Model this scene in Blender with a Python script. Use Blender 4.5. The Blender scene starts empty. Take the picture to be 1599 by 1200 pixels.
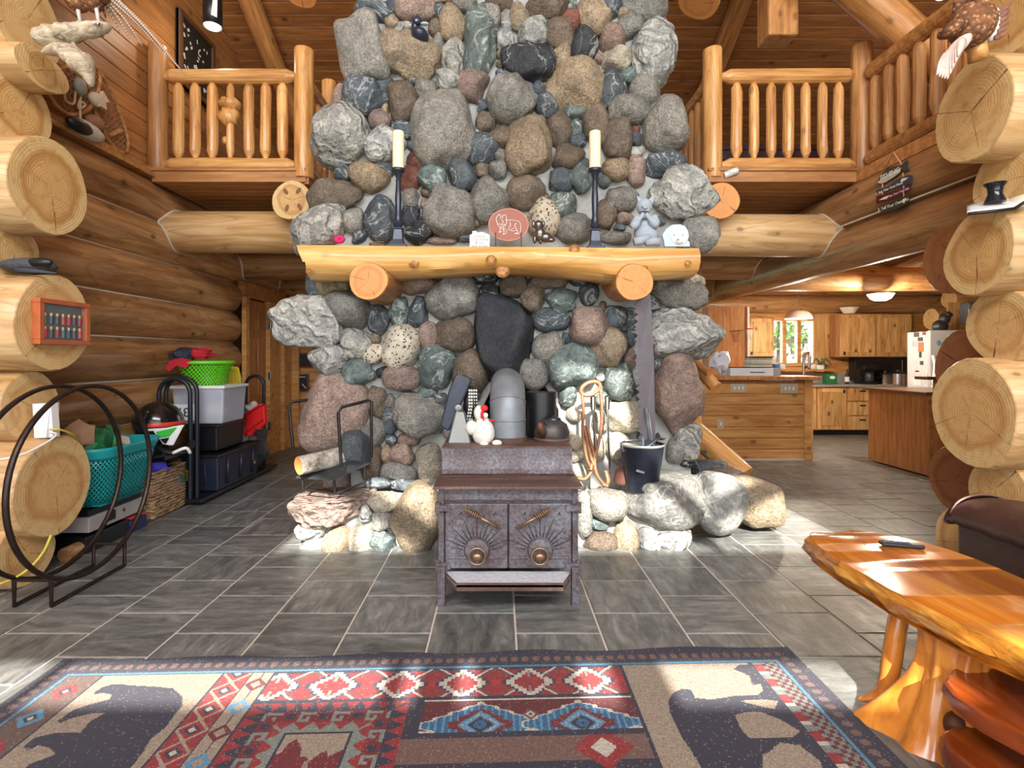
import bpy, bmesh, math, random
import numpy as np
from mathutils import Matrix, Vector, Euler
from mathutils.geometry import tessellate_polygon
random.seed(7)
PI = math.pi
scene = bpy.context.scene
COL = scene.collection

# ------------------------------------------------------------------ camera
F, CU, CV, H = 844.0, 778.0, 558.0, 1.42     # focal length in pixels, vanishing point, eye height
cd = bpy.data.cameras.new('camera'); cam = bpy.data.objects.new('camera', cd); COL.objects.link(cam)
cam.location = (0, 0, H); cam.rotation_euler = (PI / 2, 0, 0)
cd.sensor_width = 36; cd.lens = F / 1599 * 36
cd.shift_x = (799.5 - CU) / 1599; cd.shift_y = -(600 - CV) / 1599
cd.clip_start = 0.05; cd.clip_end = 200
scene.camera = cam

# ------------------------------------------------------------------ world, sun, exposure
w = bpy.data.worlds.new('world'); scene.world = w; w.use_nodes = True
bg = w.node_tree.nodes['Background']; bg.inputs[0].default_value = (0.80, 0.90, 1.0, 1); bg.inputs[1].default_value = 2.0
sd = bpy.data.lights.new('sun', 'SUN'); sd.energy = 19; sd.angle = math.radians(0.6); sd.color = (1, 0.95, 0.86)
sun = bpy.data.objects.new('sun', sd); COL.objects.link(sun); sun.rotation_euler = (math.radians(55), 0, 0)
# daylight arriving through the tall window wall behind the camera
ad = bpy.data.lights.new('window_daylight', 'AREA'); ad.shape = 'RECTANGLE'; ad.size = 10.5; ad.size_y = 2.8
ad.energy = 240; ad.color = (0.98, 0.99, 1.0)
al = bpy.data.objects.new('window_daylight', ad); COL.objects.link(al)
al.location = (0, -2.8, 1.75); al.rotation_euler = (PI / 2, 0, 0)
ud = bpy.data.lights.new('gable_daylight', 'AREA'); ud.shape = 'RECTANGLE'; ud.size = 9.0; ud.size_y = 2.4; ud.energy = 1050; ud.color = (0.98, 0.99, 1.0)
ul = bpy.data.objects.new('gable_daylight', ud); COL.objects.link(ul); ul.location = (0.3, -2.8, 5.6); ul.rotation_euler = (PI / 2 - 0.12, 0, 0)
vs = scene.view_settings
vs.view_transform = 'Standard'; vs.look = 'None'; vs.gamma = 1; vs.use_curve_mapping = False
vs.exposure = 0.0
scene.cycles.max_bounces = 6; scene.cycles.diffuse_bounces = 4; scene.cycles.glossy_bounces = 3
scene.cycles.sample_clamp_indirect = 6

# ------------------------------------------------------------------ helpers
def P(u, v, d):
    return Vector(((u - CU) / F * d, d, H - (v - CV) / F * d))
def PX(X, u, v):          # point seen at pixel (u, v) on the plane x = X
    d = X * F / (u - CU); return P(u, v, d)
def PF(u, v, z=0.0):      # point seen at pixel (u, v) on the level z
    d = (H - z) * F / (v - CV); return P(u, v, d)
def lin(c):
    return tuple(((x / 255) / 12.92 if x / 255 <= 0.04045 else ((x / 255 + 0.055) / 1.055) ** 2.4) for x in c)
def rgba(c): return (*lin(c), 1)

def link(name, me, parent=None, mat=None):
    o = bpy.data.objects.new(name, me); COL.objects.link(o)
    if mat is not None and me is not None and len(me.materials) == 0:
        for m in (mat if isinstance(mat, (list, tuple)) else [mat]): me.materials.append(m)
    if parent is not None: setp(o, parent)
    return o
ROOTLOC = {}
def wloc(o):
    v = Vector(o.location)
    return v
def setp(o, p):
    o.parent = p
    # roots carry only a translation: keep the child's coordinates in world space
    t = Vector((0, 0, 0)); q = p
    if p.type == 'EMPTY': t = Vector(p.location)
    else: 
        o.matrix_parent_inverse = p.matrix_basis.inverted()
        return
    o.matrix_parent_inverse = Matrix.Translation(-t)
def thing(name, label, cat, loc=(0, 0, 0), group=None, kind=None):
    o = bpy.data.objects.new(name, None); COL.objects.link(o); o.location = loc; o.empty_display_size = 0.1
    tag(o, label, cat, group, kind); return o
def tag(o, label=None, cat=None, group=None, kind=None):
    if label: o['label'] = label
    if cat: o['category'] = cat
    if group: o['group'] = group
    if kind: o['kind'] = kind
    return o
def struct(name, label=None):
    o = bpy.data.objects.new(name, None); COL.objects.link(o); o['kind'] = 'structure'
    if label: o['label'] = label
    return o

class MB:
    def __init__(s): s.v = []; s.f = []; s.m = []
    def add(s, vs, fs, m=0):
        n = len(s.v); s.v += [tuple(q) for q in vs]; s.f += [tuple(i + n for i in f) for f in fs]; s.m += [m] * len(fs); return s
    def box(s, c, d, m=0, rot=None, taper=1.0):
        c = Vector(c); vs = []
        for z in (-1, 1):
            t = taper if z > 0 else 1
            for x, y in ((-1, -1), (1, -1), (1, 1), (-1, 1)):
                q = Vector((x * d[0] / 2 * t, y * d[1] / 2 * t, z * d[2] / 2))
                if rot is not None: q = rot @ q
                vs.append(c + q)
        return s.add(vs, [(3, 2, 1, 0), (4, 5, 6, 7), (0, 1, 5, 4), (1, 2, 6, 5), (2, 3, 7, 6), (3, 0, 4, 7)], m)
    def tube(s, pts, r, n=8, m=0, cap=True, closed=False, flat=1.0):
        pts = [Vector(p) for p in pts]; k = len(pts)
        rs = r if isinstance(r, (list, tuple)) else [r] * k
        vs = []; up = None
        for i in range(k):
            if closed: t = pts[(i + 1) % k] - pts[i - 1]
            else: t = pts[min(i + 1, k - 1)] - pts[max(i - 1, 0)]
            if t.length < 1e-9: t = Vector((0, 0, 1))
            t.normalize()
            if up is None:
                a = Vector((0, 0, 1)) if abs(t.z) < 0.9 else Vector((1, 0, 0))
                up = (a - t * a.dot(t)).normalized()
            else:
                up = up - t * up.dot(t)
                up = up.normalized() if up.length > 1e-6 else t.orthogonal().normalized()
            sd_ = t.cross(up)
            for j in range(n):
                a = 2 * PI * j / n
                vs.append(pts[i] + (sd_ * math.cos(a) + up * math.sin(a) * flat) * rs[i])
        fs = []
        for i in range(k if closed else k - 1):
            i2 = (i + 1) % k
            for j in range(n):
                fs.append((i * n + j, i * n + (j + 1) % n, i2 * n + (j + 1) % n, i2 * n + j))
        if cap and not closed:
            fs.append(tuple(reversed(range(n)))); fs.append(tuple((k - 1) * n + j for j in range(n)))
        return s.add(vs, fs, m)
    def lathe(s, c, prof, n=20, m=0, ax='z', sx=1.0, sy=1.0):
        c = Vector(c); vs = []
        for r, z in prof:
            for j in range(n):
                a = 2 * PI * j / n; q = (r * math.cos(a) * sx, r * math.sin(a) * sy, z)
                if ax == 'y': q = (q[0], q[2], q[1])
                if ax == 'x': q = (q[2], q[0], q[1])
                vs.append(c + Vector(q))
        k = len(prof); fs = []
        for i in range(k - 1):
            for j in range(n):
                fs.append((i * n + j, i * n + (j + 1) % n, (i + 1) * n + (j + 1) % n, (i + 1) * n + j))
        fs.append(tuple(reversed(range(n)))); fs.append(tuple((k - 1) * n + j for j in range(n)))
        return s.add(vs, fs, m)
    def prism(s, pts, d, m=0):
        pts = [Vector(p) for p in pts]; d = Vector(d); n = len(pts)
        tris = tessellate_polygon([pts])
        fs = [tuple(t) for t in tris] + [tuple(i + n for i in reversed(t)) for t in tris]
        fs += [(i, (i + 1) % n, (i + 1) % n + n, i + n) for i in range(n)]
        return s.add(pts + [p + d for p in pts], fs, m)
    def ell(s, c, r, m=0, n=12, k=8, rot=None, fn=None):
        c = Vector(c); vs = []; fs = []
        if not isinstance(r, (tuple, list)): r = (r, r, r)
        for i in range(k + 1):
            th = PI * i / k
            for j in range(n):
                a = 2 * PI * j / n
                q = Vector((r[0] * math.sin(th) * math.cos(a), r[1] * math.sin(th) * math.sin(a), r[2] * math.cos(th)))
                if fn: q = fn(q)
                if rot is not None: q = rot @ q
                vs.append(c + q)
        for i in range(k):
            for j in range(n):
                fs.append((i * n + j, (i + 1) * n + j, (i + 1) * n + (j + 1) % n, i * n + (j + 1) % n))
        return s.add(vs, fs, m)
    def grid(s, fn, nu, nv, m=0):
        vs = [fn(i / nu, j / nv) for j in range(nv + 1) for i in range(nu + 1)]
        fs = [(j * (nu + 1) + i, j * (nu + 1) + i + 1, (j + 1) * (nu + 1) + i + 1, (j + 1) * (nu + 1) + i) for j in range(nv) for i in range(nu)]
        return s.add(vs, fs, m)
    def build(s, name, mat, parent=None, smooth=False, bevel=0, fix=True, thick=0):
        me = bpy.data.meshes.new(name); me.from_pydata(s.v, [], s.f); me.update()
        mats = mat if isinstance(mat, (list, tuple)) else [mat]
        for x in mats: me.materials.append(x)
        if len(mats) > 1: me.polygons.foreach_set('material_index', s.m)
        if fix:
            bm = bmesh.new(); bm.from_mesh(me)
            bmesh.ops.remove_doubles(bm, verts=bm.verts, dist=1e-5)
            bmesh.ops.recalc_face_normals(bm, faces=bm.faces); bm.to_mesh(me); bm.free()
        if smooth: smooth_mesh(me, smooth)
        o = link(name, me, parent)
        if thick:
            md = o.modifiers.new('solid', 'SOLIDIFY'); md.thickness = thick; md.offset = 0
        if bevel:
            md = o.modifiers.new('bevel', 'BEVEL'); md.width = bevel; md.segments = 2; md.limit_method = 'ANGLE'; md.angle_limit = 0.6
        return o
def smooth_mesh(me, ang=True):
    me.polygons.foreach_set('use_smooth', [True] * len(me.polygons))
    if ang is not True:
        bm = bmesh.new(); bm.from_mesh(me)
        for e in bm.edges:
            if len(e.link_faces) == 2 and e.calc_face_angle(0) > ang: e.smooth = False
        bm.to_mesh(me); bm.free()
def bez(p0, p1, p2, p3, n=12):
    p0, p1, p2, p3 = map(Vector, (p0, p1, p2, p3)); out = []
    for i in range(n + 1):
        t = i / n; out.append(p0 * (1 - t) ** 3 + p1 * 3 * t * (1 - t) ** 2 + p2 * 3 * t * t * (1 - t) + p3 * t ** 3)
    return out
def spline(pts, n=8):
    pts = [Vector(p) for p in pts]; out = []
    for i in range(len(pts) - 1):
        a = pts[max(i - 1, 0)]; b = pts[i]; c = pts[i + 1]; d = pts[min(i + 2, len(pts) - 1)]
        for k in range(n):
            t = k / n
            out.append(0.5 * ((2 * b) + (c - a) * t + (2 * a - 5 * b + 4 * c - d) * t * t + (-a + 3 * b - 3 * c + d) * t ** 3))
    out.append(pts[-1]); return out
def basis(xdir, zdir):
    x = Vector(xdir).normalized(); z = Vector(zdir); z = (z - x * z.dot(x)).normalized(); y = z.cross(x)
    return Matrix((x, y, z)).transposed()

# ------------------------------------------------------------------ materials
class NT:
    def __init__(s, name):
        s.mat = bpy.data.materials.new(name); s.mat.use_nodes = True; s.t = s.mat.node_tree; s.n = s.t.nodes
        s.bsdf = s.n['Principled BSDF']
    def node(s, typ, **kw):
        x = s.n.new(typ)
        for k, v in kw.items():
            if k.startswith('i_'): 
                key = k[2:]; key = int(key) if key.isdigit() else key.replace('_', ' ')
                s.setin(x.inputs[key], v)
            else: setattr(x, k, v)
        return x
    def setin(s, inp, v):
        if isinstance(v, bpy.types.NodeSocket): s.t.links.new(v, inp)
        else: inp.default_value = v
    def math(s, op, a, b=0.0, c=0.0):
        x = s.n.new('ShaderNodeMath'); x.operation = op; s.setin(x.inputs[0], a); s.setin(x.inputs[1], b); s.setin(x.inputs[2], c); return x.outputs[0]
    def coord(s, out='Object', scale=(1, 1, 1), rnd=True):
        tc = s.n.new('ShaderNodeTexCoord'); v = tc.outputs[out]
        if rnd:
            oi = s.n.new('ShaderNodeObjectInfo'); r = s.math('MULTIPLY', oi.outputs['Random'], 57.0)
            a = s.n.new('ShaderNodeVectorMath'); a.operation = 'ADD'; s.setin(a.inputs[0], v); s.setin(a.inputs[1], r); v = a.outputs[0]
        m = s.n.new('ShaderNodeVectorMath'); m.operation = 'MULTIPLY'; s.setin(m.inputs[0], v); m.inputs[1].default_value = scale
        return m.outputs[0]
    def noise(s, vec, scale=5, detail=4, rough=0.55, dist=0.0):
        x = s.node('ShaderNodeTexNoise'); s.setin(x.inputs['Vector'], vec)
        x.inputs['Scale'].default_value = scale; x.inputs['Detail'].default_value = detail
        x.inputs['Roughness'].default_value = rough; x.inputs['Distortion'].default_value = dist
        return x.outputs[0]
    def voro(s, vec, scale=5, feature='F1', rnd=1.0):
        x = s.node('ShaderNodeTexVoronoi', feature=feature); s.setin(x.inputs['Vector'], vec); x.inputs['Scale'].default_value = scale
        x.inputs['Randomness'].default_value = rnd; return x.outputs[0]
    def ramp(s, fac, stops):
        x = s.n.new('ShaderNodeValToRGB'); s.setin(x.inputs[0], fac); e = x.color_ramp.elements
        while len(e) < len(stops): e.new(0.5)
        for q, (p, c) in zip(e, stops):
            q.position = p; q.color = (*c, 1) if len(c) == 3 else c
        return x.outputs[0]
    def mix(s, fac, a, b, mode='MIX'):
        x = s.n.new('ShaderNodeMix'); x.data_type = 'RGBA'; x.blend_type = mode
        s.setin(x.inputs[0], fac)
        for i, q in ((6, a), (7, b)):
            s.setin(x.inputs[i], (*q, 1) if isinstance(q, tuple) and len(q) == 3 else q)
        return x.outputs[2]
    def bump(s, h, strength=0.3, dist=0.01):
        b = s.node('ShaderNodeBump'); b.inputs['Strength'].default_value = strength; b.inputs['Distance'].default_value = dist
        s.setin(b.inputs['Height'], h); s.t.links.new(b.outputs[0], s.bsdf.inputs['Normal'])
    def out(s, color=None, rough=None, metal=None, coat=None, spec=None):
        if color is not None: s.setin(s.bsdf.inputs['Base Color'], (*color, 1) if isinstance(color, tuple) and len(color) == 3 else color)
        if rough is not None: s.setin(s.bsdf.inputs['Roughness'], rough)
        if metal is not None: s.bsdf.inputs['Metallic'].default_value = metal
        if coat is not None: s.bsdf.inputs['Coat Weight'].default_value = coat; s.bsdf.inputs['Coat Roughness'].default_value = 0.12
        if spec is not None: s.bsdf.inputs['Specular IOR Level'].default_value = spec
        return s.mat
_pc = {}
def plain(c, rough=0.5, metal=0.0, var=0.12, scale=14, coat=0.0, name=None):
    key = (c, rough, metal, var, scale, coat)
    if key in _pc: return _pc[key]
    t = NT(name or 'finish_%d' % len(_pc)); v = t.coord(rnd=False); n = t.noise(v, scale, 4)
    a = lin(c); col = t.ramp(n, [(0.25, tuple(x * (1 - var) for x in a)), (0.75, tuple(min(1, x * (1 + var)) for x in a))])
    _pc[key] = t.out(col, rough, metal, coat); return _pc[key]
def wood(name, dark, mid, light, rough=0.45, coat=0.15, grain=9.0, knots=0.5, figure=0.5, along='x', val=0.16, spec=0.4):
    t = NT(name)
    sc = {'x': (0.7, 1, 1), 'y': (1, 0.7, 1), 'z': (1, 1, 0.7)}[along]
    st = {'x': (0.10, 1, 1), 'y': (1, 0.10, 1), 'z': (1, 1, 0.10)}[along]
    v = t.coord(scale=sc); g = t.coord(scale=st)
    n1 = t.noise(g, grain * 2.2, 5, 0.6, 0.4)
    col = t.ramp(n1, [(0.33, lin(dark)), (0.5, lin(mid)), (0.67, lin(light))])
    # cathedral figure: thin darker contour lines of a slow, stretched noise
    n2 = t.noise(t.coord(scale=tuple(q * (0.45 if q < 0.2 else 1) * 3.2 if q < 0.2 else q for q in st)), 2.6, 2, 0.5, 0.6)
    fr = t.math('FRACT', t.math('MULTIPLY', n2, 16.0))
    ln = t.ramp(fr, [(0.0, (1, 1, 1)), (0.30, (0, 0, 0))])
    col = t.mix(t.math('MULTIPLY', ln, figure), col, tuple(x * 0.55 for x in lin(dark)))
    if knots:
        d = t.voro(t.coord(scale=tuple(0.6 if q < 0.2 else 1 for q in st)), 4.6)
        k = t.ramp(d, [(0.10, (1, 1, 1)), (0.118, (0.3, 0.3, 0.3)), (0.2, (0, 0, 0))])
        col = t.mix(t.math('MULTIPLY', k, knots), col, tuple(x * 0.16 for x in lin(dark)))
    oi = t.node('ShaderNodeObjectInfo')
    hs = t.node('ShaderNodeHueSaturation'); t.setin(hs.inputs['Color'], col)
    t.setin(hs.inputs['Value'], t.math('ADD', t.math('MULTIPLY', oi.outputs['Random'], val * 2), 1 - val))
    big = t.noise(v, 1.1, 2)
    col = t.mix(0.22, hs.outputs[0], t.ramp(big, [(0.3, lin(dark)), (0.7, lin(light))]))
    t.bump(n1, 0.25, 0.004)
    return t.out(col, rough, 0, coat, spec)
M = {}
M['log'] = wood('peeled_log', (124, 82, 46), (172, 124, 78), (200, 156, 108), grain=6, knots=0.8, figure=0.5)
M['log_pale'] = wood('pale_log', (170, 124, 74), (202, 162, 110), (220, 188, 142), grain=6, knots=0.7, figure=0.5)
M['rail'] = wood('rail_pole', (158, 100, 46), (204, 146, 82), (226, 176, 112), grain=8, knots=0.6, figure=0.35, coat=0.25)
M['rail_z'] = wood('rail_pole_upright', (158, 100, 46), (204, 146, 82), (226, 176, 112), grain=8, knots=0.6, figure=0.35, coat=0.25, along='z')
M['rail_dark_z'] = wood('rail_pole_dark_upright', (132, 84, 44), (174, 120, 68), (200, 148, 92), grain=8, knots=0.6, figure=0.35, along='z')
M['rail_dark'] = wood('rail_pole_dark', (132, 84, 44), (174, 120, 68), (200, 148, 92), grain=8, knots=0.6, figure=0.35)
M['plank'] = wood('amber_plank', coat=0.0, dark=(134, 84, 44), mid=(164, 110, 62), light=(186, 132, 80), grain=8, knots=0.8, figure=0.3, val=0.2)
M['ceil'] = wood('ceiling_board', (112, 68, 36), (140, 90, 48), (160, 108, 62), grain=8, knots=0.85, figure=0.2, val=0.18, rough=0.5)
M['soffit'] = wood('soffit_board', (140, 90, 50), (172, 118, 70), (194, 142, 90), grain=8, knots=0.5, figure=0.2, val=0.12)
M['bar'] = wood('bar_board', (170, 114, 58), (206, 150, 88), (222, 172, 110), grain=8, knots=0.8, figure=0.3, val=0.1)
M['pine'] = wood('knotty_pine', (162, 110, 58), (208, 162, 102), (228, 190, 134), grain=7, knots=0.95, figure=0.35, along='z', val=0.2)
M['door'] = wood('fir_door', (146, 90, 50), (180, 120, 74), (198, 140, 92), grain=9, knots=0.0, figure=0.25, along='z', val=0.06)
M['oak'] = wood('oak_panel', (156, 98, 52), (190, 130, 76), (208, 150, 96), grain=11, knots=0.0, figure=0.2, along='z', val=0.05)
M['mantel'] = wood('mantel_wood', (178, 120, 56), (208, 156, 84), (228, 188, 120), grain=5, knots=0.35, figure=0.35, coat=0.35, val=0.02)
M['table'] = wood('varnished_slab', (166, 78, 12), (204, 114, 24), (226, 150, 54), grain=5, knots=0.0, figure=0.35, along='y', coat=0.9, rough=0.22, val=0.03)
M['table_edge'] = wood('live_edge', (120, 58, 10), (200, 122, 32), (238, 178, 80), grain=16, knots=0.6, figure=0.7, along='y', coat=0.8, rough=0.3, val=0.03)
M['shelf'] = wood('red_slab', (112, 46, 14), (142, 62, 20), (168, 84, 34), grain=5, knots=0.3, figure=0.2, along='y', coat=0.8, rough=0.25, val=0.03)
M['root'] = wood('root_wood', (176, 96, 28), (206, 126, 46), (224, 154, 70), grain=6, knots=0.4, figure=0.25, along='z', coat=0.8, rough=0.25, val=0.03)

def log_end(name, rim, body, dark, crack=0.8):
    t = NT(name); tc = t.node('ShaderNodeTexCoord'); sp = t.node('ShaderNodeSeparateXYZ'); t.setin(sp.inputs[0], tc.outputs['Object'])
    y, z = sp.outputs[1], sp.outputs[2]
    rr = t.math('SQRT', t.math('ADD', t.math('MULTIPLY', y, y), t.math('MULTIPLY', z, z)))
    oi = t.node('ShaderNodeObjectInfo'); rad = oi.outputs['Alpha']            # object colour alpha carries the log's radius
    q = t.math('DIVIDE', rr, rad)
    v = t.coord(); n = t.noise(v, 4.5, 4, 0.6); nf = t.noise(v, 26, 3)
    qn = t.math('ADD', q, t.math('MULTIPLY', t.math('SUBTRACT', n, 0.5), 0.45))
    col = t.ramp(qn, [(0.1, lin(body)), (0.5, lin(body)), (0.68, lin(dark)), (0.8, lin(rim)), (1.0, lin(rim))])
    col = t.mix(t.math('MULTIPLY', t.math('FRACT', t.math('MULTIPLY', oi.outputs['Random'], 7.3)), 0.8), col, lin(rim))
    bl = t.noise(v, 9, 6, 0.7, 1.5); col = t.mix(t.math('MULTIPLY', t.ramp(bl, [(0.48, (0, 0, 0)), (0.68, (1, 1, 1))]), 0.55), col, lin(dark))
    rings = t.math('SINE', t.math('MULTIPLY', t.math('ADD', rr, t.math('MULTIPLY', n, 0.05)), 330.0))
    col = t.mix(t.math('MULTIPLY', t.math('GREATER_THAN', rings, 0.55), 0.10), col, lin(dark))
    col = t.mix(0.3, col, t.ramp(nf, [(0.3, lin(dark)), (0.7, lin(rim))]), 'SOFT_LIGHT')
    # drying checks: a few dark radial splits of uneven length
    an = t.math('DIVIDE', t.math('ARCTAN2', z, y), 2 * PI)
    an = t.math('ADD', an, t.math('ADD', t.math('MULTIPLY', oi.outputs['Random'], 3.0), t.math('MULTIPLY', n, 0.05)))
    an = t.math('ADD', an, t.math('MULTIPLY', t.math('SINE', t.math('ADD', t.math('MULTIPLY', an, 6.2832), t.math('MULTIPLY', oi.outputs['Random'], 40.0))), 0.09))
    k = t.math('FRACT', t.math('MULTIPLY', an, 4.0)); k = t.math('ABSOLUTE', t.math('SUBTRACT', k, 0.5))
    wob = t.noise(t.coord(scale=(9, 9, 9)), 1.0, 2)
    wdt = t.math('DIVIDE', 0.009, t.math('ADD', rr, 0.02))
    ck = t.math('LESS_THAN', k, t.math('MULTIPLY', wdt, t.math('SUBTRACT', wob, 0.40)))
    col = t.mix(t.math('MULTIPLY', ck, crack), col, tuple(x * 0.18 for x in lin(dark)))
    t.bump(t.math('ADD', rings, t.math('MULTIPLY', nf, 3)), 0.12, 0.003)
    return t.out(col, 0.6)
M['log_end'] = log_end('log_end_grain', (216, 188, 138), (206, 168, 112), (176, 126, 70))
M['log_end_brown'] = log_end('log_end_brown', (164, 114, 70), (154, 102, 58), (130, 82, 46))
M['log_end_orange'] = log_end('log_end_orange', (214, 156, 96), (208, 148, 92), (194, 130, 76))

def stone_mat(name, kind):
    t = NT(name); oi = t.node('ShaderNodeObjectInfo'); base = oi.outputs['Color']
    v = t.coord(); n = t.noise(v, 6, 6, 0.68, 0.6); f = t.noise(v, 70, 3, 0.7); mid = t.noise(v, 26, 4, 0.7)
    col = t.mix(1.0, base, t.ramp(n, [(0.25, (0.52, 0.53, 0.55)), (0.5, (0.95, 0.95, 0.95)), (0.75, (1.5, 1.46, 1.38))]), 'MULTIPLY')
    if kind == 'granite':
        col = t.mix(0.5, col, t.ramp(f, [(0.36, (0.08, 0.08, 0.08)), (0.5, (0.5, 0.5, 0.5)), (0.66, (0.9, 0.88, 0.84))]), 'OVERLAY')
        col = t.mix(0.3, col, t.ramp(mid, [(0.35, (0.15, 0.15, 0.16)), (0.65, (0.82, 0.8, 0.76))]), 'OVERLAY')
        h = t.math('ADD', t.math('MULTIPLY', f, 0.6), mid)
    elif kind == 'vein':
        vv = t.noise(v, 3.2, 3, 0.6, 1.4); ln = t.math('ABSOLUTE', t.math('SUBTRACT', vv, 0.5))
        col = t.mix(t.ramp(ln, [(0.004, (0.4, 0.4, 0.4)), (0.018, (0, 0, 0))]), col, lin((205, 205, 198)))
        col = t.mix(0.5, col, t.ramp(mid, [(0.35, (0.12, 0.12, 0.12)), (0.65, (0.8, 0.8, 0.8))]), 'OVERLAY')
        h = t.math('ADD', n, mid)
    else:
        wv = t.node('ShaderNodeTexWave', wave_type='BANDS', bands_direction='DIAGONAL'); t.setin(wv.inputs['Vector'], v)
        wv.inputs['Scale'].default_value = 3.2; wv.inputs['Distortion'].default_value = 14; wv.inputs['Detail'].default_value = 3; wv.inputs['Detail Scale'].default_value = 1.6
        col = t.mix(0.45, col, t.ramp(wv.outputs[0], [(0.1, (0.3, 0.3, 0.31)), (0.5, (0.52, 0.52, 0.51)), (0.9, (0.74, 0.73, 0.71))]), 'OVERLAY')
        col = t.mix(0.4, col, t.ramp(f, [(0.35, (0.1, 0.1, 0.1)), (0.65, (0.85, 0.85, 0.85))]), 'OVERLAY')
        h = t.math('ADD', wv.outputs[0], mid)
    t.bump(h, 0.85, 0.02)
    return t.out(col, 0.55, 0, None, 0.45)
for k_ in ('granite', 'vein', 'band'): M[k_] = stone_mat('stone_' + k_, k_)
def porous():
    t = NT('stone_porous'); oi = t.node('ShaderNodeObjectInfo'); v = t.coord(); d = t.voro(v, 40); n = t.noise(v, 14, 4)
    hole = t.ramp(t.math('ADD', d, t.math('MULTIPLY', n, 0.25)), [(0.36, (1, 1, 1)), (0.44, (0, 0, 0))])
    col = t.mix(hole, t.mix(0.5, oi.outputs['Color'], t.ramp(n, [(0.3, lin((150, 135, 110))), (0.7, lin((222, 214, 196)))])), lin((52, 48, 44)))
    t.bump(t.math('SUBTRACT', 1.0, hole), 0.8, 0.02); return t.out(col, 0.8)
M['porous'] = porous()
M['mortar'] = plain((150, 150, 146), 0.9, var=0.14, scale=30)
M['chink'] = plain((196, 184, 166), 0.85, var=0.06)

def slate():
    t = NT('slate_tile'); v = t.coord('Object'); st = t.coord('Object', (1.0, 3.4, 1))
    n = t.noise(st, 4.2, 10, 0.72, 0.5); b = t.noise(v, 1.4, 2); s2 = t.noise(t.coord('Object', (5, 1.2, 1)), 3, 5, 0.6, 0.8)
    col = t.ramp(n, [(0.3, lin((76, 79, 80))), (0.46, lin((110, 112, 111))), (0.6, lin((138, 139, 136))), (0.74, lin((186, 186, 182)))])
    col = t.mix(0.35, col, t.ramp(b, [(0.3, lin((92, 84, 76))), (0.7, lin((122, 126, 124)))]), 'SOFT_LIGHT')
    oi = t.node('ShaderNodeObjectInfo'); hs = t.node('ShaderNodeHueSaturation'); t.setin(hs.inputs['Color'], col)
    t.setin(hs.inputs['Value'], t.math('ADD', t.math('MULTIPLY', oi.outputs['Random'], 0.3), 0.84))
    t.bump(t.math('ADD', n, s2), 0.28, 0.006)
    return t.out(hs.outputs[0], t.ramp(s2, [(0.3, (0.3,) * 3), (0.7, (0.48,) * 3)]), 0, None, 0.5)
M['slate'] = slate()
M['grout'] = plain((196, 188, 176), 0.9, var=0.1, scale=20)
def iron():
    t = NT('rusted_iron'); v = t.coord(rnd=False); n = t.noise(v, 5, 5, 0.65, 0.5); f = t.noise(v, 60, 3, 0.7)
    col = t.ramp(n, [(0.25, lin((78, 62, 60))), (0.45, lin((96, 86, 88))), (0.6, lin((108, 106, 112))), (0.8, lin((136, 137, 144)))])
    col = t.mix(0.6, col, t.ramp(f, [(0.36, (0.12, 0.08, 0.08)), (0.6, (0.6, 0.6, 0.62))]), 'OVERLAY')
    t.bump(f, 0.35, 0.003); return t.out(col, 0.5, 0.1)
M['iron'] = iron()
def rust():
    t = NT('brown_rust'); v = t.coord(rnd=False); n = t.noise(t.coord(scale=(0.5, 2, 2), rnd=False), 7, 5, 0.6, 0.6); f = t.noise(v, 70, 3)
    col = t.ramp(n, [(0.3, lin((80, 58, 52))), (0.5, lin((100, 76, 68))), (0.75, lin((126, 108, 100)))])
    col = t.mix(0.4, col, t.ramp(f, [(0.35, (0.2, 0.18, 0.18)), (0.65, (0.7, 0.68, 0.66))]), 'OVERLAY')
    t.bump(f, 0.3, 0.003); return t.out(col, 0.6, 0.2)
M['rust'] = rust()
def leather():
    t = NT('brown_leather'); v = t.coord(rnd=False); n = t.noise(v, 3, 3); f = t.voro(v, 160); wr = t.noise(v, 11, 4, 0.6, 1.0)
    col = t.ramp(n, [(0.3, lin((58, 36, 32))), (0.7, lin((86, 58, 52)))])
    t.bump(t.math('ADD', t.math('MULTIPLY', f, 0.25), wr), 0.3, 0.006); return t.out(col, 0.36, 0, None, 0.5)
M['leather'] = leather()
M['steel_black'] = plain((44, 40, 40), 0.45, 0.6, 0.25, 30)
M['black'] = plain((22, 23, 26), 0.4, 0, 0.15)
M['soot'] = plain((16, 15, 15), 0.9)
M['white'] = plain((232, 232, 230), 0.5, 0, 0.03)
M['cream'] = plain((230, 218, 180), 0.5, 0, 0.04)
M['chrome'] = plain((190, 190, 192), 0.22, 1.0, 0.05)
M['pewter'] = plain((120, 118, 116), 0.3, 0.9, 0.25, 60)
M['galv'] = plain((124, 130, 136), 0.45, 0.25, 0.25, 9)
M['brass'] = plain((150, 122, 92), 0.35, 0.7, 0.25, 40)
M['bluegrey'] = plain((46, 52, 66), 0.32, 0.3, 0.2, 20)
M['greystone'] = plain((150, 160, 170), 0.7, 0, 0.1, 30)
def clear(name, col, alpha, rough=0.25):
    t = NT(name); m = t.out(lin(col), rough); t.bsdf.inputs['Alpha'].default_value = alpha; return m
M['clear'] = clear('clear_plastic', (206, 212, 228), 0.62)
M['pane'] = clear('window_glass', (220, 230, 230), 0.08, 0.05)
def emit(name, c, s):
    t = NT(name); t.out(lin(c), 0.4); t.bsdf.inputs['Emission Color'].default_value = rgba(c); t.bsdf.inputs['Emission Strength'].default_value = s; return t.mat
M['glow'] = emit('lit_glass', (255, 244, 226), 3.0)
M['glow_soft'] = emit('frosted_shade', (255, 248, 236), 0.9)

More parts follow.
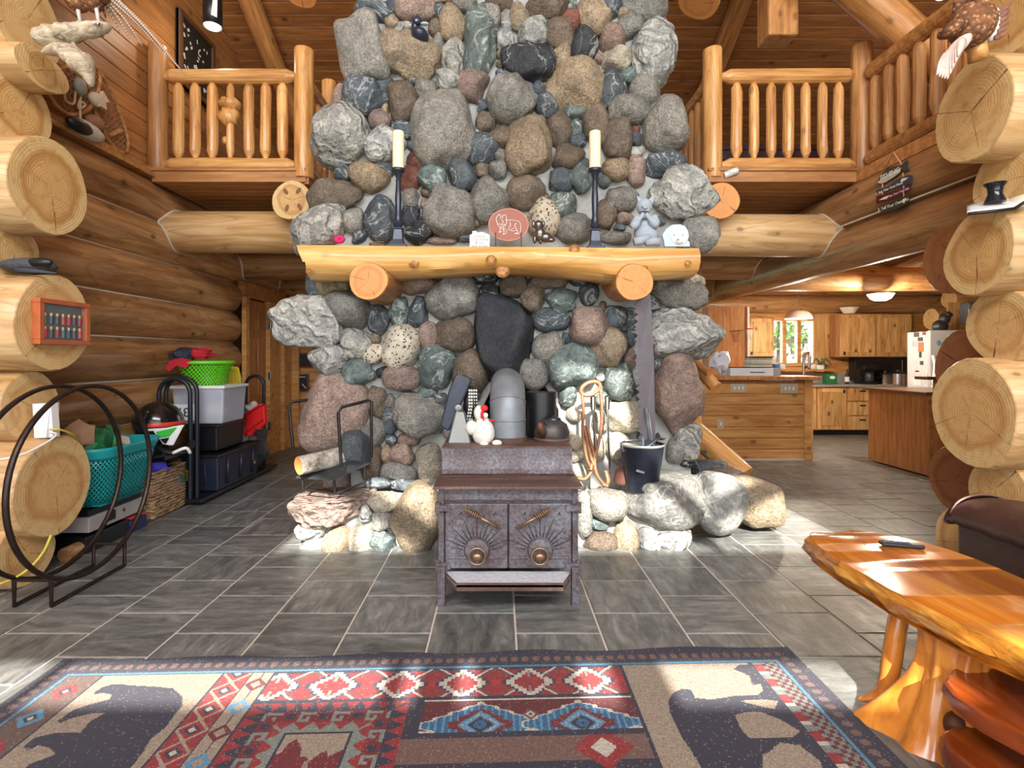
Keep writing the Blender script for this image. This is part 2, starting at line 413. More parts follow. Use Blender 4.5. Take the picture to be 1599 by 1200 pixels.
# ------------------------------------------------------------------ logs and boards
def log(name, p0, p1, r0, r1=None, mats=None, parent=None, n=26, seg=8, wob=0.03, up=(0, 0, 1), ex=(1, 1), seed=None, egg=0.0):
    r1 = r0 if r1 is None else r1; mats = mats or [M['log'], M['log_end']]
    p0 = Vector(p0); p1 = Vector(p1); L = (p1 - p0).length
    rnd = random.Random(seed if seed is not None else hash((round(p0.x, 2), round(p0.y, 2), round(p0.z, 2))) & 0xffff)
    ph = [rnd.uniform(0, 6.28) for _ in range(4)]
    xs = [0.0, min(0.012, L * 0.1)] + [L * i / seg for i in range(1, seg)] + [L - min(0.012, L * 0.1), L]
    vs = []; fs = []; ms = []
    for i, x in enumerate(xs):
        t = x / L; r = r0 + (r1 - r0) * t
        if i in (0, len(xs) - 1): r *= 0.965
        for j in range(n):
            a = 2 * PI * j / n
            q = r * (1 + wob * math.sin(2 * a + ph[0]) + wob * 0.6 * math.sin(3 * a + ph[1] + x * 0.8) + wob * 0.4 * math.sin(5 * a + ph[2]) + wob * 0.5 * math.sin(x * 2.1 + ph[3]) + egg * math.cos(a - ph[1]) * math.sin(a))
            vs.append((x, q * math.cos(a) * ex[0], q * math.sin(a) * ex[1]))
    k = len(xs)
    for i in range(k - 1):
        for j in range(n):
            fs.append((i * n + j, i * n + (j + 1) % n, (i + 1) * n + (j + 1) % n, (i + 1) * n + j)); ms.append(0)
    fs.append(tuple(reversed(range(n)))); ms.append(1); fs.append(tuple((k - 1) * n + j for j in range(n))); ms.append(1)
    me = bpy.data.meshes.new(name); me.from_pydata(vs, [], fs)
    for m in mats: me.materials.append(m)
    me.polygons.foreach_set('material_index', ms); 
    me.polygons.foreach_set('use_smooth', [m == 0 for m in ms]); me.update()
    o = link(name, me, None)
    o.matrix_basis = Matrix.Translation(p0) @ basis(p1 - p0, up if abs((p1 - p0).normalized().z) < 0.95 else (0, 1, 0)).to_4x4()
    o.color = (1, 1, 1, max(r0, r1))
    if parent is not None: setp(o, parent)
    return o
_pl = {}
def plank(name, p0, p1, width, thick, normal, mat, parent, chamfer=0.007):
    p0 = Vector(p0); p1 = Vector(p1); L = (p1 - p0).length
    key = (round(L, 3), round(width, 4), round(thick, 4), mat.name, chamfer)
    if key not in _pl:
        c = chamfer; h = width / 2 - 0.0008
        pr = [(-h, -thick), (-h, -c), (-h + c, 0), (h - c, 0), (h, -c), (h, -thick)]
        vs = [(x, y, z) for x in (-L / 2, L / 2) for y, z in pr]
        fs = [(i, (i + 1) % 6, (i + 1) % 6 + 6, i + 6) for i in range(6)] + [(5, 4, 3, 2, 1, 0), (6, 7, 8, 9, 10, 11)]
        me = bpy.data.meshes.new(name); me.from_pydata(vs, [], fs); me.materials.append(mat); me.update()
        bm = bmesh.new(); bm.from_mesh(me); bmesh.ops.recalc_face_normals(bm, faces=bm.faces); bm.to_mesh(me); bm.free()
        _pl[key] = me
    o = link(name, _pl[key])
    o.matrix_basis = Matrix.Translation((p0 + p1) / 2) @ basis(p1 - p0, normal).to_4x4()
    if parent is not None: setp(o, parent)
    return o

# ------------------------------------------------------------------ floor
floor = MB().box((1.0, 3.6, -0.0515), (15, 14, 0.1)).build('floor', M['grout'])
tag(floor, 'grey slate tile floor with pale grout lines', kind='structure')
TW = 0.4375
def tile_mesh():
    g = 0.0042; h = TW / 2 - g; c = 0.004
    vs = [(-h, -h, -0.012), (h, -h, -0.012), (h, h, -0.012), (-h, h, -0.012), (-h, -h, -0.004), (h, -h, -0.004), (h, h, -0.004), (-h, h, -0.004),
          (-h + c, -h + c, 0), (h - c, -h + c, 0), (h - c, h - c, 0), (-h + c, h - c, 0)]
    fs = [(0, 1, 5, 4), (1, 2, 6, 5), (2, 3, 7, 6), (3, 0, 4, 7), (4, 5, 9, 8), (5, 6, 10, 9), (6, 7, 11, 10), (7, 4, 8, 11), (8, 9, 10, 11)]
    me = bpy.data.meshes.new('tile'); me.from_pydata(vs, [], fs); me.materials.append(M['slate']); me.update(); return me
tm = tile_mesh(); far_tiles = MB()
for i in range(-15, 20):
    x = 0.09 + TW * (i + 0.5); off = 0.0 if i % 2 == 0 else 0.2187
    for j in range(-12, 18):
        y = 2.775 + off + TW * (j + 0.5)
        if -1.2 < x < 1.15 and y > 4.4: continue
        near = x > -3.3 and (y < 6.3 or (y < 8.3 and (-3.4 < x < -1.6 or 2.0 < x < 5.4))) and -3.5 < x < 4.7 and y > 1.6
        covered = -1.75 < x < 1.15 and y < 2.25
        if near and not covered and not (x < -3.2 and y > 3.8) and not (y < 3.0 and x > 2.6):
            o = link('tile', tm); o.location = (x, y, 0.002); o.rotation_euler = (0, 0, random.choice((0, PI / 2, PI, -PI / 2))); setp(o, floor)
        elif y > -2.9 and y < 10.2 and not covered:
            n = len(far_tiles.v); far_tiles.add([(a[0] + x, a[1] + y, a[2] + 0.0015) for a in [v.co for v in tm.vertices]], [tuple(p.vertices) for p in tm.polygons])
ft = far_tiles.build('tile_field', M['slate'], floor, fix=False); ft['kind'] = 'stuff'

# ------------------------------------------------------------------ walls around the camera and shell (window wall behind, closed roof)
wf = struct('wall_front', 'log window wall with tall glazing')
def wbox(x0, x1, z0, z1, name='panel'): MB().box(((x0 + x1) / 2, -3.0, (z0 + z1) / 2), (x1 - x0, 0.2, z1 - z0)).build(name, M['plank'], wf)
wbox(-6.6, 9, 3.15, 3.57); wbox(-6.6, 9, 3.92, 4.78); wbox(-6.6, 9, 6.5, 8.0); wbox(-6.6, 9, -0.1, 0.25)
for a, b in ((-6.6, -2.35), (-0.5, -0.41), (-0.35, -0.17), (-0.10, 0.36), (0.50, 0.74), (2.75, 9)): wbox(a, b, 3.57, 3.92)  # unseen strips, gaps shaped to let slivers of sun onto the rug
for a, b in ((-6.6, -1.62), (-0.46, 0.5), (2.7, 9)): wbox(a, b, 4.78, 6.5)
wbox(-1.62, -0.46, 5.62, 6.5); wbox(1.05, 2.7, 5.72, 6.5)
for x in (-6.2, -3.2, 0, 3.2, 6.2): wbox(x - 0.15, x + 0.15, 0.25, 3.15, 'post')
wbox(6.3, 9, 0.25, 3.15)
for x in (-1.98, 1.62): wbox(x - 0.03, x + 0.03, 3.57, 3.92, 'muntin')
for x in (-1.05, 1.05, 1.62): wbox(x - 0.03, x + 0.03, 4.78, 6.5, 'muntin')
for xa, xb, za, zb_ in ((-1.62, -0.46, 5.75, 4.9), (0.5, 1.62, 6.0, 5.0), (1.62, 2.7, 5.2, 5.8)):
    MB().tube([(xa, -3.0, za), (xb, -3.0, zb_)], 0.09, 8).build('shadow_bar', M['log'], wf)  # unseen diagonal bars added to throw slanting shadows on the hearth
MB().box((0, -4.9, 3.3), (14, 3.8, 0.12)).build('sun_block_slab', M['plank'], wf)  # unseen slab outside, added to keep sun out of the lower openings
sb = struct('wall_side'); MB().box((-6.6, 0.4, 3.9), (0.2, 6.8, 8)).build('panel', M['plank'], sb)
MB().box((9.0, 3.6, 3.9), (0.2, 13.4, 8)).build('panel', M['plank'], sb)
gr = MB().box((0, -12, -0.25), (60, 17.5, 0.1)).build('ground', plain((140, 150, 110), 0.9), None); tag(gr, 'lawn outside the window wall', kind='structure')

# ------------------------------------------------------------------ ceiling: slope falling to the back, boards across, rafters along
ceil = struct('ceiling', 'sloping tongue and groove board ceiling on log rafters')
def zc(y): return 5.9 - 0.5 * (y - 6.36)
sl = Vector((0, 1, -0.5)).normalized(); nrm = Vector((0, -0.5, -1)).normalized()
y = 5.6; k = 0
while y < 9.4:
    plank('board', (-3.6, y, zc(y)), (8.9, y, zc(y)), 0.152, 0.02, nrm, M['ceil'], ceil, 0.006); y += 0.152 * sl.y
MB().grid(lambda a, b: (-6.6 + 15.6 * a, 3.0 + 7.6 * b, zc(3.0 + 7.6 * b) + 0.06), 1, 1).build('roof_deck', M['ceil'], ceil, thick=0.05)
MB().box((1.2, -0.05, zc(3.0) + 0.06), (15.6, 6.3, 0.06)).build('roof_deck', M['ceil'], ceil)
rl = [M['rail_dark'], M['log_end_brown']]
for X, y0, y1 in ((-2.98, 4.5, 9.6), (2.92, 4.6, 9.6)):
    log('rafter', (X, y0, zc(y0) - 0.15), (X, y1, zc(y1) - 0.15), 0.125, mats=rl, parent=ceil)
for uu, vv, dd, rr_, dv in ((470, -6, 5.6, 0.15, (0.12, 0.35, 1.4)), (1090, 6, 5.5, 0.2, (0.55, 0.2, 1.4))):
    p_ = P(uu, vv, dd); log('purlin', p_, p_ + Vector(dv), rr_, mats=[M['rail'], M['log_end_orange']], parent=ceil)
MB().box((2.84, 5.5, 5.6), (0.30, 0.26, 1.94)).build('king_post', M['rail_dark_z'], ceil, bevel=0.02)
log('brace', (2.95, 5.0, 5.15), (4.9, 5.0, 3.42), 0.17, mats=rl, parent=ceil)

# ------------------------------------------------------------------ left log wall
wl = struct('wall_left', 'long wall of stacked peeled logs')
zb = [0.0, 0.39, 0.79, 1.20, 1.61, 2.005, 2.41, 2.80, 3.20]
for i in range(8):
    z = (zb[i] + zb[i + 1]) / 2; far = 7.13 if i < 6 else 9.8
    log('log', (-3.6, 3.3, z), (-3.6, far, z), 0.228, 0.222, mats=[M['log'], M['log']], parent=wl, wob=0.015, seg=12, seed=i + 20)
ck = MB()
for z in zb[1:8]: ck.tube([(-3.492, 3.6, z), (-3.496, 7.05, z)], 0.012, 6)
ck.build('chinking', M['chink'], wl, smooth=True)
for z in range(18):
    zz = 3.34 + z * 0.165
    plank('plank', (-3.5, 2.9, zz), (-3.5, 9.4, zz), 0.165, 0.02, (1, 0, 0), M['plank'], wl)
MB().box((-3.56, 6.1, 4.8), (0.06, 6.8, 3.4)).build('backing', M['plank'], wl)
MB().box((-3.44, 6.2, 3.21), (0.12, 6.2, 0.035)).build('ledge', M['rail_dark'], wl, bevel=0.006)
MB().box((-3.44, 6.2, 3.245), (0.05, 6.2, 0.09)).build('ledge_trim', M['rail_dark'], wl)
MB().box((-3.4, 8.2, 2.32), (0.1, 2.1, 0.2)).build('door_header', M['plank'], wl)
MB().box((-3.68, 8.6, 1.6), (0.06, 3.2, 3.2)).build('backing', M['plank'], wl)
MB().box((-3.36, 7.19, 1.1), (0.06, 0.09, 2.24)).build('casing', M['bar'], wl); MB().box((-3.36, 8.06, 1.1), (0.08, 0.40, 2.24)).build('casing', M['bar'], wl)
MB().box((-3.31, 8.42, 1.1), (0.1, 0.34, 2.24)).build('casing', M['bar'], wl)
dr = struct('door_1', 'brown panelled wooden door with black hinges')
MB().box((-3.40, 7.54, 1.1), (0.045, 0.62, 2.2)).build('door_slab', M['door'], dr)
for z, h in ((0.45, 0.6), (1.28, 0.8), (1.95, 0.28)):
    for y in (7.39, 7.69): MB().box((-3.375, y, z), (0.012, 0.2, h)).build('door_panel', M['door'], dr, bevel=0.005)
for z in (0.42, 1.15, 1.88): MB().box((-3.325, 7.86, z), (0.02, 0.05, 0.11)).tube([(-3.31, 7.86, z - 0.055), (-3.31, 7.86, z + 0.055)], 0.012).build('hinge', M['pewter'], dr)

# short return walls of crossing logs whose cut ends face the room
wsl = struct('wall_front_left', 'cut ends of crossing logs in the left corner')
LP = [M['log_pale'], M['log_end']]
for X, Y, z, R, e in ((-3.0, 3.48, 4.2, 0.3, (1, 1)), (-3.03, 3.48, 3.6, 0.285, (1, 1)), (-2.93, 3.48, 3.27, 0.15, (1.5, 0.8)), (-3.08, 3.48, 3.01, 0.25, (1, 1)), (-2.88, 3.48, 2.517, 0.315, (1, 1)), (-3.13, 3.5, 2.09, 0.19, (1, 1)), (-2.85, 3.48, 1.638, 0.31, (1, 1)),
                 (-3.0, 3.48, 1.10, 0.225, (1, 1)), (-2.85, 3.48, 0.587, 0.318, (1, 1)), (-2.93, 3.36, 0.2, 0.205, (1.1, 1))):
    log('log', (X, Y, z), (-6.6, Y, z), R, mats=LP, parent=wsl, ex=e, wob=0.028, seed=int(z * 100))
wsr = struct('wall_front_right', 'cut ends of crossing logs in the right corner')
for X, Y, z, R, e in ((3.25, 3.45, 3.63, 0.31, (1, 1)), (3.02, 3.45, 2.99, 0.315, (0.9, 1.04)), (3.24, 3.48, 2.55, 0.22, (1, 1)), (3.08, 3.48, 2.09, 0.265, (1, 1)), (3.24, 3.5, 1.62, 0.245, (1, 1)),
                 (3.06, 3.5, 1.06, 0.33, (1, 1.0)), (3.22, 3.5, 0.57, 0.19, (1.1, 1)), (3.0, 3.5, 0.22, 0.225, (1, 1))):
    log('log', (X, Y, z), (6.6, Y, z), R, mats=LP, parent=wsr, ex=e, wob=0.035, seed=int(z * 100) + 5, egg=0.05)
for X, z, R in ((3.42, 2.19, 0.29), (3.50, 1.36, 0.27), (3.46, 0.49, 0.27)):
    log('log', (X, 4.08, z), (6.6, 4.08, z), R, mats=[M['log'], M['log_end_brown']], parent=wsr, seed=int(z * 100))  # rear ends take a browner end grain, their shade painted in

# ------------------------------------------------------------------ loft floor on log beams
lf = struct('loft_floor', 'loft floor of boards carried by log beams')
BM = [M['log'], M['log_end']]
log('beam', (3.6, 3.5, 2.93), (3.6, 9.9, 2.93), 0.215, 0.205, parent=lf, mats=BM, wob=0.015, seg=12, seed=3)
log('beam', (3.6, 3.5, 2.53), (3.6, 9.9, 2.53), 0.215, 0.21, parent=lf, mats=BM, wob=0.015, seg=12, seed=4)
BP = [M['log_pale'], M['log_end']]
log('beam', (-3.5, 5.72, 2.745), (3.55, 5.72, 2.70), 0.215, 0.22, parent=lf, mats=BP, wob=0.012, seg=12, seed=5)
log('beam', (-3.5, 7.3, 2.66), (3.55, 7.3, 2.66), 0.19, parent=lf, mats=BM, wob=0.012, seg=12, seed=6)
log('beam', (-3.5, 8.55, 2.58), (3.55, 8.7, 2.58), 0.19, parent=lf, mats=BM, wob=0.012, seg=12, seed=7)
log('beam', (3.6, 7.5, 2.50), (8.9, 7.5, 2.50), 0.165, parent=lf, mats=BM, wob=0.012, seg=12, seed=8)
log('joist', (-2.02, 5.28, 2.955), (-2.02, 8.4, 2.955), 0.195, parent=lf, mats=[M['rail_dark'], M['log_end']], seed=11)
log('joist', (2.19, 5.3, 2.955), (2.19, 8.4, 2.955), 0.18, parent=lf, mats=[M['rail'], M['log_end_orange']], seed=12)
log('joist', (5.1, 4.3, 2.86), (6.9, 9.6, 2.86), 0.12, parent=lf, mats=BM, seed=13)
for u_, v_, rt in ((446, 299, 0.9), (466, 298, -0.9), (448, 325, -0.4), (468, 323, 0.6)):
    q_ = P(u_, v_, 5.278); MB().ell((q_.x, 5.278, q_.z), (0.018, 0.004, 0.036), rot=Matrix.Rotation(-rt * 0.7, 3, 'Y')).build('knot', plain((120, 84, 50), 0.6), lf, smooth=True)
def chink_ring(Xw, Rw, zws, Yb, zb_, Rb, sgn, name='chinking'):
    pts = []
    for i in range(36):
        a = 2 * PI * i / 36; y_ = Yb + Rb * math.cos(a); z_ = zb_ + Rb * math.sin(a); x = 0
        for zw in zws:
            d2 = Rw * Rw - (z_ - zw) ** 2
            if d2 > 0: x = max(x, math.sqrt(d2))
        pts.append((Xw + sgn * x, y_, z_))
    MB().tube(pts, 0.011, 6, closed=True).build(name, M['chink'], lf, smooth=True)
chink_ring(-3.6, 0.226, (2.605, 3.0), 5.72, 2.745, 0.218, 1); chink_ring(-3.6, 0.226, (2.605, 3.0), 7.3, 2.66, 0.192, 1); chink_ring(-3.6, 0.226, (2.605, 2.21), 8.55, 2.58, 0.192, 1)
chink_ring(3.6, 0.213, (2.53, 2.93), 5.72, 2.70, 0.222, -1); chink_ring(3.6, 0.213, (2.53, 2.93), 7.3, 2.66, 0.192, -1); chink_ring(3.6, 0.213, (2.53, 2.93), 8.7, 2.58, 0.192, -1)
MB().tube([(3.435, 3.7, 2.73), (3.435, 9.5, 2.73)], 0.008, 6).build('chinking', M['chink'], lf, smooth=True)
for s, x0, x1 in ((-1, -3.4, -1.92), (1, 2.1, 3.58)):
    y = 5.43
    while y < 6.9:
        plank('soffit_board', (x0, y, 3.15), (x1, y, 3.15), 0.135, 0.02, (0, 0, -1), M['soffit'], lf); y += 0.135
    MB().box(((x0 + x1) / 2, 5.35, 3.205), (x1 - x0 + 0.04, 0.04, 0.11)).build('fascia', M['soffit'], lf, bevel=0.004)
    MB().box(((x0 + x1) / 2 + 0.0, 5.36, 3.27), (x1 - x0 + 0.06, 0.10, 0.03)).build('fascia_cap', M['rail_dark'], lf, bevel=0.004)
    MB().box(((x0 + x1) / 2, 5.95, 3.215), (x1 - x0, 1.15, 0.08)).build('deck', M['soffit'], lf)
MB().box((-1.90, 6.0, 3.2), (0.05, 1.3, 0.13)).build('fascia', M['soffit'], lf); MB().box((2.08, 6.0, 3.2), (0.05, 1.3, 0.13)).build('fascia', M['soffit'], lf)
MB().box((0, 8.4, 3.21), (7.3, 3.8, 0.09)).build('deck', M['soffit'], lf)
MB().box((6.3, 6.9, 3.2), (5.4, 6.8, 0.1)).build('deck', M['soffit'], lf)
MB().box((3.56, 4.6, 3.2), (0.06, 1.6, 0.12)).build('fascia', M['rail_dark'], lf, bevel=0.004)

# ------------------------------------------------------------------ back wall under the loft and kitchen shell
wb = struct('wall_back', 'board wall under the loft')
for i in range(16):
    plank('plank', (-3.5, 8.62, 0.075 + i * 0.147), (-1.0, 8.62, 0.075 + i * 0.147), 0.147, 0.02, (0, -1, 0), M['bar'], wb)
MB().box((-2.2, 8.68, 1.6), (2.8, 0.06, 3.2)).build('backing', M['plank'], wb)
MB().box((0.7, 6.4, 1.6), (3.4, 0.1, 3.2)).build('backing', M['plank'], wb)
MB().box((-3.22, 8.57, 1.2), (0.14, 0.08, 2.4)).build('casing', M['bar'], wb); MB().box((-2.72, 8.57, 1.2), (0.08, 0.06, 2.4)).build('casing', M['bar'], wb)
wk = struct('wall_kitchen', 'kitchen back wall of pine boards')
KY = 10.3
WX0, WX1, WZ0, WZ1 = 5.12, 6.02, 1.28, 2.14
def kb(x0, x1, z0, z1, name='panel', mat=None): MB().box(((x0 + x1) / 2, KY + 0.1, (z0 + z1) / 2), (x1 - x0, 0.2, z1 - z0)).build(name, mat or M['bar'], wk)
kb(2.3, WX0, 0, 3.2); kb(WX1, 9, 0, 3.2); kb(WX0, WX1, 0, WZ0); kb(WX0, WX1, WZ1, 3.2)
log('log', (2.3, KY - 0.02, 2.42), (8.9, KY - 0.02, 2.42), 0.17, parent=wk, mats=BM, seed=40, wob=0.012)
log('log', (2.3, KY + 0.02, 2.78), (8.9, KY + 0.02, 2.78), 0.2, parent=wk, mats=BM, seed=41, wob=0.012)
for z, R, X in ((2.42, 0.17, 7.75), (2.07, 0.19, 7.45)):
    log('log', (X, 9.3, z), (8.95, 9.3, z), R, parent=wk, mats=[M['log'], M['log_end']], seed=int(50 * z))
win = struct('window_1', 'three-light wooden kitchen window')
for x in (WX0, WX0 + 0.32, WX0 + 0.60, WX1): MB().box((x, KY + 0.02, 1.71), (0.07, 0.1, 0.9)).build('window_post', M['bar'], win)
for z in (WZ0, WZ1): MB().box(((WX0 + WX1) / 2, KY + 0.02, z), (WX1 - WX0 + 0.1, 0.12, 0.06)).build('window_rail', M['bar'], win)
for x in (WX0 + 0.16, WX0 + 0.46, WX0 + 0.75): MB().box((x, KY + 0.06, 1.71), (0.27, 0.006, 0.84)).build('pane', M['pane'], win)
kl = bpy.data.lights.new('kitchen_window_daylight', 'AREA'); kl.shape = 'RECTANGLE'; kl.size = 0.9; kl.size_y = 0.8; kl.energy = 25
klo = bpy.data.objects.new('kitchen_window_daylight', kl); COL.objects.link(klo); klo.location = (5.57, KY + 0.4, 1.71); klo.rotation_euler = (-PI / 2, 0, 0)

# ------------------------------------------------------------------ fieldstone fireplace
FY = 4.45
fp = thing('stone_fireplace', 'huge fireplace and chimney of rounded fieldstones set in grey mortar', 'fireplace', (0, 4.6, 0))
def XZ(u, v, d=FY): p = P(u, v, d); return (p.x, p.z)
outl = [(560, -60), (563, 60), (552, 130), (528, 200), (532, 270), (512, 330), (500, 390), (508, 440), (485, 500), (515, 560), (510, 640), (548, 700), (548, 790)]
outr = [(1080, 790), (1078, 700), (1062, 640), (1052, 580), (1070, 520), (1050, 440), (1078, 370), (1070, 310), (1038, 260), (1032, 200), (1008, 150), (1020, 90), (1012, 0), (1010, -60)]
hole = [(752, 790), (752, 640), (768, 606), (800, 596), (850, 600), (872, 640), (872, 790)]
pts = [XZ(*q) for q in outl] + [XZ(*q) for q in hole] + [XZ(*q) for q in outr]
core = MB().prism([(x, FY, z) for x, z in pts], (0, 1.1, 0)).build('mortar', M['mortar'], fp)
x0, x1 = P(745, 0, FY).x, P(880, 0, FY).x
fb = MB()
fb.box(((x0 + x1) / 2, 4.95, 0.7), (x1 - x0 + 0.1, 0.04, 1.3)).box((x0 - 0.0, 4.72, 0.7), (0.04, 0.5, 1.3)).box((x1, 4.72, 0.7), (0.04, 0.5, 1.3)).box(((x0 + x1) / 2, 4.72, 1.28), (x1 - x0 + 0.1, 0.5, 0.05))
fb.build('firebox', M['soot'], fp)
hb = MB().box((-0.77, 4.27, 0.17), (1.34, 0.42, 0.34)).box((0.88, 4.27, 0.17), (0.84, 0.42, 0.34)).box((0.1, 4.35, 0.06), (1.2, 0.3, 0.12))
hb.build('hearth', M['mortar'], fp)

def icosphere(sub):
    bm = bmesh.new(); bmesh.ops.create_icosphere(bm, subdivisions=sub, radius=1.0)
    v = np.array([q.co[:] for q in bm.verts]); f = np.array([[q.index for q in fa.verts] for fa in bm.faces]); bm.free(); return v, f
ICO = {s: icosphere(s) for s in (3, 4)}
SC = dict(g=(126, 124, 118), l=(148, 148, 143), d=(74, 82, 88), b=(106, 93, 80), t=(142, 126, 104), p=(138, 118, 108), n=(88, 100, 98), k=(40, 43, 48), r=(118, 74, 62), w=(172, 164, 146))
SM = dict(g='granite', l='band', d='vein', b='granite', t='granite', p='granite', n='vein', k='vein', r='granite', w='granite')
SCL = 1.17
def stone(u, v, a, b, key, rot=0, d=FY, mat=None, c=None, shape=None, push=0.12, seed=None, k=None, name='stone', parent=None):
    rg = np.random.RandomState((int(u * 31 + v * 17) if seed is None else seed) % 99991)
    dirs, faces = ICO[4 if max(a, b) > 34 else 3]
    k = k or rg.uniform(2.05, 2.9)
    r = (np.abs(dirs) ** k).sum(1) ** (-1 / k); p = dirs * r[:, None]
    for i in range(8):                                         # worn facets
        nn = rg.normal(size=3); nn /= np.linalg.norm(nn); hgt = rg.uniform(0.70, 0.95)
        pr = p @ nn; p = p - np.outer(np.maximum(0, pr - hgt) * 0.75, nn)
    q = np.ones(len(p))
    for fr, am in ((2.2, 0.06), (4.1, 0.04), (8.5, 0.018), (16, 0.010)):
        w1, w2 = rg.normal(size=3) * fr, rg.normal(size=3) * fr; f1, f2 = rg.uniform(0, 6.28, 2)
        q += am * (np.sin(p @ w1 + f1) + 0.7 * np.sin(p @ w2 + f2))
    p = p * q[:, None]
    if shape: p = shape(p)
    p[:, 0] /= np.abs(p[:, 0]).max(); p[:, 2] /= np.abs(p[:, 2]).max()
    am, bm_ = a / F * d * SCL, b / F * d * SCL
    cm = c if c is not None else min(0.24, 0.85 * min(am, bm_) + 0.02)
    p = p * np.array([am, cm, bm_])
    th = math.radians(rot); x, z = p[:, 0].copy(), p[:, 2].copy()
    p[:, 0] = x * math.cos(th) + z * math.sin(th); p[:, 2] = -x * math.sin(th) + z * math.cos(th)
    me = bpy.data.meshes.new(name); me.from_pydata(p.tolist(), [], faces.tolist())
    me.polygons.foreach_set('use_smooth', [True] * len(faces)); me.update()
    me.materials.append(M[mat or SM[key]])
    o = link(name, me); c0 = P(u, v, d); o.location = (c0.x, d - push * cm, c0.z)
    cc = lin(SC[key]); j = rg.uniform(0.82, 1.18); hsh = rg.uniform(-0.03, 0.03)
    o.color = (cc[0] * j * (1 + hsh), cc[1] * j, cc[2] * j * (1 - hsh), 1)
    setp(o, parent or fp); return o
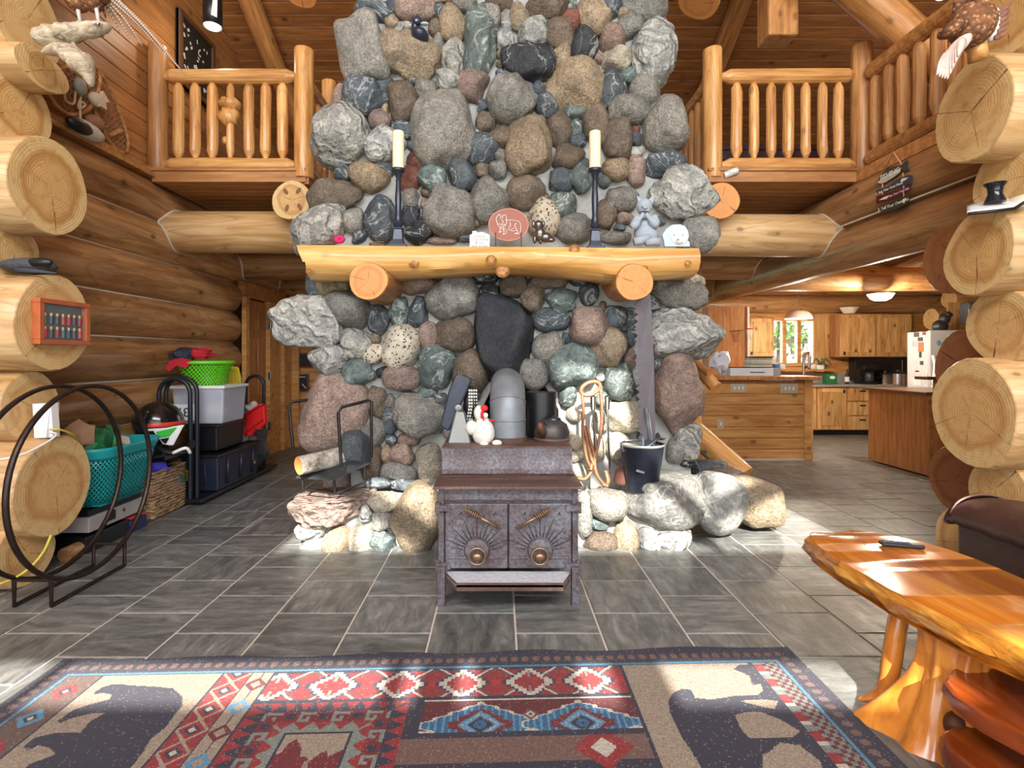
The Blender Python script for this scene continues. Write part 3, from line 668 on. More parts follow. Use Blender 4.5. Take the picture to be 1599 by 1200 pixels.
ST = '''590 18 32 17 d 10|650 15 30 22 p|615 40 12 12 t|685 21 9 14 d|692 0 18 8 t|704 11 7 5 r|725 8 18 13 g|780 5 20 17 b|711 44 21 28 t|768 28 14 24 g|750 70 25 58 n|793 33 10 18 l
572 85 38 50 g -10|638 92 48 33 t 8|631 47 16 11 l|680 47 10 14 b|682 74 11 17 g|709 95 19 26 l|788 67 14 18 l|781 87 6 8 b|781 102 6 6 b|780 116 6 8 d|796 100 10 21 d|738 136 24 27 p 20|699 132 20 18 l|666 146 17 20 g|648 129 8 6 d
631 160 23 35 b|604 136 14 16 d|564 155 33 27 d 15|531 155 10 24 p|604 158 8 9 d|602 173 7 8 t|595 192 16 17 p|631 206 20 13 d|536 216 45 43 l|597 230 34 26 l|697 206 48 58 g|756 170 11 10 d|799 158 37 37 g|759 195 15 18 b|783 217 18 18 b|740 215 14 12 d
748 236 29 22 d -15|645 230 9 9 d|652 254 16 11 r 20|720 273 22 27 d|641 280 16 21 r|676 283 21 20 n|752 267 11 12 b|778 268 14 15 g|783 244 11 10 g|597 265 18 12 d|586 247 8 7 d|574 277 31 22 t 20|536 272 13 13 d|525 308 38 26 b|765 318 28 33 g
555 345 17 20 g|594 345 24 34 d|535 334 8 7 d|641 337 14 18 k|656 362 23 18 k -20|641 312 13 14 g|663 320 6 9 p|702 335 36 37 g|670 301 12 8 b|561 371 12 10 d|500 357 45 29 l -25|497 371 20 12 p|745 344 9 12 p|727 369 14 11 d|690 376 26 6 p
495 447 14 20 d|515 450 17 18 t|537 440 14 15 t|543 486 34 31 g|487 503 50 35 l 5|591 498 18 24 d|624 488 14 22 n|654 488 15 22 d|652 441 25 19 p|709 464 39 35 g|764 458 15 15 k|760 433 20 11 k|803 446 21 19 b|685 430 8 9 t|584 552 16 16 w|587 529 9 8 t
555 538 24 23 l|528 538 7 9 d|669 527 14 22 p|710 524 29 24 b|517 562 32 25 l 10|557 582 27 20 n -15|599 582 12 9 k|628 594 28 21 p|682 572 28 32 n|735 577 27 32 b|831 466 17 22 b|875 470 24 21 n|917 460 15 17 d|856 434 30 16 b|905 433 18 13 d|932 435 10 10 d
857 500 29 17 d|918 510 30 29 p|883 527 6 9 d|856 543 23 24 g|949 544 28 29 t|940 480 6 9 b|960 494 17 16 d|984 498 12 16 n|974 513 5 5 d|985 527 8 15 d|983 560 10 16 p|890 572 38 31 n -20|830 586 24 23 g|936 588 10 9 l|968 594 24 30 n|1021 470 9 15 d|1058 455 38 26 g 10
1075 436 24 12 w 15|1020 435 9 11 t|1065 522 50 37 l 8|1032 563 14 21 n|1055 614 36 58 p|1062 480 10 8 d|877 322 20 20 n|895 357 26 23 g|945 339 15 23 b|975 342 13 10 p|966 356 9 6 n|960 372 22 10 g|967 314 25 19 g|820 301 28 26 b|851 310 6 8 b|1062 306 48 37 l -8|1088 372 28 28 g
1030 346 8 7 n|857 15 32 22 b|810 32 16 22 t|891 10 8 13 n|927 29 26 29 t|950 12 18 22 d|972 22 10 8 t|1005 12 34 24 g|889 38 20 16 r|832 58 21 25 l|872 58 22 23 b|858 35 9 6 n|910 75 21 26 k|825 102 38 27 k|874 95 16 22 t|954 65 20 20 p|979 47 21 18 g|1018 90 33 50 l 12
961 97 20 20 w|935 92 9 8 p|952 142 22 31 d 25|981 122 13 13 n|1004 147 24 24 g|1028 160 7 9 d|896 137 42 37 t|840 141 11 12 d|854 168 17 17 d|980 176 37 22 g|1036 202 34 40 g|872 201 19 28 b|898 176 17 11 n|899 203 10 16 n|928 198 20 30 b|962 218 21 32 b|990 219 10 12 d|991 205 7 6 r
900 223 13 10 d|886 248 24 20 b|826 234 34 43 t|842 194 11 11 p|804 202 6 8 d|960 266 22 18 t|992 270 14 26 p|990 238 15 9 l|1035 258 30 19 d -8|875 283 19 17 d|908 277 18 26 n|942 280 10 14 n|519 643 53 54 p|590 630 16 24 b|584 675 19 22 g|652 650 40 33 g 10|668 613 16 12 n
611 657 12 20 d|612 685 10 8 d|640 686 16 10 p|630 708 18 17 p|606 709 9 15 t|622 738 27 17 g|670 724 22 28 w|583 722 17 30 b|610 626 9 11 g|688 624 10 10 d|886 617 13 17 n|896 648 12 12 w|974 652 27 24 w|965 696 18 20 w|897 690 13 11 w|897 711 13 10 w|906 734 15 12 w|1073 690 22 26 l|1053 702 14 20 g|1072 723 12 6 k
700 664 9 20 g|732 640 9 14 n|740 610 12 14 d|940 625 12 12 n|935 660 11 16 g|932 700 12 18 w|945 560 6 6 t|905 595 9 8 d|1000 620 8 18 g|1005 690 10 22 g'''
PORW = {(626, 544), (850, 345), (584, 552)}
for row in ST.replace('\n', '|').split('|'):
    q = row.split(); u, v, a, b = map(float, q[:4]); key = q[4]; rot = float(q[5]) if len(q) > 5 else 0
    stone(u, v, a, b, key, rot, mat='porous' if (u, v) in PORW else None)
stone(626, 544, 28, 33, 'w', mat='porous'); stone(850, 345, 24, 30, 't', mat='porous')
def keystone(p): p = p.copy(); p[:, 0] *= 0.66 + 0.34 * np.clip((p[:, 2] + 1) / 1.5, 0, 1); return p
stone(786, 535, 47, 67, 'k', shape=keystone, c=0.22, k=3.0, mat='granite')
stone(558, 702, 21, 29, 'd', d=4.33, mat='granite', k=3)
# hearth course
for q in ((572, 800, 10, 13, 'l'), (597, 811, 14, 15, 'g'), (595, 783, 24, 15, 'w'), (648, 810, 38, 51, 't', 12), (488, 828, 22, 13, 'l'), (493, 853, 23, 14, 'l'), (531, 844, 21, 22, 't'), (568, 844, 20, 24, 'w'),
          (600, 847, 18, 21, 'n'), (679, 850, 11, 13, 'g'), (912, 805, 12, 34, 'g'), (948, 787, 32, 24, 'g', 8), (935, 818, 15, 10, 'n'), (936, 847, 25, 18, 'b'), (976, 838, 18, 26, 't'), (1010, 845, 16, 20, 'l'), (1049, 838, 25, 19, 'l', -15)):
    stone(q[0], q[1], q[2], q[3], q[4], q[5] if len(q) > 5 else 0, d=4.06)
for q in ((592, 754, 18, 8, 'd'), (630, 757, 20, 8, 'd')): stone(*q, d=4.3)
def boat(p): p = p.copy(); p[:, 0] *= 0.62 + 0.38 * np.clip((p[:, 2] + 1) / 1.1, 0, 1); p[:, 2] = np.minimum(p[:, 2], 0.55); return p
stone(516, 795, 60, 29, 'p', shape=boat, d=4.05, c=0.27, mat='band', k=2.8, push=-0.3, rot=-4)
def flat(p): p = p.copy(); p[:, 2] = np.minimum(p[:, 2], 0.55); return p
stone(1034, 777, 62, 43, 'g', d=4.08, c=0.3, shape=flat, mat='vein', push=-0.4)
stone(1117, 784, 45, 41, 'l', d=4.30, c=0.25, mat='vein', push=0, rot=15, k=2.1, seed=412)
stone(1176, 784, 46, 34, 't', d=4.47, c=0.22, push=0, rot=10)
stone(1105, 733, 30, 13, 'd', d=4.75, c=0.2, push=0); stone(1128, 742, 27, 12, 'b', d=4.65, c=0.2, push=0)
rt_ = random.Random(11)
for v_, u0_ in ((-34, 582), (-74, 600)):
    u_ = u0_
    while u_ < 1005:
        a_ = rt_.uniform(16, 30); stone(u_ + a_, v_ + rt_.uniform(-4, 4), a_, rt_.uniform(17, 23), rt_.choice('ggldbtnpk')); u_ += a_ * 2 + 2
for x_, keys in ((0.5, 'gtb'), (-0.14, 'ngb')):       # stones on the cheeks of the hearth beside the stove
    for i_, kk_ in enumerate(keys): stone(CU + (x_ + (0.02 if x_ > 0 else -0.02)) * F / 4.2, CV + (H - 0.09 - 0.11 * i_) * F / 4.2, 9, 11, kk_, d=4.2, c=0.11, push=0)
# stones along both returning sides of the chimney
rr_ = random.Random(5)
for sx, zz in ((-1, 0.25), (1, 0.25)):
    z = zz
    while z < 4.4:
        for yy in (4.85, 5.25):
            edge = 1.42 if z < 2.4 else 1.22
            o = stone(CU + sx * edge * F / yy, CV - (z + rr_.uniform(-.05, .05) - H) * F / yy, rr_.uniform(16, 24), rr_.uniform(22, 30), rr_.choice('gglldbtnp'), d=yy, c=rr_.uniform(0.16, 0.2), push=0, seed=int(z * 1000) + int(yy * 10) + sx)
        z += 0.36

# ------------------------------------------------------------------ mantel log on two stub brackets
mt = thing('mantel', 'half-log mantel shelf with live edge and knots on two log brackets', 'mantel shelf', (0, 4.2, 2.1))
def mantel_pts():
    n = 40; m = MB(); vs = []; xa, xb = P(470, 0, 4.12).x, P(1084, 0, 4.12).x
    pr = [(-0.16, 0.0), (-0.20, -0.05), (-0.205, -0.11), (-0.17, -0.17), (-0.08, -0.21), (0.08, -0.21), (0.2, -0.15), (0.22, 0.0)]
    ztop0, ztop1 = P(470, 381, 3.98).z, P(1084, 386, 3.98).z
    for i in range(n + 1):
        t = i / n; x = xa + (xb - xa) * t; zt = ztop0 + (ztop1 - ztop0) * t
        bot = 1.12 - 0.12 * t + 0.10 * math.sin(t * 9 + 1) * (0.5 + t * 0.5) - 0.18 * math.exp(-((t - 0.55) / 0.16) ** 2) + 0.12 * math.exp(-((t - 0.82) / 0.05) ** 2)
        dx = 0.07 * (1 if t < 0.02 else 0)
        for yy, zz in pr:
            k = bot if zz < -0.02 else 1
            sk = 0.0
            if t == 0: sk = (-zz) * 0.55
            vs.append((x + sk, 4.19 + yy * (1 + 0.05 * math.sin(t * 13 + zz * 9)), zt + zz * k * (1 + 0.03 * math.sin(t * 31 + yy * 20))))
    k = len(pr); fs = []
    for i in range(n):
        for j in range(k): fs.append((i * k + j, i * k + (j + 1) % k, (i + 1) * k + (j + 1) % k, (i + 1) * k + j))
    fs.append(tuple(range(k))); fs.append(tuple(n * k + j for j in range(k)))
    m.add(vs, fs); return m
mo = mantel_pts().build('shelf', M['mantel'], mt, smooth=0.7)
kn = NT('knot_wood'); kv = kn.coord(); M['knot'] = kn.out(kn.ramp(kn.noise(kv, 30, 3), [(0.3, lin((112, 66, 30))), (0.7, lin((196, 138, 70)))]), 0.5)
for u, v, r in ((537, 402, 7), (584, 397, 4), (646, 411, 7), (767, 406, 7), (839, 399, 5), (897, 389, 7), (1075, 411, 4), (785, 424, 9), (1007, 419, 4), (482, 424, 4)):
    p = P(u, v, 3.985); s = r / F * 3.98
    MB().ell((p.x, 3.995, p.z), (s * 1.1, 0.012, s), n=12, k=6).tube([(p.x + math.cos(a_ * PI / 8) * s * 1.15, 3.990, p.z + math.sin(a_ * PI / 8) * s * 1.05) for a_ in range(16)], 0.003, 5, closed=True).build('knot', M['knot'], mt, smooth=True)
for (u, v, r), (ub, vb) in (((575, 439, 30), (604, 446)), ((991, 441, 29), (965, 440))):
    a_ = P(u, v, 3.97); b_ = P(ub, vb, 4.5)
    log('bracket', a_, (b_.x, 4.55, b_.z - 0.02), r / F * 3.97 * 1.02, r / F * 3.97 * 1.1, parent=mt, mats=[M['rail_dark'], M['log_end_orange']], seed=u, wob=0.03)

# ------------------------------------------------------------------ loft railings of peeled poles
RM = [M['rail'], M['log_end_orange']]
def baluster(parent, x, y, z0, z1, r, mats=RM, seed=0):
    rg = random.Random(seed); h = z1 - z0; m = MB()
    pts = [(0, 0, 0), (0, 0, 0.02), (0, 0, 0.085), (0, 0, 0.14), (0, 0, h * 0.5), (0, 0, h - 0.12), (0, 0, h - 0.065), (0, 0, h - 0.015), (0, 0, h)]
    rs = [r * .35, r * .42, r * 0.95, r, r * rg.uniform(0.92, 1.06), r * .98, r * 0.9, r * .42, r * .35]
    o = m.tube([(x + rg.uniform(-.004, .004), y, z0 + p[2]) for p in pts], rs, 12).build('baluster', M['rail_z'] if mats is RM else M['rail_dark_z'], parent, smooth=0.32); return o
def rail(parent, p0, p1, r, name, mats=RM, seed=0):
    p0 = Vector(p0); p1 = Vector(p1); d = (p1 - p0).normalized(); L = (p1 - p0).length; rg = random.Random(seed)
    pts = [p0, p0 + d * 0.05, p0 + d * 0.11] + [p0 + d * L * t for t in (0.3, 0.5, 0.7)] + [p1 - d * 0.11, p1 - d * 0.05, p1]
    rs = [r * .42, r * .6, r] + [r * rg.uniform(0.95, 1.06) for _ in range(3)] + [r, r * .6, r * .42]
    return MB().tube(pts, rs, 14).build(name, mats[0], parent, smooth=0.4)
Y0 = 5.4; ZT, ZB = 4.22, 3.335
rlx = thing('loft_railing', 'peeled pole loft railing left of the chimney with a burl baluster', 'railing', (-2.7, Y0, 3.28))
log('post', (-3.40, Y0, 3.26), (-3.40, Y0, 4.53), 0.088, parent=rlx, mats=[M['rail_dark'], M['log_end_orange']], seed=1, wob=0.015)
log('post', (-1.94, Y0, 3.2), (-1.94, Y0, 4.49), 0.095, parent=rlx, mats=RM, seed=2, wob=0.015)
log('post', (-1.94, 6.2, 3.2), (-1.94, 6.2, 4.58), 0.08, parent=rlx, mats=RM, seed=3, wob=0.015)
log('post', (-1.90, 6.85, 3.2), (-1.90, 6.85, 4.65), 0.08, parent=rlx, mats=RM, seed=4, wob=0.015)
rail(rlx, (-3.36, Y0, ZT), (-1.99, Y0, ZT), 0.074, 'top_rail', seed=1); rail(rlx, (-3.36, Y0, ZB), (-1.99, Y0, ZB), 0.072, 'bottom_rail', seed=2)
rail(rlx, (-1.94, Y0 + .06, ZT - 0.02), (-1.94, 6.2, ZT - 0.02), 0.06, 'top_rail', seed=3); rail(rlx, (-1.94, Y0 + .06, ZB), (-1.94, 6.2, ZB), 0.06, 'bottom_rail', seed=4)
rail(rlx, (-1.94, 6.2, ZT - 0.02), (-1.9, 6.85, ZT - 0.02), 0.06, 'top_rail', seed=3)
for i, u in enumerate((279, 305, 332, 389, 415, 441)): baluster(rlx, (u - CU) / F * Y0, Y0, ZB + 0.05, ZT - 0.045, 0.053, seed=i)
for i in range(3): baluster(rlx, -1.94, 5.62 + i * 0.2, ZB + 0.04, ZT - 0.06, 0.042, seed=i)
xb = (360 - CU) / F * Y0
bl = baluster(rlx, xb, Y0, ZB + 0.05, ZT - 0.045, 0.038, seed=30)
p = P(358, 183, Y0)
MB().ell((p.x - 0.005, Y0, p.z), (0.105, 0.09, 0.095), fn=lambda q: q * (1 + 0.12 * math.sin(q.x * 60 + q.z * 45))).ell((p.x + 0.02, Y0, p.z + 0.13), (0.11, 0.085, 0.06), fn=lambda q: q * (1 + 0.12 * math.sin(q.x * 50))).ell((p.x - 0.05, Y0, p.z + 0.17), (0.035, 0.04, 0.035)).ell((p.x - 0.03, Y0 - .02, p.z - 0.24), (0.03, 0.03, 0.04)).build('burl', M['rail_z'], bl, smooth=True)
rrx = thing('loft_railing', 'peeled pole loft railing right of the chimney turning toward the room', 'railing', (2.9, Y0, 3.28))
XR = 3.63
log('post', (2.14, Y0, 3.2), (2.14, Y0, 4.49), 0.092, parent=rrx, mats=RM, seed=5, wob=0.02)
log('post', (XR, Y0, 3.26), (XR, Y0, 4.53), 0.098, parent=rrx, mats=[M['rail_dark'], M['log_end_orange']], seed=6, wob=0.015)
rail(rrx, (2.2, Y0, ZT), (XR - 0.04, Y0, ZT + 0.01), 0.072, 'top_rail', seed=5); rail(rrx, (2.2, Y0, ZB), (XR - 0.04, Y0, ZB), 0.072, 'bottom_rail', seed=6)
for i, u in enumerate((1150, 1177, 1204, 1231, 1258, 1284, 1309)): baluster(rrx, (u - CU) / F * Y0, Y0, ZB + 0.05, ZT - 0.045, 0.055 if i in (0, 3) else 0.048, seed=i + 9)
rail(rrx, (2.14, Y0 + .06, ZT - 0.02), (2.14, 6.7, ZT - 0.02), 0.06, 'top_rail', seed=7); rail(rrx, (2.14, Y0 + .06, ZB), (2.14, 6.7, ZB), 0.06, 'bottom_rail', seed=8)
for i in range(6): baluster(rrx, 2.14, 5.6 + i * 0.18, ZB + 0.04, ZT - 0.06, 0.042, seed=i + 40)
RD = [M['rail_dark'], M['log_end_orange']]
rail(rrx, (XR, Y0 - 0.05, ZT - 0.02), (XR, 3.8, ZT - 0.02), 0.075, 'top_rail', RD, 9); rail(rrx, (XR, Y0 - 0.04, ZB + 0.02), (XR, 3.8, ZB + 0.02), 0.075, 'bottom_rail', RD, 10)
for i, y in enumerate((5.2, 5.02, 4.85, 4.66, 4.47, 4.29, 4.11)): baluster(rrx, XR, y, ZB + 0.06, ZT - 0.06, 0.052, RD, seed=i + 60)

# ------------------------------------------------------------------ wood stove
sv = thing('wood_stove', 'rusty cast iron wood stove with two sunburst doors and ash shelf', 'wood stove', (0.06, 3.5, 0))
I, R_ = M['iron'], M['rust']; sx0, sx1, sy = -0.347, 0.463, 3.16; cx = (sx0 + sx1) / 2; sw = sx1 - sx0
b = MB().box((cx, sy + 0.40, 0.425), (sw, 0.80, 0.47)).box((cx, sy + 0.56, 0.74), (sw, 0.48, 0.17)).build('body', I, sv, bevel=0.006)
MB().box((cx, sy + 0.175, 0.668), (sw + 0.055, 0.48, 0.016)).build('lower_top_plate', R_, sv, bevel=0.003)
MB().grid(lambda a, c: (sx0 - 0.012 + (sw + 0.024) * a, sy + 0.315 - 0.05 * (1 - c) ** 3, 0.678 + 0.155 * c), 1, 6).build('riser_plate', I, sv, thick=0.012)
MB().box((cx, sy + 0.565, 0.838), (sw + 0.03, 0.50, 0.016)).build('upper_top_plate', R_, sv, bevel=0.003)
MB().box((cx, sy - 0.008, 0.622), (sw, 0.02, 0.072)).box((sx0 + 0.016, sy - 0.012, 0.42), (0.034, 0.025, 0.46)).box((sx1 - 0.016, sy - 0.012, 0.42), (0.034, 0.025, 0.46)).build('front_frame', I, sv, bevel=0.004)
for s, x0_, x1_ in ((-1, sx0 + 0.04, cx - 0.004), (1, cx + 0.004, sx1 - 0.04)):
    dx = (x0_ + x1_) / 2; dw = x1_ - x0_
    d_ = MB().box((dx, sy - 0.022, 0.385), (dw, 0.03, 0.375)).build('stove_door', I, sv, bevel=0.006)
    MB().box((dx, sy - 0.04, 0.262), (dw * 0.92, 0.012, 0.012)).build('door_ledge', I, d_, bevel=0.003)
    kx = (745 if s < 0 else 843); kp = P(kx, 862, sy - 0.03)
    ry = MB()
    for i in range(15):
        a_ = PI * (0.06 + 0.88 * i / 14); r0_ = 0.085; r1_ = r0_ + (0.10 if i % 2 else 0.06) * (1 + 0.3 * math.sin(a_))
        ry.tube([(kp.x + math.cos(a_) * r0_, sy - 0.038, kp.z + math.sin(a_) * r0_), (kp.x + math.cos(a_) * r1_, sy - 0.038, kp.z + math.sin(a_) * r1_)], [0.0032, 0.0014], 5)
    ry.build('sunburst', plain((52, 46, 48), 0.6), d_, smooth=True)
    MB().lathe((kp.x, sy - 0.075, kp.z + 0.015), [(0.03, -0.0), (0.066, 0.012), (0.076, 0.03), (0.076, 0.04)], 24, ax='y').build('draft_collar', I, d_, smooth=0.6)
    kk = P(kx, 869, sy - 0.09)
    kb_ = MB().lathe((kk.x, sy - 0.10, kk.z), [(0.0, -0.012), (0.022, -0.01), (0.03, 0.0), (0.026, 0.01), (0.012, 0.03)], 20, ax='y', sy=0.7)
    kb_.tube([(kk.x + 0.047 * math.cos(2 * PI * i / 24), sy - 0.095, kk.z + 0.047 * math.sin(2 * PI * i / 24)) for i in range(24)], 0.0065, 8, closed=True)
    kb_.tube([(kk.x, sy - 0.095, kk.z - 0.046), (kk.x, sy - 0.095, kk.z)], 0.005, 6).build('draft_knob', M['brass'], d_, smooth=True)
    hx0, hx1 = ((778, 728) if s < 0 else (810, 857)); p0 = P(hx0, 824, sy - 0.06); p1 = P(hx1, 797, sy - 0.09)
    hd = MB().tube([p0, p0.lerp(p1, 0.6)], 0.008, 8).tube([(p0.x, sy - 0.03, p0.z), p0], 0.012, 10)
    sp = []
    for i in range(64):
        t = i / 63; c_ = p0.lerp(p1, 0.55 + 0.5 * t); rr = 0.010 + 0.010 * math.sin(PI * min(1, t * 1.1)); a_ = t * 2 * PI * 8
        ax_ = (p1 - p0).normalized(); up_ = Vector((0, -1, 0)); sd2 = ax_.cross(up_); sp.append(c_ + up_ * rr * math.cos(a_) + sd2 * rr * math.sin(a_))
    hd.tube(sp, 0.0035, 6).build('spring_handle', M['brass'], d_, smooth=True)
    lt = MB()
    for i in range(3):
        lx = dx + (-0.5 + i * 0.5) * dw * 0.55 * 1.0; lt.tube([(lx, sy - 0.04, 0.505), (lx + 0.012, sy - 0.04, 0.525), (lx + 0.016, sy - 0.04, 0.508)], 0.002, 5)
    lt.build('cast_mark', M['black'], d_)
    hxx = sx0 - 0.002 if s < 0 else sx1 + 0.002
    for z in (0.55, 0.215): MB().box((hxx + (0.03 if s < 0 else -0.03), sy - 0.04, z), (0.085, 0.024, 0.034)).tube([(hxx - s * -0.0, sy - 0.035, z - 0.03), (hxx, sy - 0.035, z + 0.03)], 0.016, 8).build('hinge', I, sv, smooth=0.6)
q0, q1 = P(713, 913, 2.95), P(880, 913, 2.95)
ash = MB().prism([(sx0 + 0.05, sy - 0.02, 0.175), (sx1 - 0.05, sy - 0.02, 0.175), (sx1 - 0.055, sy - 0.08, 0.175), (q1.x, 2.95, 0.175), (q0.x, 2.95, 0.175), (sx0 + 0.055, sy - 0.08, 0.175)], (0, 0, -0.012)).build('ash_shelf', plain((196, 200, 208), 0.8, var=0.2, scale=40), sv)
lip = [(sx0 + 0.05, sy - 0.03, 0.172), (sx0 + 0.055, sy - 0.08, 0.172), (q0.x, 2.95, 0.172), (q1.x, 2.95, 0.172), (sx1 - 0.055, sy - 0.08, 0.172), (sx1 - 0.05, sy - 0.03, 0.172)]
lm = MB()
for i in range(5):
    a_, c_ = Vector(lip[i]), Vector(lip[i + 1]); lm.prism([a_ + Vector((0, 0, 0.012)), c_ + Vector((0, 0, 0.012)), c_ - Vector((0, 0, 0.03)), a_ - Vector((0, 0, 0.03))], (0, 0.008, 0))
lm.build('shelf_lip', R_, sv)
for x in (sx0 + 0.022, sx1 - 0.022):
    for y in (sy - 0.06, sy + 0.72):
        MB().box((x, y, 0.105), (0.045, 0.05, 0.21)).box((x, y + 0.03, 0.2), (0.045, 0.11, 0.04)).build('stove_leg', I, sv, bevel=0.004)
# stove pipe elbow
ep = thing('stove_pipe', 'grey sheet metal stove pipe elbow rising from the stove top', 'stove pipe', (0.06, 3.75, 0.84))
pz = 0.846; px_ = P(793, 0, 3.72).x; rr = 28 / F * 3.72
pth = [(px_, 3.72, pz + 0.02), (px_, 3.72, pz + 0.16), (px_, 3.73, pz + 0.25), (px_, 3.80, pz + 0.33), (px_, 3.92, pz + 0.36), (px_, 4.5, pz + 0.37)]
e = MB().tube(pth, rr, 28).build('pipe', M['galv'], ep, smooth=0.7)
for (c0, n0) in (((px_, 3.72, pz + 0.145), (0, 0, 1)), ((px_, 3.735, pz + 0.262), (0, 0.45, 1))):
    n0 = Vector(n0).normalized(); u0 = Vector((1, 0, 0)); v0 = n0.cross(u0)
    MB().tube([Vector(c0) + (u0 * math.cos(2 * PI * i / 28) + v0 * math.sin(2 * PI * i / 28)) * rr for i in range(28)], 0.005, 6, closed=True).build('seam', M['galv'], ep, smooth=True)
MB().lathe((px_, 3.72, pz), [(rr + 0.012, 0), (rr + 0.012, 0.03), (rr, 0.032)], 28).build('collar', M['rust'], ep, smooth=0.6)
# tall black canister
cn = thing('canister', 'tall black metal canister with side spout behind the kettle', 'canister', (0.25, 4.1, 0.84))
px_ = P(845, 0, 3.92).x; rr = 23 / F * 3.92; zt = P(845, 612, 3.92).z
MB().lathe((px_, 3.90, 0.848), [(rr, 0), (rr, zt - 0.848 - 0.05), (rr * 1.02, zt - 0.848 - 0.05), (rr * 1.02, zt - 0.848), (rr * 0.94, zt - 0.848)], 24).build('can', M['black'], cn, smooth=0.6)
MB().tube([P(826, 639, 3.84), P(835, 632, 3.82), P(861, 623, 3.82)], [0.012, 0.011, 0.016], 8, flat=0.6).build('handle', M['bluegrey'], cn, smooth=True)
# rusty kettle
kt = thing('kettle', 'squat rusted grey kettle on the right of the stove top', 'kettle', (0.38, 3.7, 0.84))
kc = P(862, 697, 3.72); kx, kz = kc.x + 0.0, 0.847
MB().lathe((kx, 3.74, kz), [(0.112, 0), (0.122, 0.02), (0.122, 0.06), (0.105, 0.11), (0.06, 0.14), (0.02, 0.148)], 28).build('kettle_body', plain((78, 74, 74), 0.45, 0.5, 0.35, 9), kt, smooth=0.8)
MB().lathe((kx + 0.01, 3.74, kz + 0.14), [(0.055, 0), (0.05, 0.012), (0.012, 0.016), (0.014, 0.03), (0.0, 0.032)], 16).build('lid', M['bluegrey'], kt, smooth=0.7)
MB().tube([(kx - 0.06, 3.66, kz + 0.05), (kx - 0.085, 3.62, kz + 0.09), (kx - 0.095, 3.59, kz + 0.135)], [0.034, 0.026, 0.016], 12).build('spout', plain((110, 76, 56), 0.5, 0.4, 0.3, 20), kt, smooth=True)
MB().tube(bez((kx - 0.06, 3.66, kz + 0.13), (kx - 0.02, 3.62, kz + 0.08), (kx + 0.08, 3.62, kz + 0.02), (kx + 0.115, 3.70, kz + 0.06)), 0.004, 6).build('bail', M['steel_black'], kt, smooth=True)
MB().lathe((kx, 3.74, kz - 0.002), [(0.123, 0), (0.1245, 0.012), (0.123, 0.024)], 28).build('rust_band', M['rust'], kt, smooth=True)
# small fan-like metal stove fan / dust pan pair
fn = thing('stove_fan', 'black and silver tapered metal stove fan leaning beside white hen', 'stove fan', (-0.27, 3.68, 0.84))
def quad(pxs, d, th): return [P(u, v, d) for u, v in pxs]
MB().prism(quad([(699, 697), (735, 697), (724, 645), (713, 641)], 3.62, 0), (0, 0.02, 0)).build('stand', plain((150, 152, 150), 0.35, 0.2, 0.2, 6), fn, bevel=0.004)
MB().prism(quad([(696, 702), (739, 702), (727, 644), (716, 636), (709, 644)], 3.63, 0), (0, 0.015, 0)).build('stand_frame', M['bluegrey'], fn, bevel=0.004)
MB().prism(quad([(687, 666), (697, 673), (703, 672), (736, 597), (733, 590), (716, 585), (710, 587), (700, 612)], 3.66, 0), (0, 0.045, 0)).build('housing', M['bluegrey'], fn, bevel=0.012)
p = P(716, 637, 3.61); MB().lathe((p.x, 3.60, p.z), [(0.0, -0.006), (0.022, -0.004), (0.024, 0.02)], 16, ax='y').build('pivot_cap', M['pewter'], fn, smooth=0.6)
fb_ = MB(); c0 = P(734, 635, 3.70)
for i in range(11):
    for j in range(4):
        a_ = -0.6 + j * 0.22; q = P(729 + 3.6 * j + (5 - abs(i - 5)) * 0.4 + i * -0.4 + 4, 610 + i * 5, 3.68 + 0.01 * j); fb_.box(q, (0.011, 0.012, 0.013))
fb_.build('grille', plain((190, 188, 180), 0.4, 0.5), fn)
MB().ell((c0.x, 3.72, c0.z), (0.05, 0.035, 0.14)).build('grille_back', M['black'], fn, smooth=True)
# white hen
hn = thing('toy_hen', 'white plush hen with red comb sitting on the stove top', 'toy hen', (-0.06, 3.62, 0.84))
wm = NT('white_plush'); wv = wm.coord(rnd=False); wf_ = wm.noise(wv, 60, 4, 0.7); wm.bump(wf_, 0.8, 0.01); wm.out(wm.ramp(wf_, [(0.3, lin((214, 210, 200))), (0.7, lin((242, 240, 232)))]), 0.95); M['plush'] = wm.mat
hp = P(755, 673, 3.62)
MB().ell(hp, (0.075, 0.07, 0.10), fn=lambda q: Vector((q.x * (1 - 2.2 * q.z), q.y, q.z))).ell(P(748, 645, 3.62), (0.036, 0.036, 0.05)).ell(P(736, 668, 3.62), (0.04, 0.045, 0.05)).build('hen_body', M['plush'], hn, smooth=True)
red = plain((214, 36, 40), 0.8, 0, 0.15)
MB().ell(P(756, 638, 3.60), (0.026, 0.018, 0.022)).ell(P(753, 648, 3.585), (0.012, 0.012, 0.03)).ell(P(755, 658, 3.58), (0.008, 0.01, 0.016)).ell(P(767, 657, 3.6), (0.025, 0.012, 0.008)).build('comb', red, hn, smooth=True)
MB().ell(P(758.5, 649, 3.57), (0.016, 0.012, 0.018)).build('cheek', M['white'], hn, smooth=True)
for u in (756, 776): MB().ell(P(u, 695 if u < 760 else 692, 3.56), (0.034 if u > 760 else 0.03, 0.03, 0.02 if u > 760 else 0.028)).build('foot', M['plush'], hn, smooth=True)
MB().box(P(756, 706, 3.535), (0.045, 0.02, 0.03)).build('foot_tag', M['black'], hn)

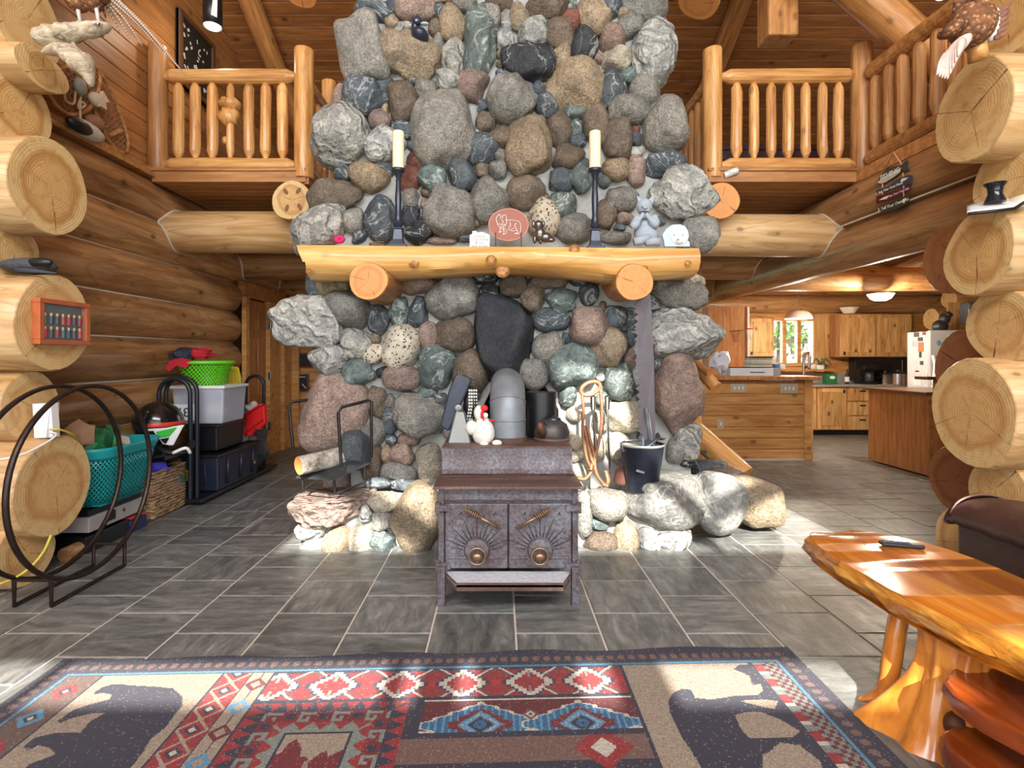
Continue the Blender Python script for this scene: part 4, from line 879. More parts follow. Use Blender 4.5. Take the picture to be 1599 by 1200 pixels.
# ------------------------------------------------------------------ hearth things
# crosscut saw
sw_ = thing('crosscut_saw', 'old two-man crosscut saw blade hanging from the right mantel bracket', 'saw', P(1008, 700, 4.12))
pts = [P(1016, 460, 4.15), P(1021, 560, 4.13), P(1024, 705, 4.10), P(1010, 705, 4.10)]
teeth = []; v = 695
while v > 462:
    t = (v - 462) / 233; ul = 992 + 12 * t * t * 0.6; g = int((695 - v) / 5.5)
    teeth.append(P(ul + (4.5 if g % 2 else -2.5), v, 4.14 - 0.03 * t)); v -= 5.5
MB().prism(pts + teeth, (0, 0.006, 0)).build('saw_blade', plain((92, 86, 90), 0.5, 0.4, 0.12, 8), sw_)
MB().tube([P(1004, 462, 4.14), P(1004, 452, 4.10)], 0.006, 6).build('hook', M['steel_black'], sw_)
# ash bucket
bk = thing('ash_bucket', 'black metal ash bucket with pale rim standing on the right hearth', 'bucket', P(1008, 768, 4.03))
bz = P(1006, 768, 4.03).z; bx = P(1006, 768, 4.03).x; bh = 72 / F * 4.03
MB().lathe((bx, 4.1, bz), [(0.0, 0.012), (0.118, 0.012), (0.125, 0.0), (0.127, 0.05), (0.124, 0.052), (0.165, bh), (0.158, bh), (0.118, 0.06), (0.0, 0.06)], 32).build('pail', plain((40, 44, 56), 0.38, 0.4, 0.25, 10), bk, smooth=0.7)
MB().lathe((bx, 4.1, bz + bh - 0.04), [(0.156, 0), (0.163, 0.03), (0.171, 0.04), (0.167, 0.048), (0.158, 0.03)], 32).build('rim', plain((196, 196, 190), 0.4, 0.5), bk, smooth=0.7)
MB().grid(lambda a, c: (bx + 0.16 * (2 * a - 1), 4.12 + 0.10 * (2 * c - 1), bz + bh - 0.05 + 0.10 * a + 0.02 * math.sin(9 * a + 5 * c)), 8, 8).build('sheet', plain((120, 130, 140), 0.35, 0.7, 0.3), bk, smooth=True, thick=0.004)
MB().box((bx - 0.05, 3.955, bz + bh * 0.48), (0.06, 0.012, 0.016), rot=Matrix.Rotation(0.3, 3, 'Y')).build('lug', M['galv'], bk)
for pp_, r_ in (([P(1018, 705, 4.08), P(1009, 637, 4.10)], 0.012), ([P(1021, 708, 4.06), P(1013, 645, 4.06)], 0.008), ([P(1004, 700, 4.04), P(1004, 682, 4.04)], 0.01), ([P(973, 706, 4.0), P(971, 690, 4.02), P(976, 689, 4.03)], 0.005)): MB().tube(pp_, r_, 8).build('tool_handle', M['galv'], bk, smooth=True)
bl2 = MB().lathe(P(975, 755, 4.18), [(0.075, 0), (0.085, 0.02), (0.07, 0.09), (0.04, 0.13), (0.0, 0.14)], 18).tube([P(964, 727, 4.15), P(962, 722, 4.15), P(966, 721, 4.15)], 0.006, 6).build('rusty_bell', plain((104, 66, 56), 0.6, 0.3, 0.3), None, smooth=0.8)
tag(bl2, 'small rust-brown bell with hook beside the ash bucket', 'bell')
# leather strap harness with tongs
hr = thing('leather_harness', 'tan leather straps looped from a ring over hanging fire tongs', 'harness', P(925, 755, 4.2))
lt_ = plain((138, 94, 66), 0.5, 0, 0.3, 30)
MB().tube([P(922 + 15 * math.cos(2 * PI * i / 20), 607 + 10 * math.sin(2 * PI * i / 20) - 4 * math.cos(2 * PI * i / 20), 4.16) for i in range(20)], 0.016, 8, closed=True).build('ring', lt_, hr, smooth=True)
for pl in ([(908, 608), (911, 640), (910, 675), (916, 715), (923, 735), (914, 748), (903, 747)], [(917, 665), (922, 690), (928, 712), (930, 735), (940, 755), (950, 760)], [(936, 600), (940, 640), (938, 672), (933, 700), (926, 720), (922, 735)], [(926, 720), (932, 742), (944, 757), (950, 752), (946, 735)], [(912, 665), (917, 690), (922, 712), (928, 728)]):
    MB().tube(spline([P(u, v, 4.17 - 0.02 * (i % 2)) for i, (u, v) in enumerate(pl)], 6), 0.018, 8, flat=0.7).build('strap', lt_, hr, smooth=True)
for u in (926, 948): MB().tube([P(u, 622, 4.2), P(u + 4, 740, 4.19)], 0.008, 8).lathe(P(u, 640, 4.2), [(0.01, 0), (0.02, 0.0), (0.022, 0.1), (0.01, 0.11)], 10).build('tong', M['chrome'], hr, smooth=0.7)
# log rack with a birch log
rk = thing('log_rack', 'black iron log rack on the left hearth stone', 'log rack', P(516, 775, 4.05))
zr = P(500, 742, 4.05).z
for pl in ([(458, 702, 4.25), (451, 634, 4.25), (456, 628, 4.25), (497, 623, 4.38), (504, 632, 4.38), (510, 708, 4.38)], [(533, 730, 3.96), (528, 645, 3.96), (534, 636, 3.96), (575, 626, 4.1), (580, 628, 4.1), (580, 715, 4.1)]):
    MB().tube([P(*q) for q in pl], 0.0125, 8).build('hoop', M['steel_black'], rk, smooth=0.9)
sh = MB().prism([P(462, 745, 4.10), P(522, 748, 3.93), P(579, 722, 4.1), P(510, 715, 4.33)], (0, 0, -0.012)).build('tray', plain((70, 72, 76), 0.5, 0.5, 0.3), rk)
for (u, v, d, vb) in ((472, 746, 4.08, 765), (522, 748, 3.95, 773), (569, 728, 4.08, 752)): MB().tube([P(u, v, d), P(u + 1, vb, d)], 0.011, 8).build('rack_foot', M['steel_black'], rk)
MB().tube([P(475, 765, 4.08), P(524, 772, 3.96), P(572, 752, 4.08)], 0.008, 6).build('base_bar', M['steel_black'], rk)
bm_ = NT('birch_bark'); bv = bm_.coord(scale=(1, 1, 1)); bn = bm_.noise(bv, 22, 5, 0.7); bn2 = bm_.noise(bv, 6, 3)
bm_.bump(bn, 0.8, 0.01); bm_.out(bm_.ramp(bm_.math('ADD', bm_.math('MULTIPLY', bn, 0.6), bm_.math('MULTIPLY', bn2, 0.4)), [(0.38, lin((70, 58, 48))), (0.48, lin((150, 140, 126))), (0.6, lin((196, 190, 178)))]), 0.8); M['birch'] = bm_.mat
a_ = P(466, 728, 3.98); lg = log('birch_log', a_, P(536, 712, 4.25), 0.068, 0.072, mats=[M['birch'], M['log_end_orange']], seed=77, wob=0.03)
tag(lg, 'short birch log with pale bark lying in the iron log rack', 'log')

# ------------------------------------------------------------------ things on the mantel
MZ = lambda u: P(470, 381, 3.98).z + (P(1084, 386, 3.98).z - P(470, 381, 3.98).z) * (u - 470) / 614 + 0.001
MY = 4.13
for u, lab in ((622, 'black pewter candlestick with ivory candle, left one on the mantel'), (929, 'black pewter candlestick with ivory candle, right one on the mantel')):
    c_ = thing('candlestick', lab, 'candlestick', (P(u, 0, MY).x, MY, MZ(u)), group='mantel candlesticks'); x = P(u, 0, MY).x; z = MZ(u); s = MY / F
    def zz(v): return H - (v - CV) * s
    hz = lambda v: max(0, zz(v) - z)
    MB().box((x, MY, z + 0.012), (28 * s, 28 * s, 0.024)).box((x, MY, z + 0.045), (20 * s, 20 * s, 0.042), taper=0.75).box((x, MY, z + 0.105), (15 * s, 15 * s, 0.085), taper=0.8).box((x, MY, z + 0.150), (17 * s, 17 * s, 0.008)).build('base', M['bluegrey'], c_, bevel=0.002)
    tz = hz(264)
    MB().lathe((x, MY, z), [(0.018, 0.152), (0.03, 0.17), (0.038, 0.19), (0.026, 0.205), (0.03, 0.23), (0.022, 0.25), (0.026, tz - 0.22), (0.017, tz - 0.10), (0.022, tz - 0.09), (0.015, tz - 0.08), (0.032, tz - 0.03), (0.05, tz - 0.02), (0.052, tz), (0.0, tz)], 20).build('stem', M['bluegrey'], c_, smooth=0.9)
    MB().lathe((x, MY, z + tz), [(0.044, 0), (0.044, hz(206) - tz - 0.01), (0.040, hz(206) - tz), (0.0, hz(206) - tz - 0.004)], 24).build('candle', M['cream'], c_, smooth=0.8)
def fonts(txt, size, mat, parent, loc, rot, name='lettering', extrude=0.0008, align='CENTER', spacing=1.0):
    fc = bpy.data.curves.new(name, 'FONT'); fc.body = txt; fc.size = size; fc.extrude = extrude; fc.align_x = align; fc.align_y = 'CENTER'; fc.space_line = spacing; fc.resolution_u = 2
    fc.materials.append(mat); o = bpy.data.objects.new(name, fc); COL.objects.link(o)
    dg = bpy.context.evaluated_depsgraph_get(); me = bpy.data.meshes.new_from_object(o.evaluated_get(dg)); bpy.data.objects.remove(o); bpy.data.curves.remove(fc)
    me.name = name; me.materials.clear(); me.materials.append(mat); o = link(name, me)
    o.matrix_basis = Matrix.Translation(loc) @ rot.to_4x4()
    if parent is not None: setp(o, parent)
    return o
FRONT = Matrix.Rotation(PI / 2, 3, 'X')
ms = thing('wooden_sign', 'small white house-shaped sign with handwriting on the mantel', 'sign', (P(748, 0, MY).x, MY, MZ(748)))
x = P(749, 0, MY).x; z = MZ(749)
MB().prism([(x - 0.075, MY - 0.02, z), (x + 0.075, MY - 0.02, z), (x + 0.077, MY - 0.02, z + 0.105), (x + 0.02, MY - 0.02, z + 0.128), (x - 0.02, MY - 0.02, z + 0.122), (x - 0.025, MY - 0.02, z + 0.135), (x - 0.055, MY - 0.02, z + 0.135), (x - 0.055, MY - 0.02, z + 0.115), (x - 0.075, MY - 0.02, z + 0.105)], (0, 0.02, 0)).build('board', M['white'], ms, bevel=0.002)
fonts('a house\nis not home\n& our\npaw prints', 0.028, M['black'], ms, (x, MY - 0.0215, z + 0.058), FRONT, spacing=0.85)
dp = thing('oval_plaque', 'oval red-brown plaque with white drawing of a corgi on the mantel', 'plaque', (P(795, 0, MY).x, MY, MZ(795)))
pc = P(794, 351, MY + 0.02); s = MY / F
MB().prism([(pc.x + 31 * s * math.cos(2 * PI * i / 40), MY + 0.02, pc.z + 25 * s * math.sin(2 * PI * i / 40)) for i in range(40)], (0, 0.015, 0)).build('disc', plain((140, 76, 54), 0.5, 0, 0.08, 5), dp, bevel=0.002)
MB().tube([(pc.x + 31 * s * math.cos(2 * PI * i / 40), MY + 0.022, pc.z + 25 * s * math.sin(2 * PI * i / 40)) for i in range(40)], 0.0035, 6, closed=True).build('rim', plain((206, 140, 110), 0.5), dp, smooth=True)
dog = MB()
def dl(*pp, r=0.0022): dog.tube(spline([P(u, v, MY + 0.016) for u, v in pp], 4), r, 5)
dl((776, 347), (775, 341), (779, 335), (782, 338), (781, 342)); dl((785, 342), (785, 337), (789, 336), (791, 340), (790, 344)); dl((776, 346), (777, 351), (781, 355), (787, 354), (791, 349), (790, 343)); dl((791, 344), (797, 344), (806, 345), (811, 347), (813, 352), (813, 359), (812, 364)); dl((781, 355), (781, 361), (779, 363), (784, 362)); dl((786, 355), (787, 364), (785, 366), (790, 365), (791, 359)); dl((793, 358), (800, 361), (806, 360)); dl((806, 348), (804, 354), (807, 359), (808, 364), (803, 365), (812, 365)); dl((783, 343), (786, 347), (783, 350)); dl((796, 346), (797, 352), (794, 357)); dl((778, 349), (784, 352), (789, 350)); dl((782, 357), (786, 359), (789, 357)); dl((798, 358), (803, 357))
dog.build('drawing', M['white'], dp, smooth=True)
for u in (774, 814): MB().tube([P(u, 363, MY), P(u, 374, MY - 0.01), (P(u, 0, MY).x, MY - 0.01, MZ(u)), (P(u, 0, MY).x, MY + 0.08, MZ(u))], 0.003, 6).build('easel_wire', M['black'], dp)
# pewter dog
pd = thing('dog_figurine', 'small silvery metal sitting dog figurine right of the oval plaque', 'figurine', (P(846, 0, MY).x, MY, MZ(846)))
e0 = lambda u, v, rx, ry, rz, d=MY: (P(u, v, d), (rx / F * d, ry / F * d, rz / F * d))
m = MB(); 
for q in ((843, 366, 9, 9, 12), (841, 352, 8, 8, 8), (840, 356, 5, 7, 5), (852, 371, 10, 8, 8), (860, 375, 7, 5, 4), (835, 374, 3, 4, 7), (844, 375, 3, 4, 7), (833, 350, 3, 3, 6), (848, 350, 3, 3, 6)): m.ell(*e0(*q))
m.build('dog_body', M['pewter'], pd, smooth=True)
MB().ell(P(839.5, 354, MY - 0.04), (0.006, 0.006, 0.006)).ell(P(838, 351, MY - 0.036), (0.004, 0.004, 0.004)).ell(P(843, 351, MY - 0.036), (0.004, 0.004, 0.004)).build('dog_face', M['black'], pd, smooth=True)
# meditating cat statue
ct = thing('cat_statue', 'grey stone statue of a cat meditating with paws together', 'statue', (P(1009, 0, MY).x, MY, MZ(1009)))
m = MB()
for q in ((1009, 365, 20, 14, 17), (1008, 352, 13, 10, 12), (1006, 322, 13, 11, 12), (1006, 329, 10, 11, 7)): m.ell(*e0(*q))
m.build('cat_body', M['greystone'], ct, smooth=True)
for q in ([(997, 318), (994, 305), (1003, 311)], [(1013, 311), (1022, 303), (1020, 319)]): MB().prism([P(u, v, MY - 0.02) for u, v in q], (0, 0.03, 0)).build('ear', M['greystone'], ct, bevel=0.004)
for pl in ([(996, 340), (988, 355), (1005, 334)], [(1020, 338), (1025, 352), (1008, 334)]): MB().tube(spline([P(u, v, MY - 0.05 - 0.01 * i) for i, (u, v) in enumerate(pl)], 5), [0.03] * 5 + [0.034] * 3 + [0.018] * 3, 10).build('arm', M['greystone'], ct, smooth=True)
for pl in ([(990, 378), (1000, 376), (1015, 370)], [(1030, 378), (1020, 377), (1008, 380)]): MB().tube([P(u, v, MY - 0.06) for u, v in pl], [0.032, 0.034, 0.024], 10).build('leg', M['greystone'], ct, smooth=True)
MB().tube([P(1002, 322, MY - 0.055), P(1006, 327, MY - 0.06), P(1011, 325, MY - 0.055)], 0.003, 5).tube([P(1000, 331, MY - 0.05), P(1006, 330, MY - 0.058), P(1012, 331, MY - 0.05)], 0.003, 5).build('cat_face', M['bluegrey'], ct)
# pale blue dog head
wd = thing('dog_head_ornament', 'pale blue and white husky head ornament at the right end of the mantel', 'ornament', (P(1057, 0, MY).x, MY, MZ(1057)))
MB().prism([P(u, v, MY) for u, v in ((1038, 385), (1078, 385), (1077, 378), (1074, 375), (1076, 362), (1070, 353), (1062, 350), (1050, 351), (1041, 357), (1034, 367), (1037, 377))], (0, 0.03, 0)).build('plate', plain((176, 204, 232), 0.4, 0, 0.1), wd, bevel=0.006)
MB().ell(P(1061, 368, MY), (0.075, 0.022, 0.075)).ell(P(1060, 376, MY - 0.01), (0.035, 0.03, 0.026)).build('muzzle', plain((232, 240, 238), 0.6, 0, 0.06), wd, smooth=True)
for q in ([(1049, 362), (1051, 353), (1056, 359)], [(1063, 359), (1069, 354), (1070, 363)]): MB().prism([P(u, v, MY - 0.015) for u, v in q], (0, 0.02, 0)).build('ear', M['white'], wd)
MB().ell(P(1059, 374, MY - 0.045), (0.009, 0.006, 0.007)).ell(P(1053, 367, MY - 0.025), (0.007, 0.005, 0.005)).ell(P(1066, 367, MY - 0.025), (0.007, 0.005, 0.005)).build('nose', plain((120, 150, 150), 0.5), wd, smooth=True)
pf = MB()
for i in range(7): pf.ell(P(530 + 5 * math.cos(i * .9), 374 + 3.2 * math.sin(i * .9), MY), (0.022, 0.018, 0.018))
tag(pf.build('flower', plain((190, 24, 96), 0.7), None, smooth=True), 'magenta artificial flower at the left end of the mantel', 'flower')
nst = MB()
for i in range(26):
    a_ = i * 0.7; nst.tube([(P(590, 0, MY).x + 0.06 * math.cos(a_ + t * .5), MY - 0.02 + 0.05 * math.sin(a_ + t * .5), MZ(590) + 0.006 + 0.03 * (i / 26) + 0.004 * math.sin(t + i)) for t in range(4)], 0.0035, 4)
tag(nst.build('bird_nest', plain((120, 96, 72), 0.9), None), 'small twig bird nest left of the mantel candlestick', 'nest')
# duck decoy on a ledge stone
dk = thing('duck_decoy', 'small black duck decoy perched on the chimney stones', 'decoy', P(655, 65, 4.27))
MB().ell(P(656, 56, 4.27), (14 / F * 4.3, 0.09, 11 / F * 4.3), rot=Matrix.Rotation(0.35, 3, 'Y')).tube([P(650, 52, 4.27), P(648, 42, 4.27), P(650, 33, 4.25)], [0.04, 0.03, 0.03], 10).ell(P(651, 33, 4.25), (0.042, 0.035, 0.038)).build('duck_body', M['bluegrey'], dk, smooth=True)
MB().ell(P(663, 37, 4.25), (0.035, 0.02, 0.012)).build('bill', plain((150, 170, 178), 0.5), dk, smooth=True)
MB().ell(P(650, 32, 4.213), (0.006, 0.004, 0.006)).build('eye', M['cream'], dk, smooth=True)

# ------------------------------------------------------------------ woven rug (pattern as per-face colour of a fine grid)
def make_rug():
    X0, X1 = -2.02, 1.405; step = 0.005
    nx = int((X1 - X0) / step); ny = 190; slope = 0.0353
    xs = X0 + (np.arange(nx + 1)) * (X1 - X0) / nx
    def yb(x): return 2.506 + slope * (x + 2.02)
    ss = np.concatenate([np.arange(0, 0.80, step), 0.80 + (np.arange(30) + 1) * 0.05]); ny = len(ss) - 1
    gx, gs = np.meshgrid(xs, ss); gy = yb(gx) - gs
    wav = 0.004 + 0.007 * np.exp(-gs / 0.05) * (0.5 + 0.5 * np.sin(gx * 8.3 + 0.6 * np.sin(gx * 3))) 
    gyy = gy + np.where(gs < 0.001, 0.006 * np.sin(gx * 9), 0)
    V = np.stack([gx, gyy, 0.008 + wav], -1).reshape(-1, 3)
    idx = np.arange((nx + 1) * (ny + 1)).reshape(ny + 1, nx + 1)
    Fc = np.stack([idx[:-1, :-1], idx[1:, :-1], idx[1:, 1:], idx[:-1, 1:]], -1).reshape(-1, 4)
    cx = (gx[:-1, :-1] + gx[1:, 1:]) / 2; cs = (gs[:-1, :-1] + gs[1:, 1:]) / 2; cy = yb(cx) - cs
    # image coordinates of every cell, for placing the motifs at their traced positions
    PV = CV + H * F / cy; PU = CU + cx * F / cy
    C = np.zeros(cx.shape + (3,)); rg = np.random.RandomState(3)
    navy, beige, red, dred, blue, lblue, wht, brn, gry = [np.array(lin(c)) for c in ((50, 48, 72), (184, 166, 146), (168, 40, 48), (122, 26, 40), (52, 112, 160), (96, 164, 206), (226, 220, 206), (112, 84, 76), (146, 156, 148))]
    C[:] = navy
    def inpoly(pts, U=None, W=None):
        U = PU if U is None else U; W = PV if W is None else W; ins = np.zeros(U.shape, bool); n = len(pts)
        for i in range(n):
            (x1, y1), (x2, y2) = pts[i], pts[i - 1]
            if y1 == y2: continue
            c = ((y1 > W) != (y2 > W)) & (U < (x2 - x1) * (W - y1) / (y2 - y1) + x1); ins ^= c
        return ins
    r5 = lambda L: [(x / 4, 900 + y / 4) for x, y in L]; r6 = lambda L: [(400 + x / 4, 900 + y / 4) for x, y in L]
    r7 = lambda L: [(800 + x / 4, 900 + y / 4) for x, y in L]; r8 = lambda L: [(1199 + x / 4, 900 + y / 4) for x, y in L]
    def put(mask, col): C[mask] = col
    sL = cx - X0; sR = X1 - cx; edge = np.minimum(np.minimum(cs, sL), sR)
    # dashed outer border
    al = np.where(cs <= np.minimum(sL, sR), cx, cy)
    put((edge > 0.045) & (edge < 0.085) & (np.abs((al / 0.05) % 1 - 0.5) < 0.28) & (np.abs(edge - 0.065) < 0.02 * (1 - np.abs((al / 0.05) % 1 - 0.5))), brn * 1.5)
    put((edge > 0.112) & (edge < 0.126), lblue * 0.8)
    inner = edge > 0.128
    # left motif strip
    lx = cx - (X0 + 0.128); strip = inner & (lx < 0.14); put(strip, brn * 1.1)
    ph = ((cy + 0.02) / 0.17); cell = np.floor(ph).astype(int); fy = (ph % 1 - 0.5) * 0.17; fx = lx - 0.07; dd = np.abs(fx) + np.abs(fy)
    qd = np.floor(dd / 0.014) * 0.014
    put(strip & (qd < 0.055), red); put(strip & (qd < 0.055) & (cell % 2 == 0), lblue); put(strip & (qd < 0.028), navy); put(strip & (qd < 0.014), wht)
    put(inner & (lx > 0.14) & (lx < 0.15), navy)
    # left bear panel
    bearp = inner & (lx >= 0.15) & (cx < -1.226); put(bearp, beige)
    bear = r5([(590, 745), (640, 712), (700, 695), (760, 692), (800, 700), (960, 708), (1080, 720), (1140, 770), (1138, 830), (1080, 900), (1040, 960), (940, 1040), (890, 1130), (830, 1200), (700, 1400), (0, 1400), (180, 1200), (350, 1135), (300, 1090), (240, 1080), (165, 1112), (150, 1085), (220, 1030), (350, 1000), (500, 1000), (560, 930), (660, 872), (560, 880), (440, 910), (370, 942), (360, 925), (450, 860), (560, 820), (680, 790), (700, 760), (640, 748), (592, 758)])
    put(inpoly(bear) & bearp, navy)
    # lattice band, motif band, triangle band between bear and centre
    bx = cx + 1.226
    put(inner & (bx >= 0) & (bx < 0.012), navy); lat = inner & (bx >= 0.012) & (bx < 0.13); put(lat, red)
    t1 = ((cy / 0.12) + (bx - 0.07) / 0.118) % 1; t2 = ((cy / 0.12) - (bx - 0.07) / 0.118) % 1
    put(lat & ((np.abs(t1 - .5) < 0.07) | (np.abs(t2 - .5) < 0.07)), beige * 1.05); put(lat & (np.abs((cy / 0.12 + .5) % 1 - .5) * 0.12 + np.abs(bx - 0.07) < 0.03), navy); put(lat & (np.abs((cy / 0.12 + .5) % 1 - .5) * 0.12 + np.abs(bx - 0.07) < 0.016), wht)
    mb = inner & (bx >= 0.13) & (bx < 0.235); put(mb, beige); put(inner & (np.abs(bx - 0.133) < 0.004), navy); put(inner & (np.abs(bx - 0.232) < 0.004), navy)
    d2 = np.abs(((cy / 0.15) % 1 - .5) * 0.15) + np.abs(bx - 0.183); q2 = np.floor(d2 / 0.012) * 0.012; cel = np.floor(cy / 0.15).astype(int)
    put(mb & (q2 < 0.045), dred); put(mb & (q2 < 0.045) & (cel % 2 == 0), lblue); put(mb & (q2 < 0.022), beige); put(mb & (np.abs(bx - .183) < 0.004) & (q2 > 0.045), navy)
    tb = inner & (bx >= 0.236) & (bx < 0.34) & (cs > 0.33); put(tb, navy); ty = (cy / 0.06) % 1; put(tb & (np.abs(ty - .5) < 0.45 * (1 - np.abs(bx - 0.27) / 0.04)), red)
    # centre block, up to the right panel
    cb = inner & (bx >= 0.236) & (cx < 0.555)
    top = cb & (cs < 0.335); put(top, red)
    put(top & (cs < 0.145), navy)
    ctr = [(427, 1078), (520, 1076), (625, 1074), (722, 1072), (827, 1069), (918, 1067)]
    X6 = [(u - CU) / (v - CV) * H for u, v in ctr]; S6 = [yb(x) - H * F / (v - CV) for x, (u, v) in zip(X6, ctr)]
    for k, (x6, s6) in enumerate(zip(X6, S6)):
        ax, ay = np.abs(cx - x6), np.abs(cs - s6); q = np.floor(ax / 0.0165) * 0.0165 + np.floor(ay / 0.0165) * 0.0165
        put(top & (q < 0.105), navy * 1.5); put(top & (q < 0.088), wht); put(top & (q < 0.05), red); put(top & (ax < 0.006) & (ay > .03) & (ay < 0.08), gry)
        for s_ in (-1, 1):                                     # chevrons between the stepped diamonds
            xx = np.abs(cx - (x6 + 0.145)); yy = s_ * (cs - s6); w = yy + xx * 0.9
            m_ = top & (xx < 0.085) & (yy > 0); put(m_ & (np.abs(w - 0.125) < 0.007), wht); put(m_ & (np.abs(w - 0.105) < 0.006), brn)
            put(top & (xx < 0.02) & (np.abs(yy) < 0.02), red * 1.4)
    put(cb & (cs > 0.33) & (cs < 0.352), navy)
    low = cb & (cs >= 0.352)
    # left lower block: triangles, meander, saw teeth and the leaf picture
    LX0, LX1 = -1.226 + 0.34, -0.43
    lowl = low & (cx < -0.36); put(lowl, navy)
    e2 = np.minimum(np.minimum(cs - 0.352, -0.37 - cx), cx - (-1.226 + 0.25)); al2 = np.where((cs - 0.352) <= np.minimum(-0.37 - cx, cx + 0.976), cx, cs)
    fr = (al2 / 0.062) % 1
    put(lowl & (e2 < 0.05) & (np.abs(fr - .5) < 0.42 * (1 - e2 / 0.05)), red)
    m2 = lowl & (e2 >= 0.055) & (e2 < 0.115); put(m2, dred * 1.2); f3 = (al2 / 0.13) % 1; h3 = (e2 - 0.055) / 0.06
    put(m2 & (f3 < 0.5) & ((np.abs(h3 - .15) < .13) | (np.abs(f3 - .06) < .07) | ((np.abs(h3 - .85) < .13) & (f3 < .3)) | ((np.abs(f3 - .28) < .06) & (h3 > .5))), gry)
    put(m2 & (f3 >= 0.5) & ((np.abs(h3 - .5) < .25) & (np.abs(f3 - .75) < .15)), navy)
    m3 = lowl & (e2 >= 0.115) & (e2 < 0.175); put(m3, gry); put(m3 & (np.abs(((al2 / 0.075) % 1) - .5) * 2 > (e2 - 0.115) / 0.045), red)
    put(lowl & (e2 >= 0.175), navy); leafp = lowl & (e2 >= 0.185); put(leafp, beige)
    leaf = r6([(20, 1200), (90, 1140), (150, 1130), (210, 1060), (255, 1040), (270, 1070), (285, 1090), (275, 1150), (310, 1150), (330, 1180), (400, 1130), (440, 1110), (450, 1150), (545, 1105), (540, 1130), (600, 1125), (570, 1150), (700, 1135), (640, 1200), (600, 1500), (40, 1500)])
    put(leafp & inpoly(leaf), dred * 1.15); vein = r6([(270, 1260), (300, 1180), (325, 1180), (310, 1260)]); put(leafp & inpoly(vein), beige * 0.9)
    # right lower block: two blue medallions
    lowr = low & (cx >= -0.36); put(lowr, navy); med = lowr & (cs < 0.545) & (cx > -0.30); put(med, dred * 0.8)
    put(med & (cs < 0.362), wht); put(med & (cs > 0.536), wht)
    for u, v in ((750, 1137), (910, 1134)):
        xm = (u - CU) / (v - CV) * H; sm = yb(xm) - H * F / (v - CV); ax, ay = np.abs(cx - xm), np.abs(cs - sm)
        zig = 0.022 * np.abs((ay / 0.03) % 1 - .5) * 2; bl_ = ax * 0.52 + ay + zig * 0.6
        put(med & (bl_ < 0.142) & (ax < 0.235), wht); put(med & (bl_ < 0.132) & (ax < 0.23), blue); put(med & (bl_ < 0.132) & (ax < 0.23) & ((cx * 37 + np.floor(ay / .02) * 3) % 1 < .35), lblue)
        put(med & (ax * 0.75 + ay + zig < 0.112), dred * 1.1); dm = ax * 0.92 + ay
        put(med & (dm < 0.082), lblue); put(med & (dm < 0.066), wht * .9); put(med & (dm < 0.066 - 0.01 * ((ax * 70) % 1)), lblue); put(med & (dm < 0.047), navy); put(med & (np.hypot(ax, ay) < 0.024), blue); put(med & (np.hypot(ax, ay) < 0.006), navy)
    xm = 0.5 * ((750 - CU) + (910 - CU)) / (1136 - CV) * H; dm = np.abs(cx - xm) + np.abs(cs - 0.45); put(med & (dm < 0.035), brn); put(med & (dm < 0.022), wht); put(med & (dm < 0.012), brn)
    put(lowr & (cs > 0.575) & (cs < 0.70), brn * 1.4); dm = np.abs(cx - 0.38) + np.abs(cs - 0.64); put(lowr & (cs > 0.575) & (dm < 0.11), red); put(lowr & (cs > 0.575) & (dm < 0.05), wht)
    # right panel with moose
    put(inner & (np.abs(cx - 0.558) < 0.008), navy); rp = inner & (cx > 0.566) & (sR > 0.25); put(rp, beige)
    mo_ = r7([(1120, 730), (1060, 722), (1000, 750), (975, 800), (985, 870), (1030, 960), (1060, 1030), (1110, 1100), (1170, 1200), (1300, 1600), (3600, 1600), (3000, 1000), (1750, 640), (1640, 580), (1420, 570), (1380, 600), (1480, 640), (1500, 700), (1550, 690), (1565, 730), (1540, 760), (1400, 765), (1250, 790), (1140, 780)])
    put(rp & inpoly(mo_), navy)
    for isl in (r7([(1390, 890), (1460, 868), (1560, 870), (1680, 920), (1800, 990), (1750, 1030), (1480, 1032), (1430, 980)]), r7([(1420, 798), (1560, 788), (1660, 800), (1640, 850), (1560, 835), (1480, 815)]), r8([(-30, 1150), (80, 1060), (200, 1080), (330, 1180), (340, 1260), (-30, 1260)]), r7([(1560, 1135), (1640, 1110), (1700, 1160), (1620, 1200), (1570, 1170)])):
        put(rp & inpoly(isl), beige)
    # right lattice strip
    rs_ = inner & (sR <= 0.25); put(rs_, gry * 0.9); qx, qy = np.floor(sR / 0.02), np.floor(cy / 0.02)
    put(rs_ & ((qx + qy) % 2 == 0) & (sR < 0.20), dred * .8); put(rs_ & (sR > 0.20) & (((cy / .11) % 1) < .5), red); put(rs_ & (sR > 0.20) & (((cy / .11) % 1) > .8), wht); put(inner & (np.abs(sR - 0.25) < 0.008), navy)
    # worn yarn: small value jitter
    C *= 0.5
    C *= (1 + 0.16 * rg.normal(size=cx.shape))[..., None].clip(0.55, 1.6); worn = rg.uniform(size=cx.shape) < 0.03; C[worn] = C[worn] * 0.5 + beige * 0.28
    me = bpy.data.meshes.new('rug'); me.from_pydata(V.tolist(), [], Fc.tolist())
    at = me.color_attributes.new('yarn', 'FLOAT_COLOR', 'CORNER')
    cc = np.ones((len(Fc), 4, 4), np.float32); cc[:, :, :3] = C.reshape(-1, 1, 3); at.data.foreach_set('color', cc.ravel())
    me.polygons.foreach_set('use_smooth', [True] * len(Fc)); me.update()
    t = NT('woven_rug'); a = t.node('ShaderNodeVertexColor', layer_name='yarn'); v = t.coord(rnd=False); n = t.noise(v, 220, 3, 0.7); n2 = t.noise(t.coord(scale=(1, 4, 1), rnd=False), 60, 3)
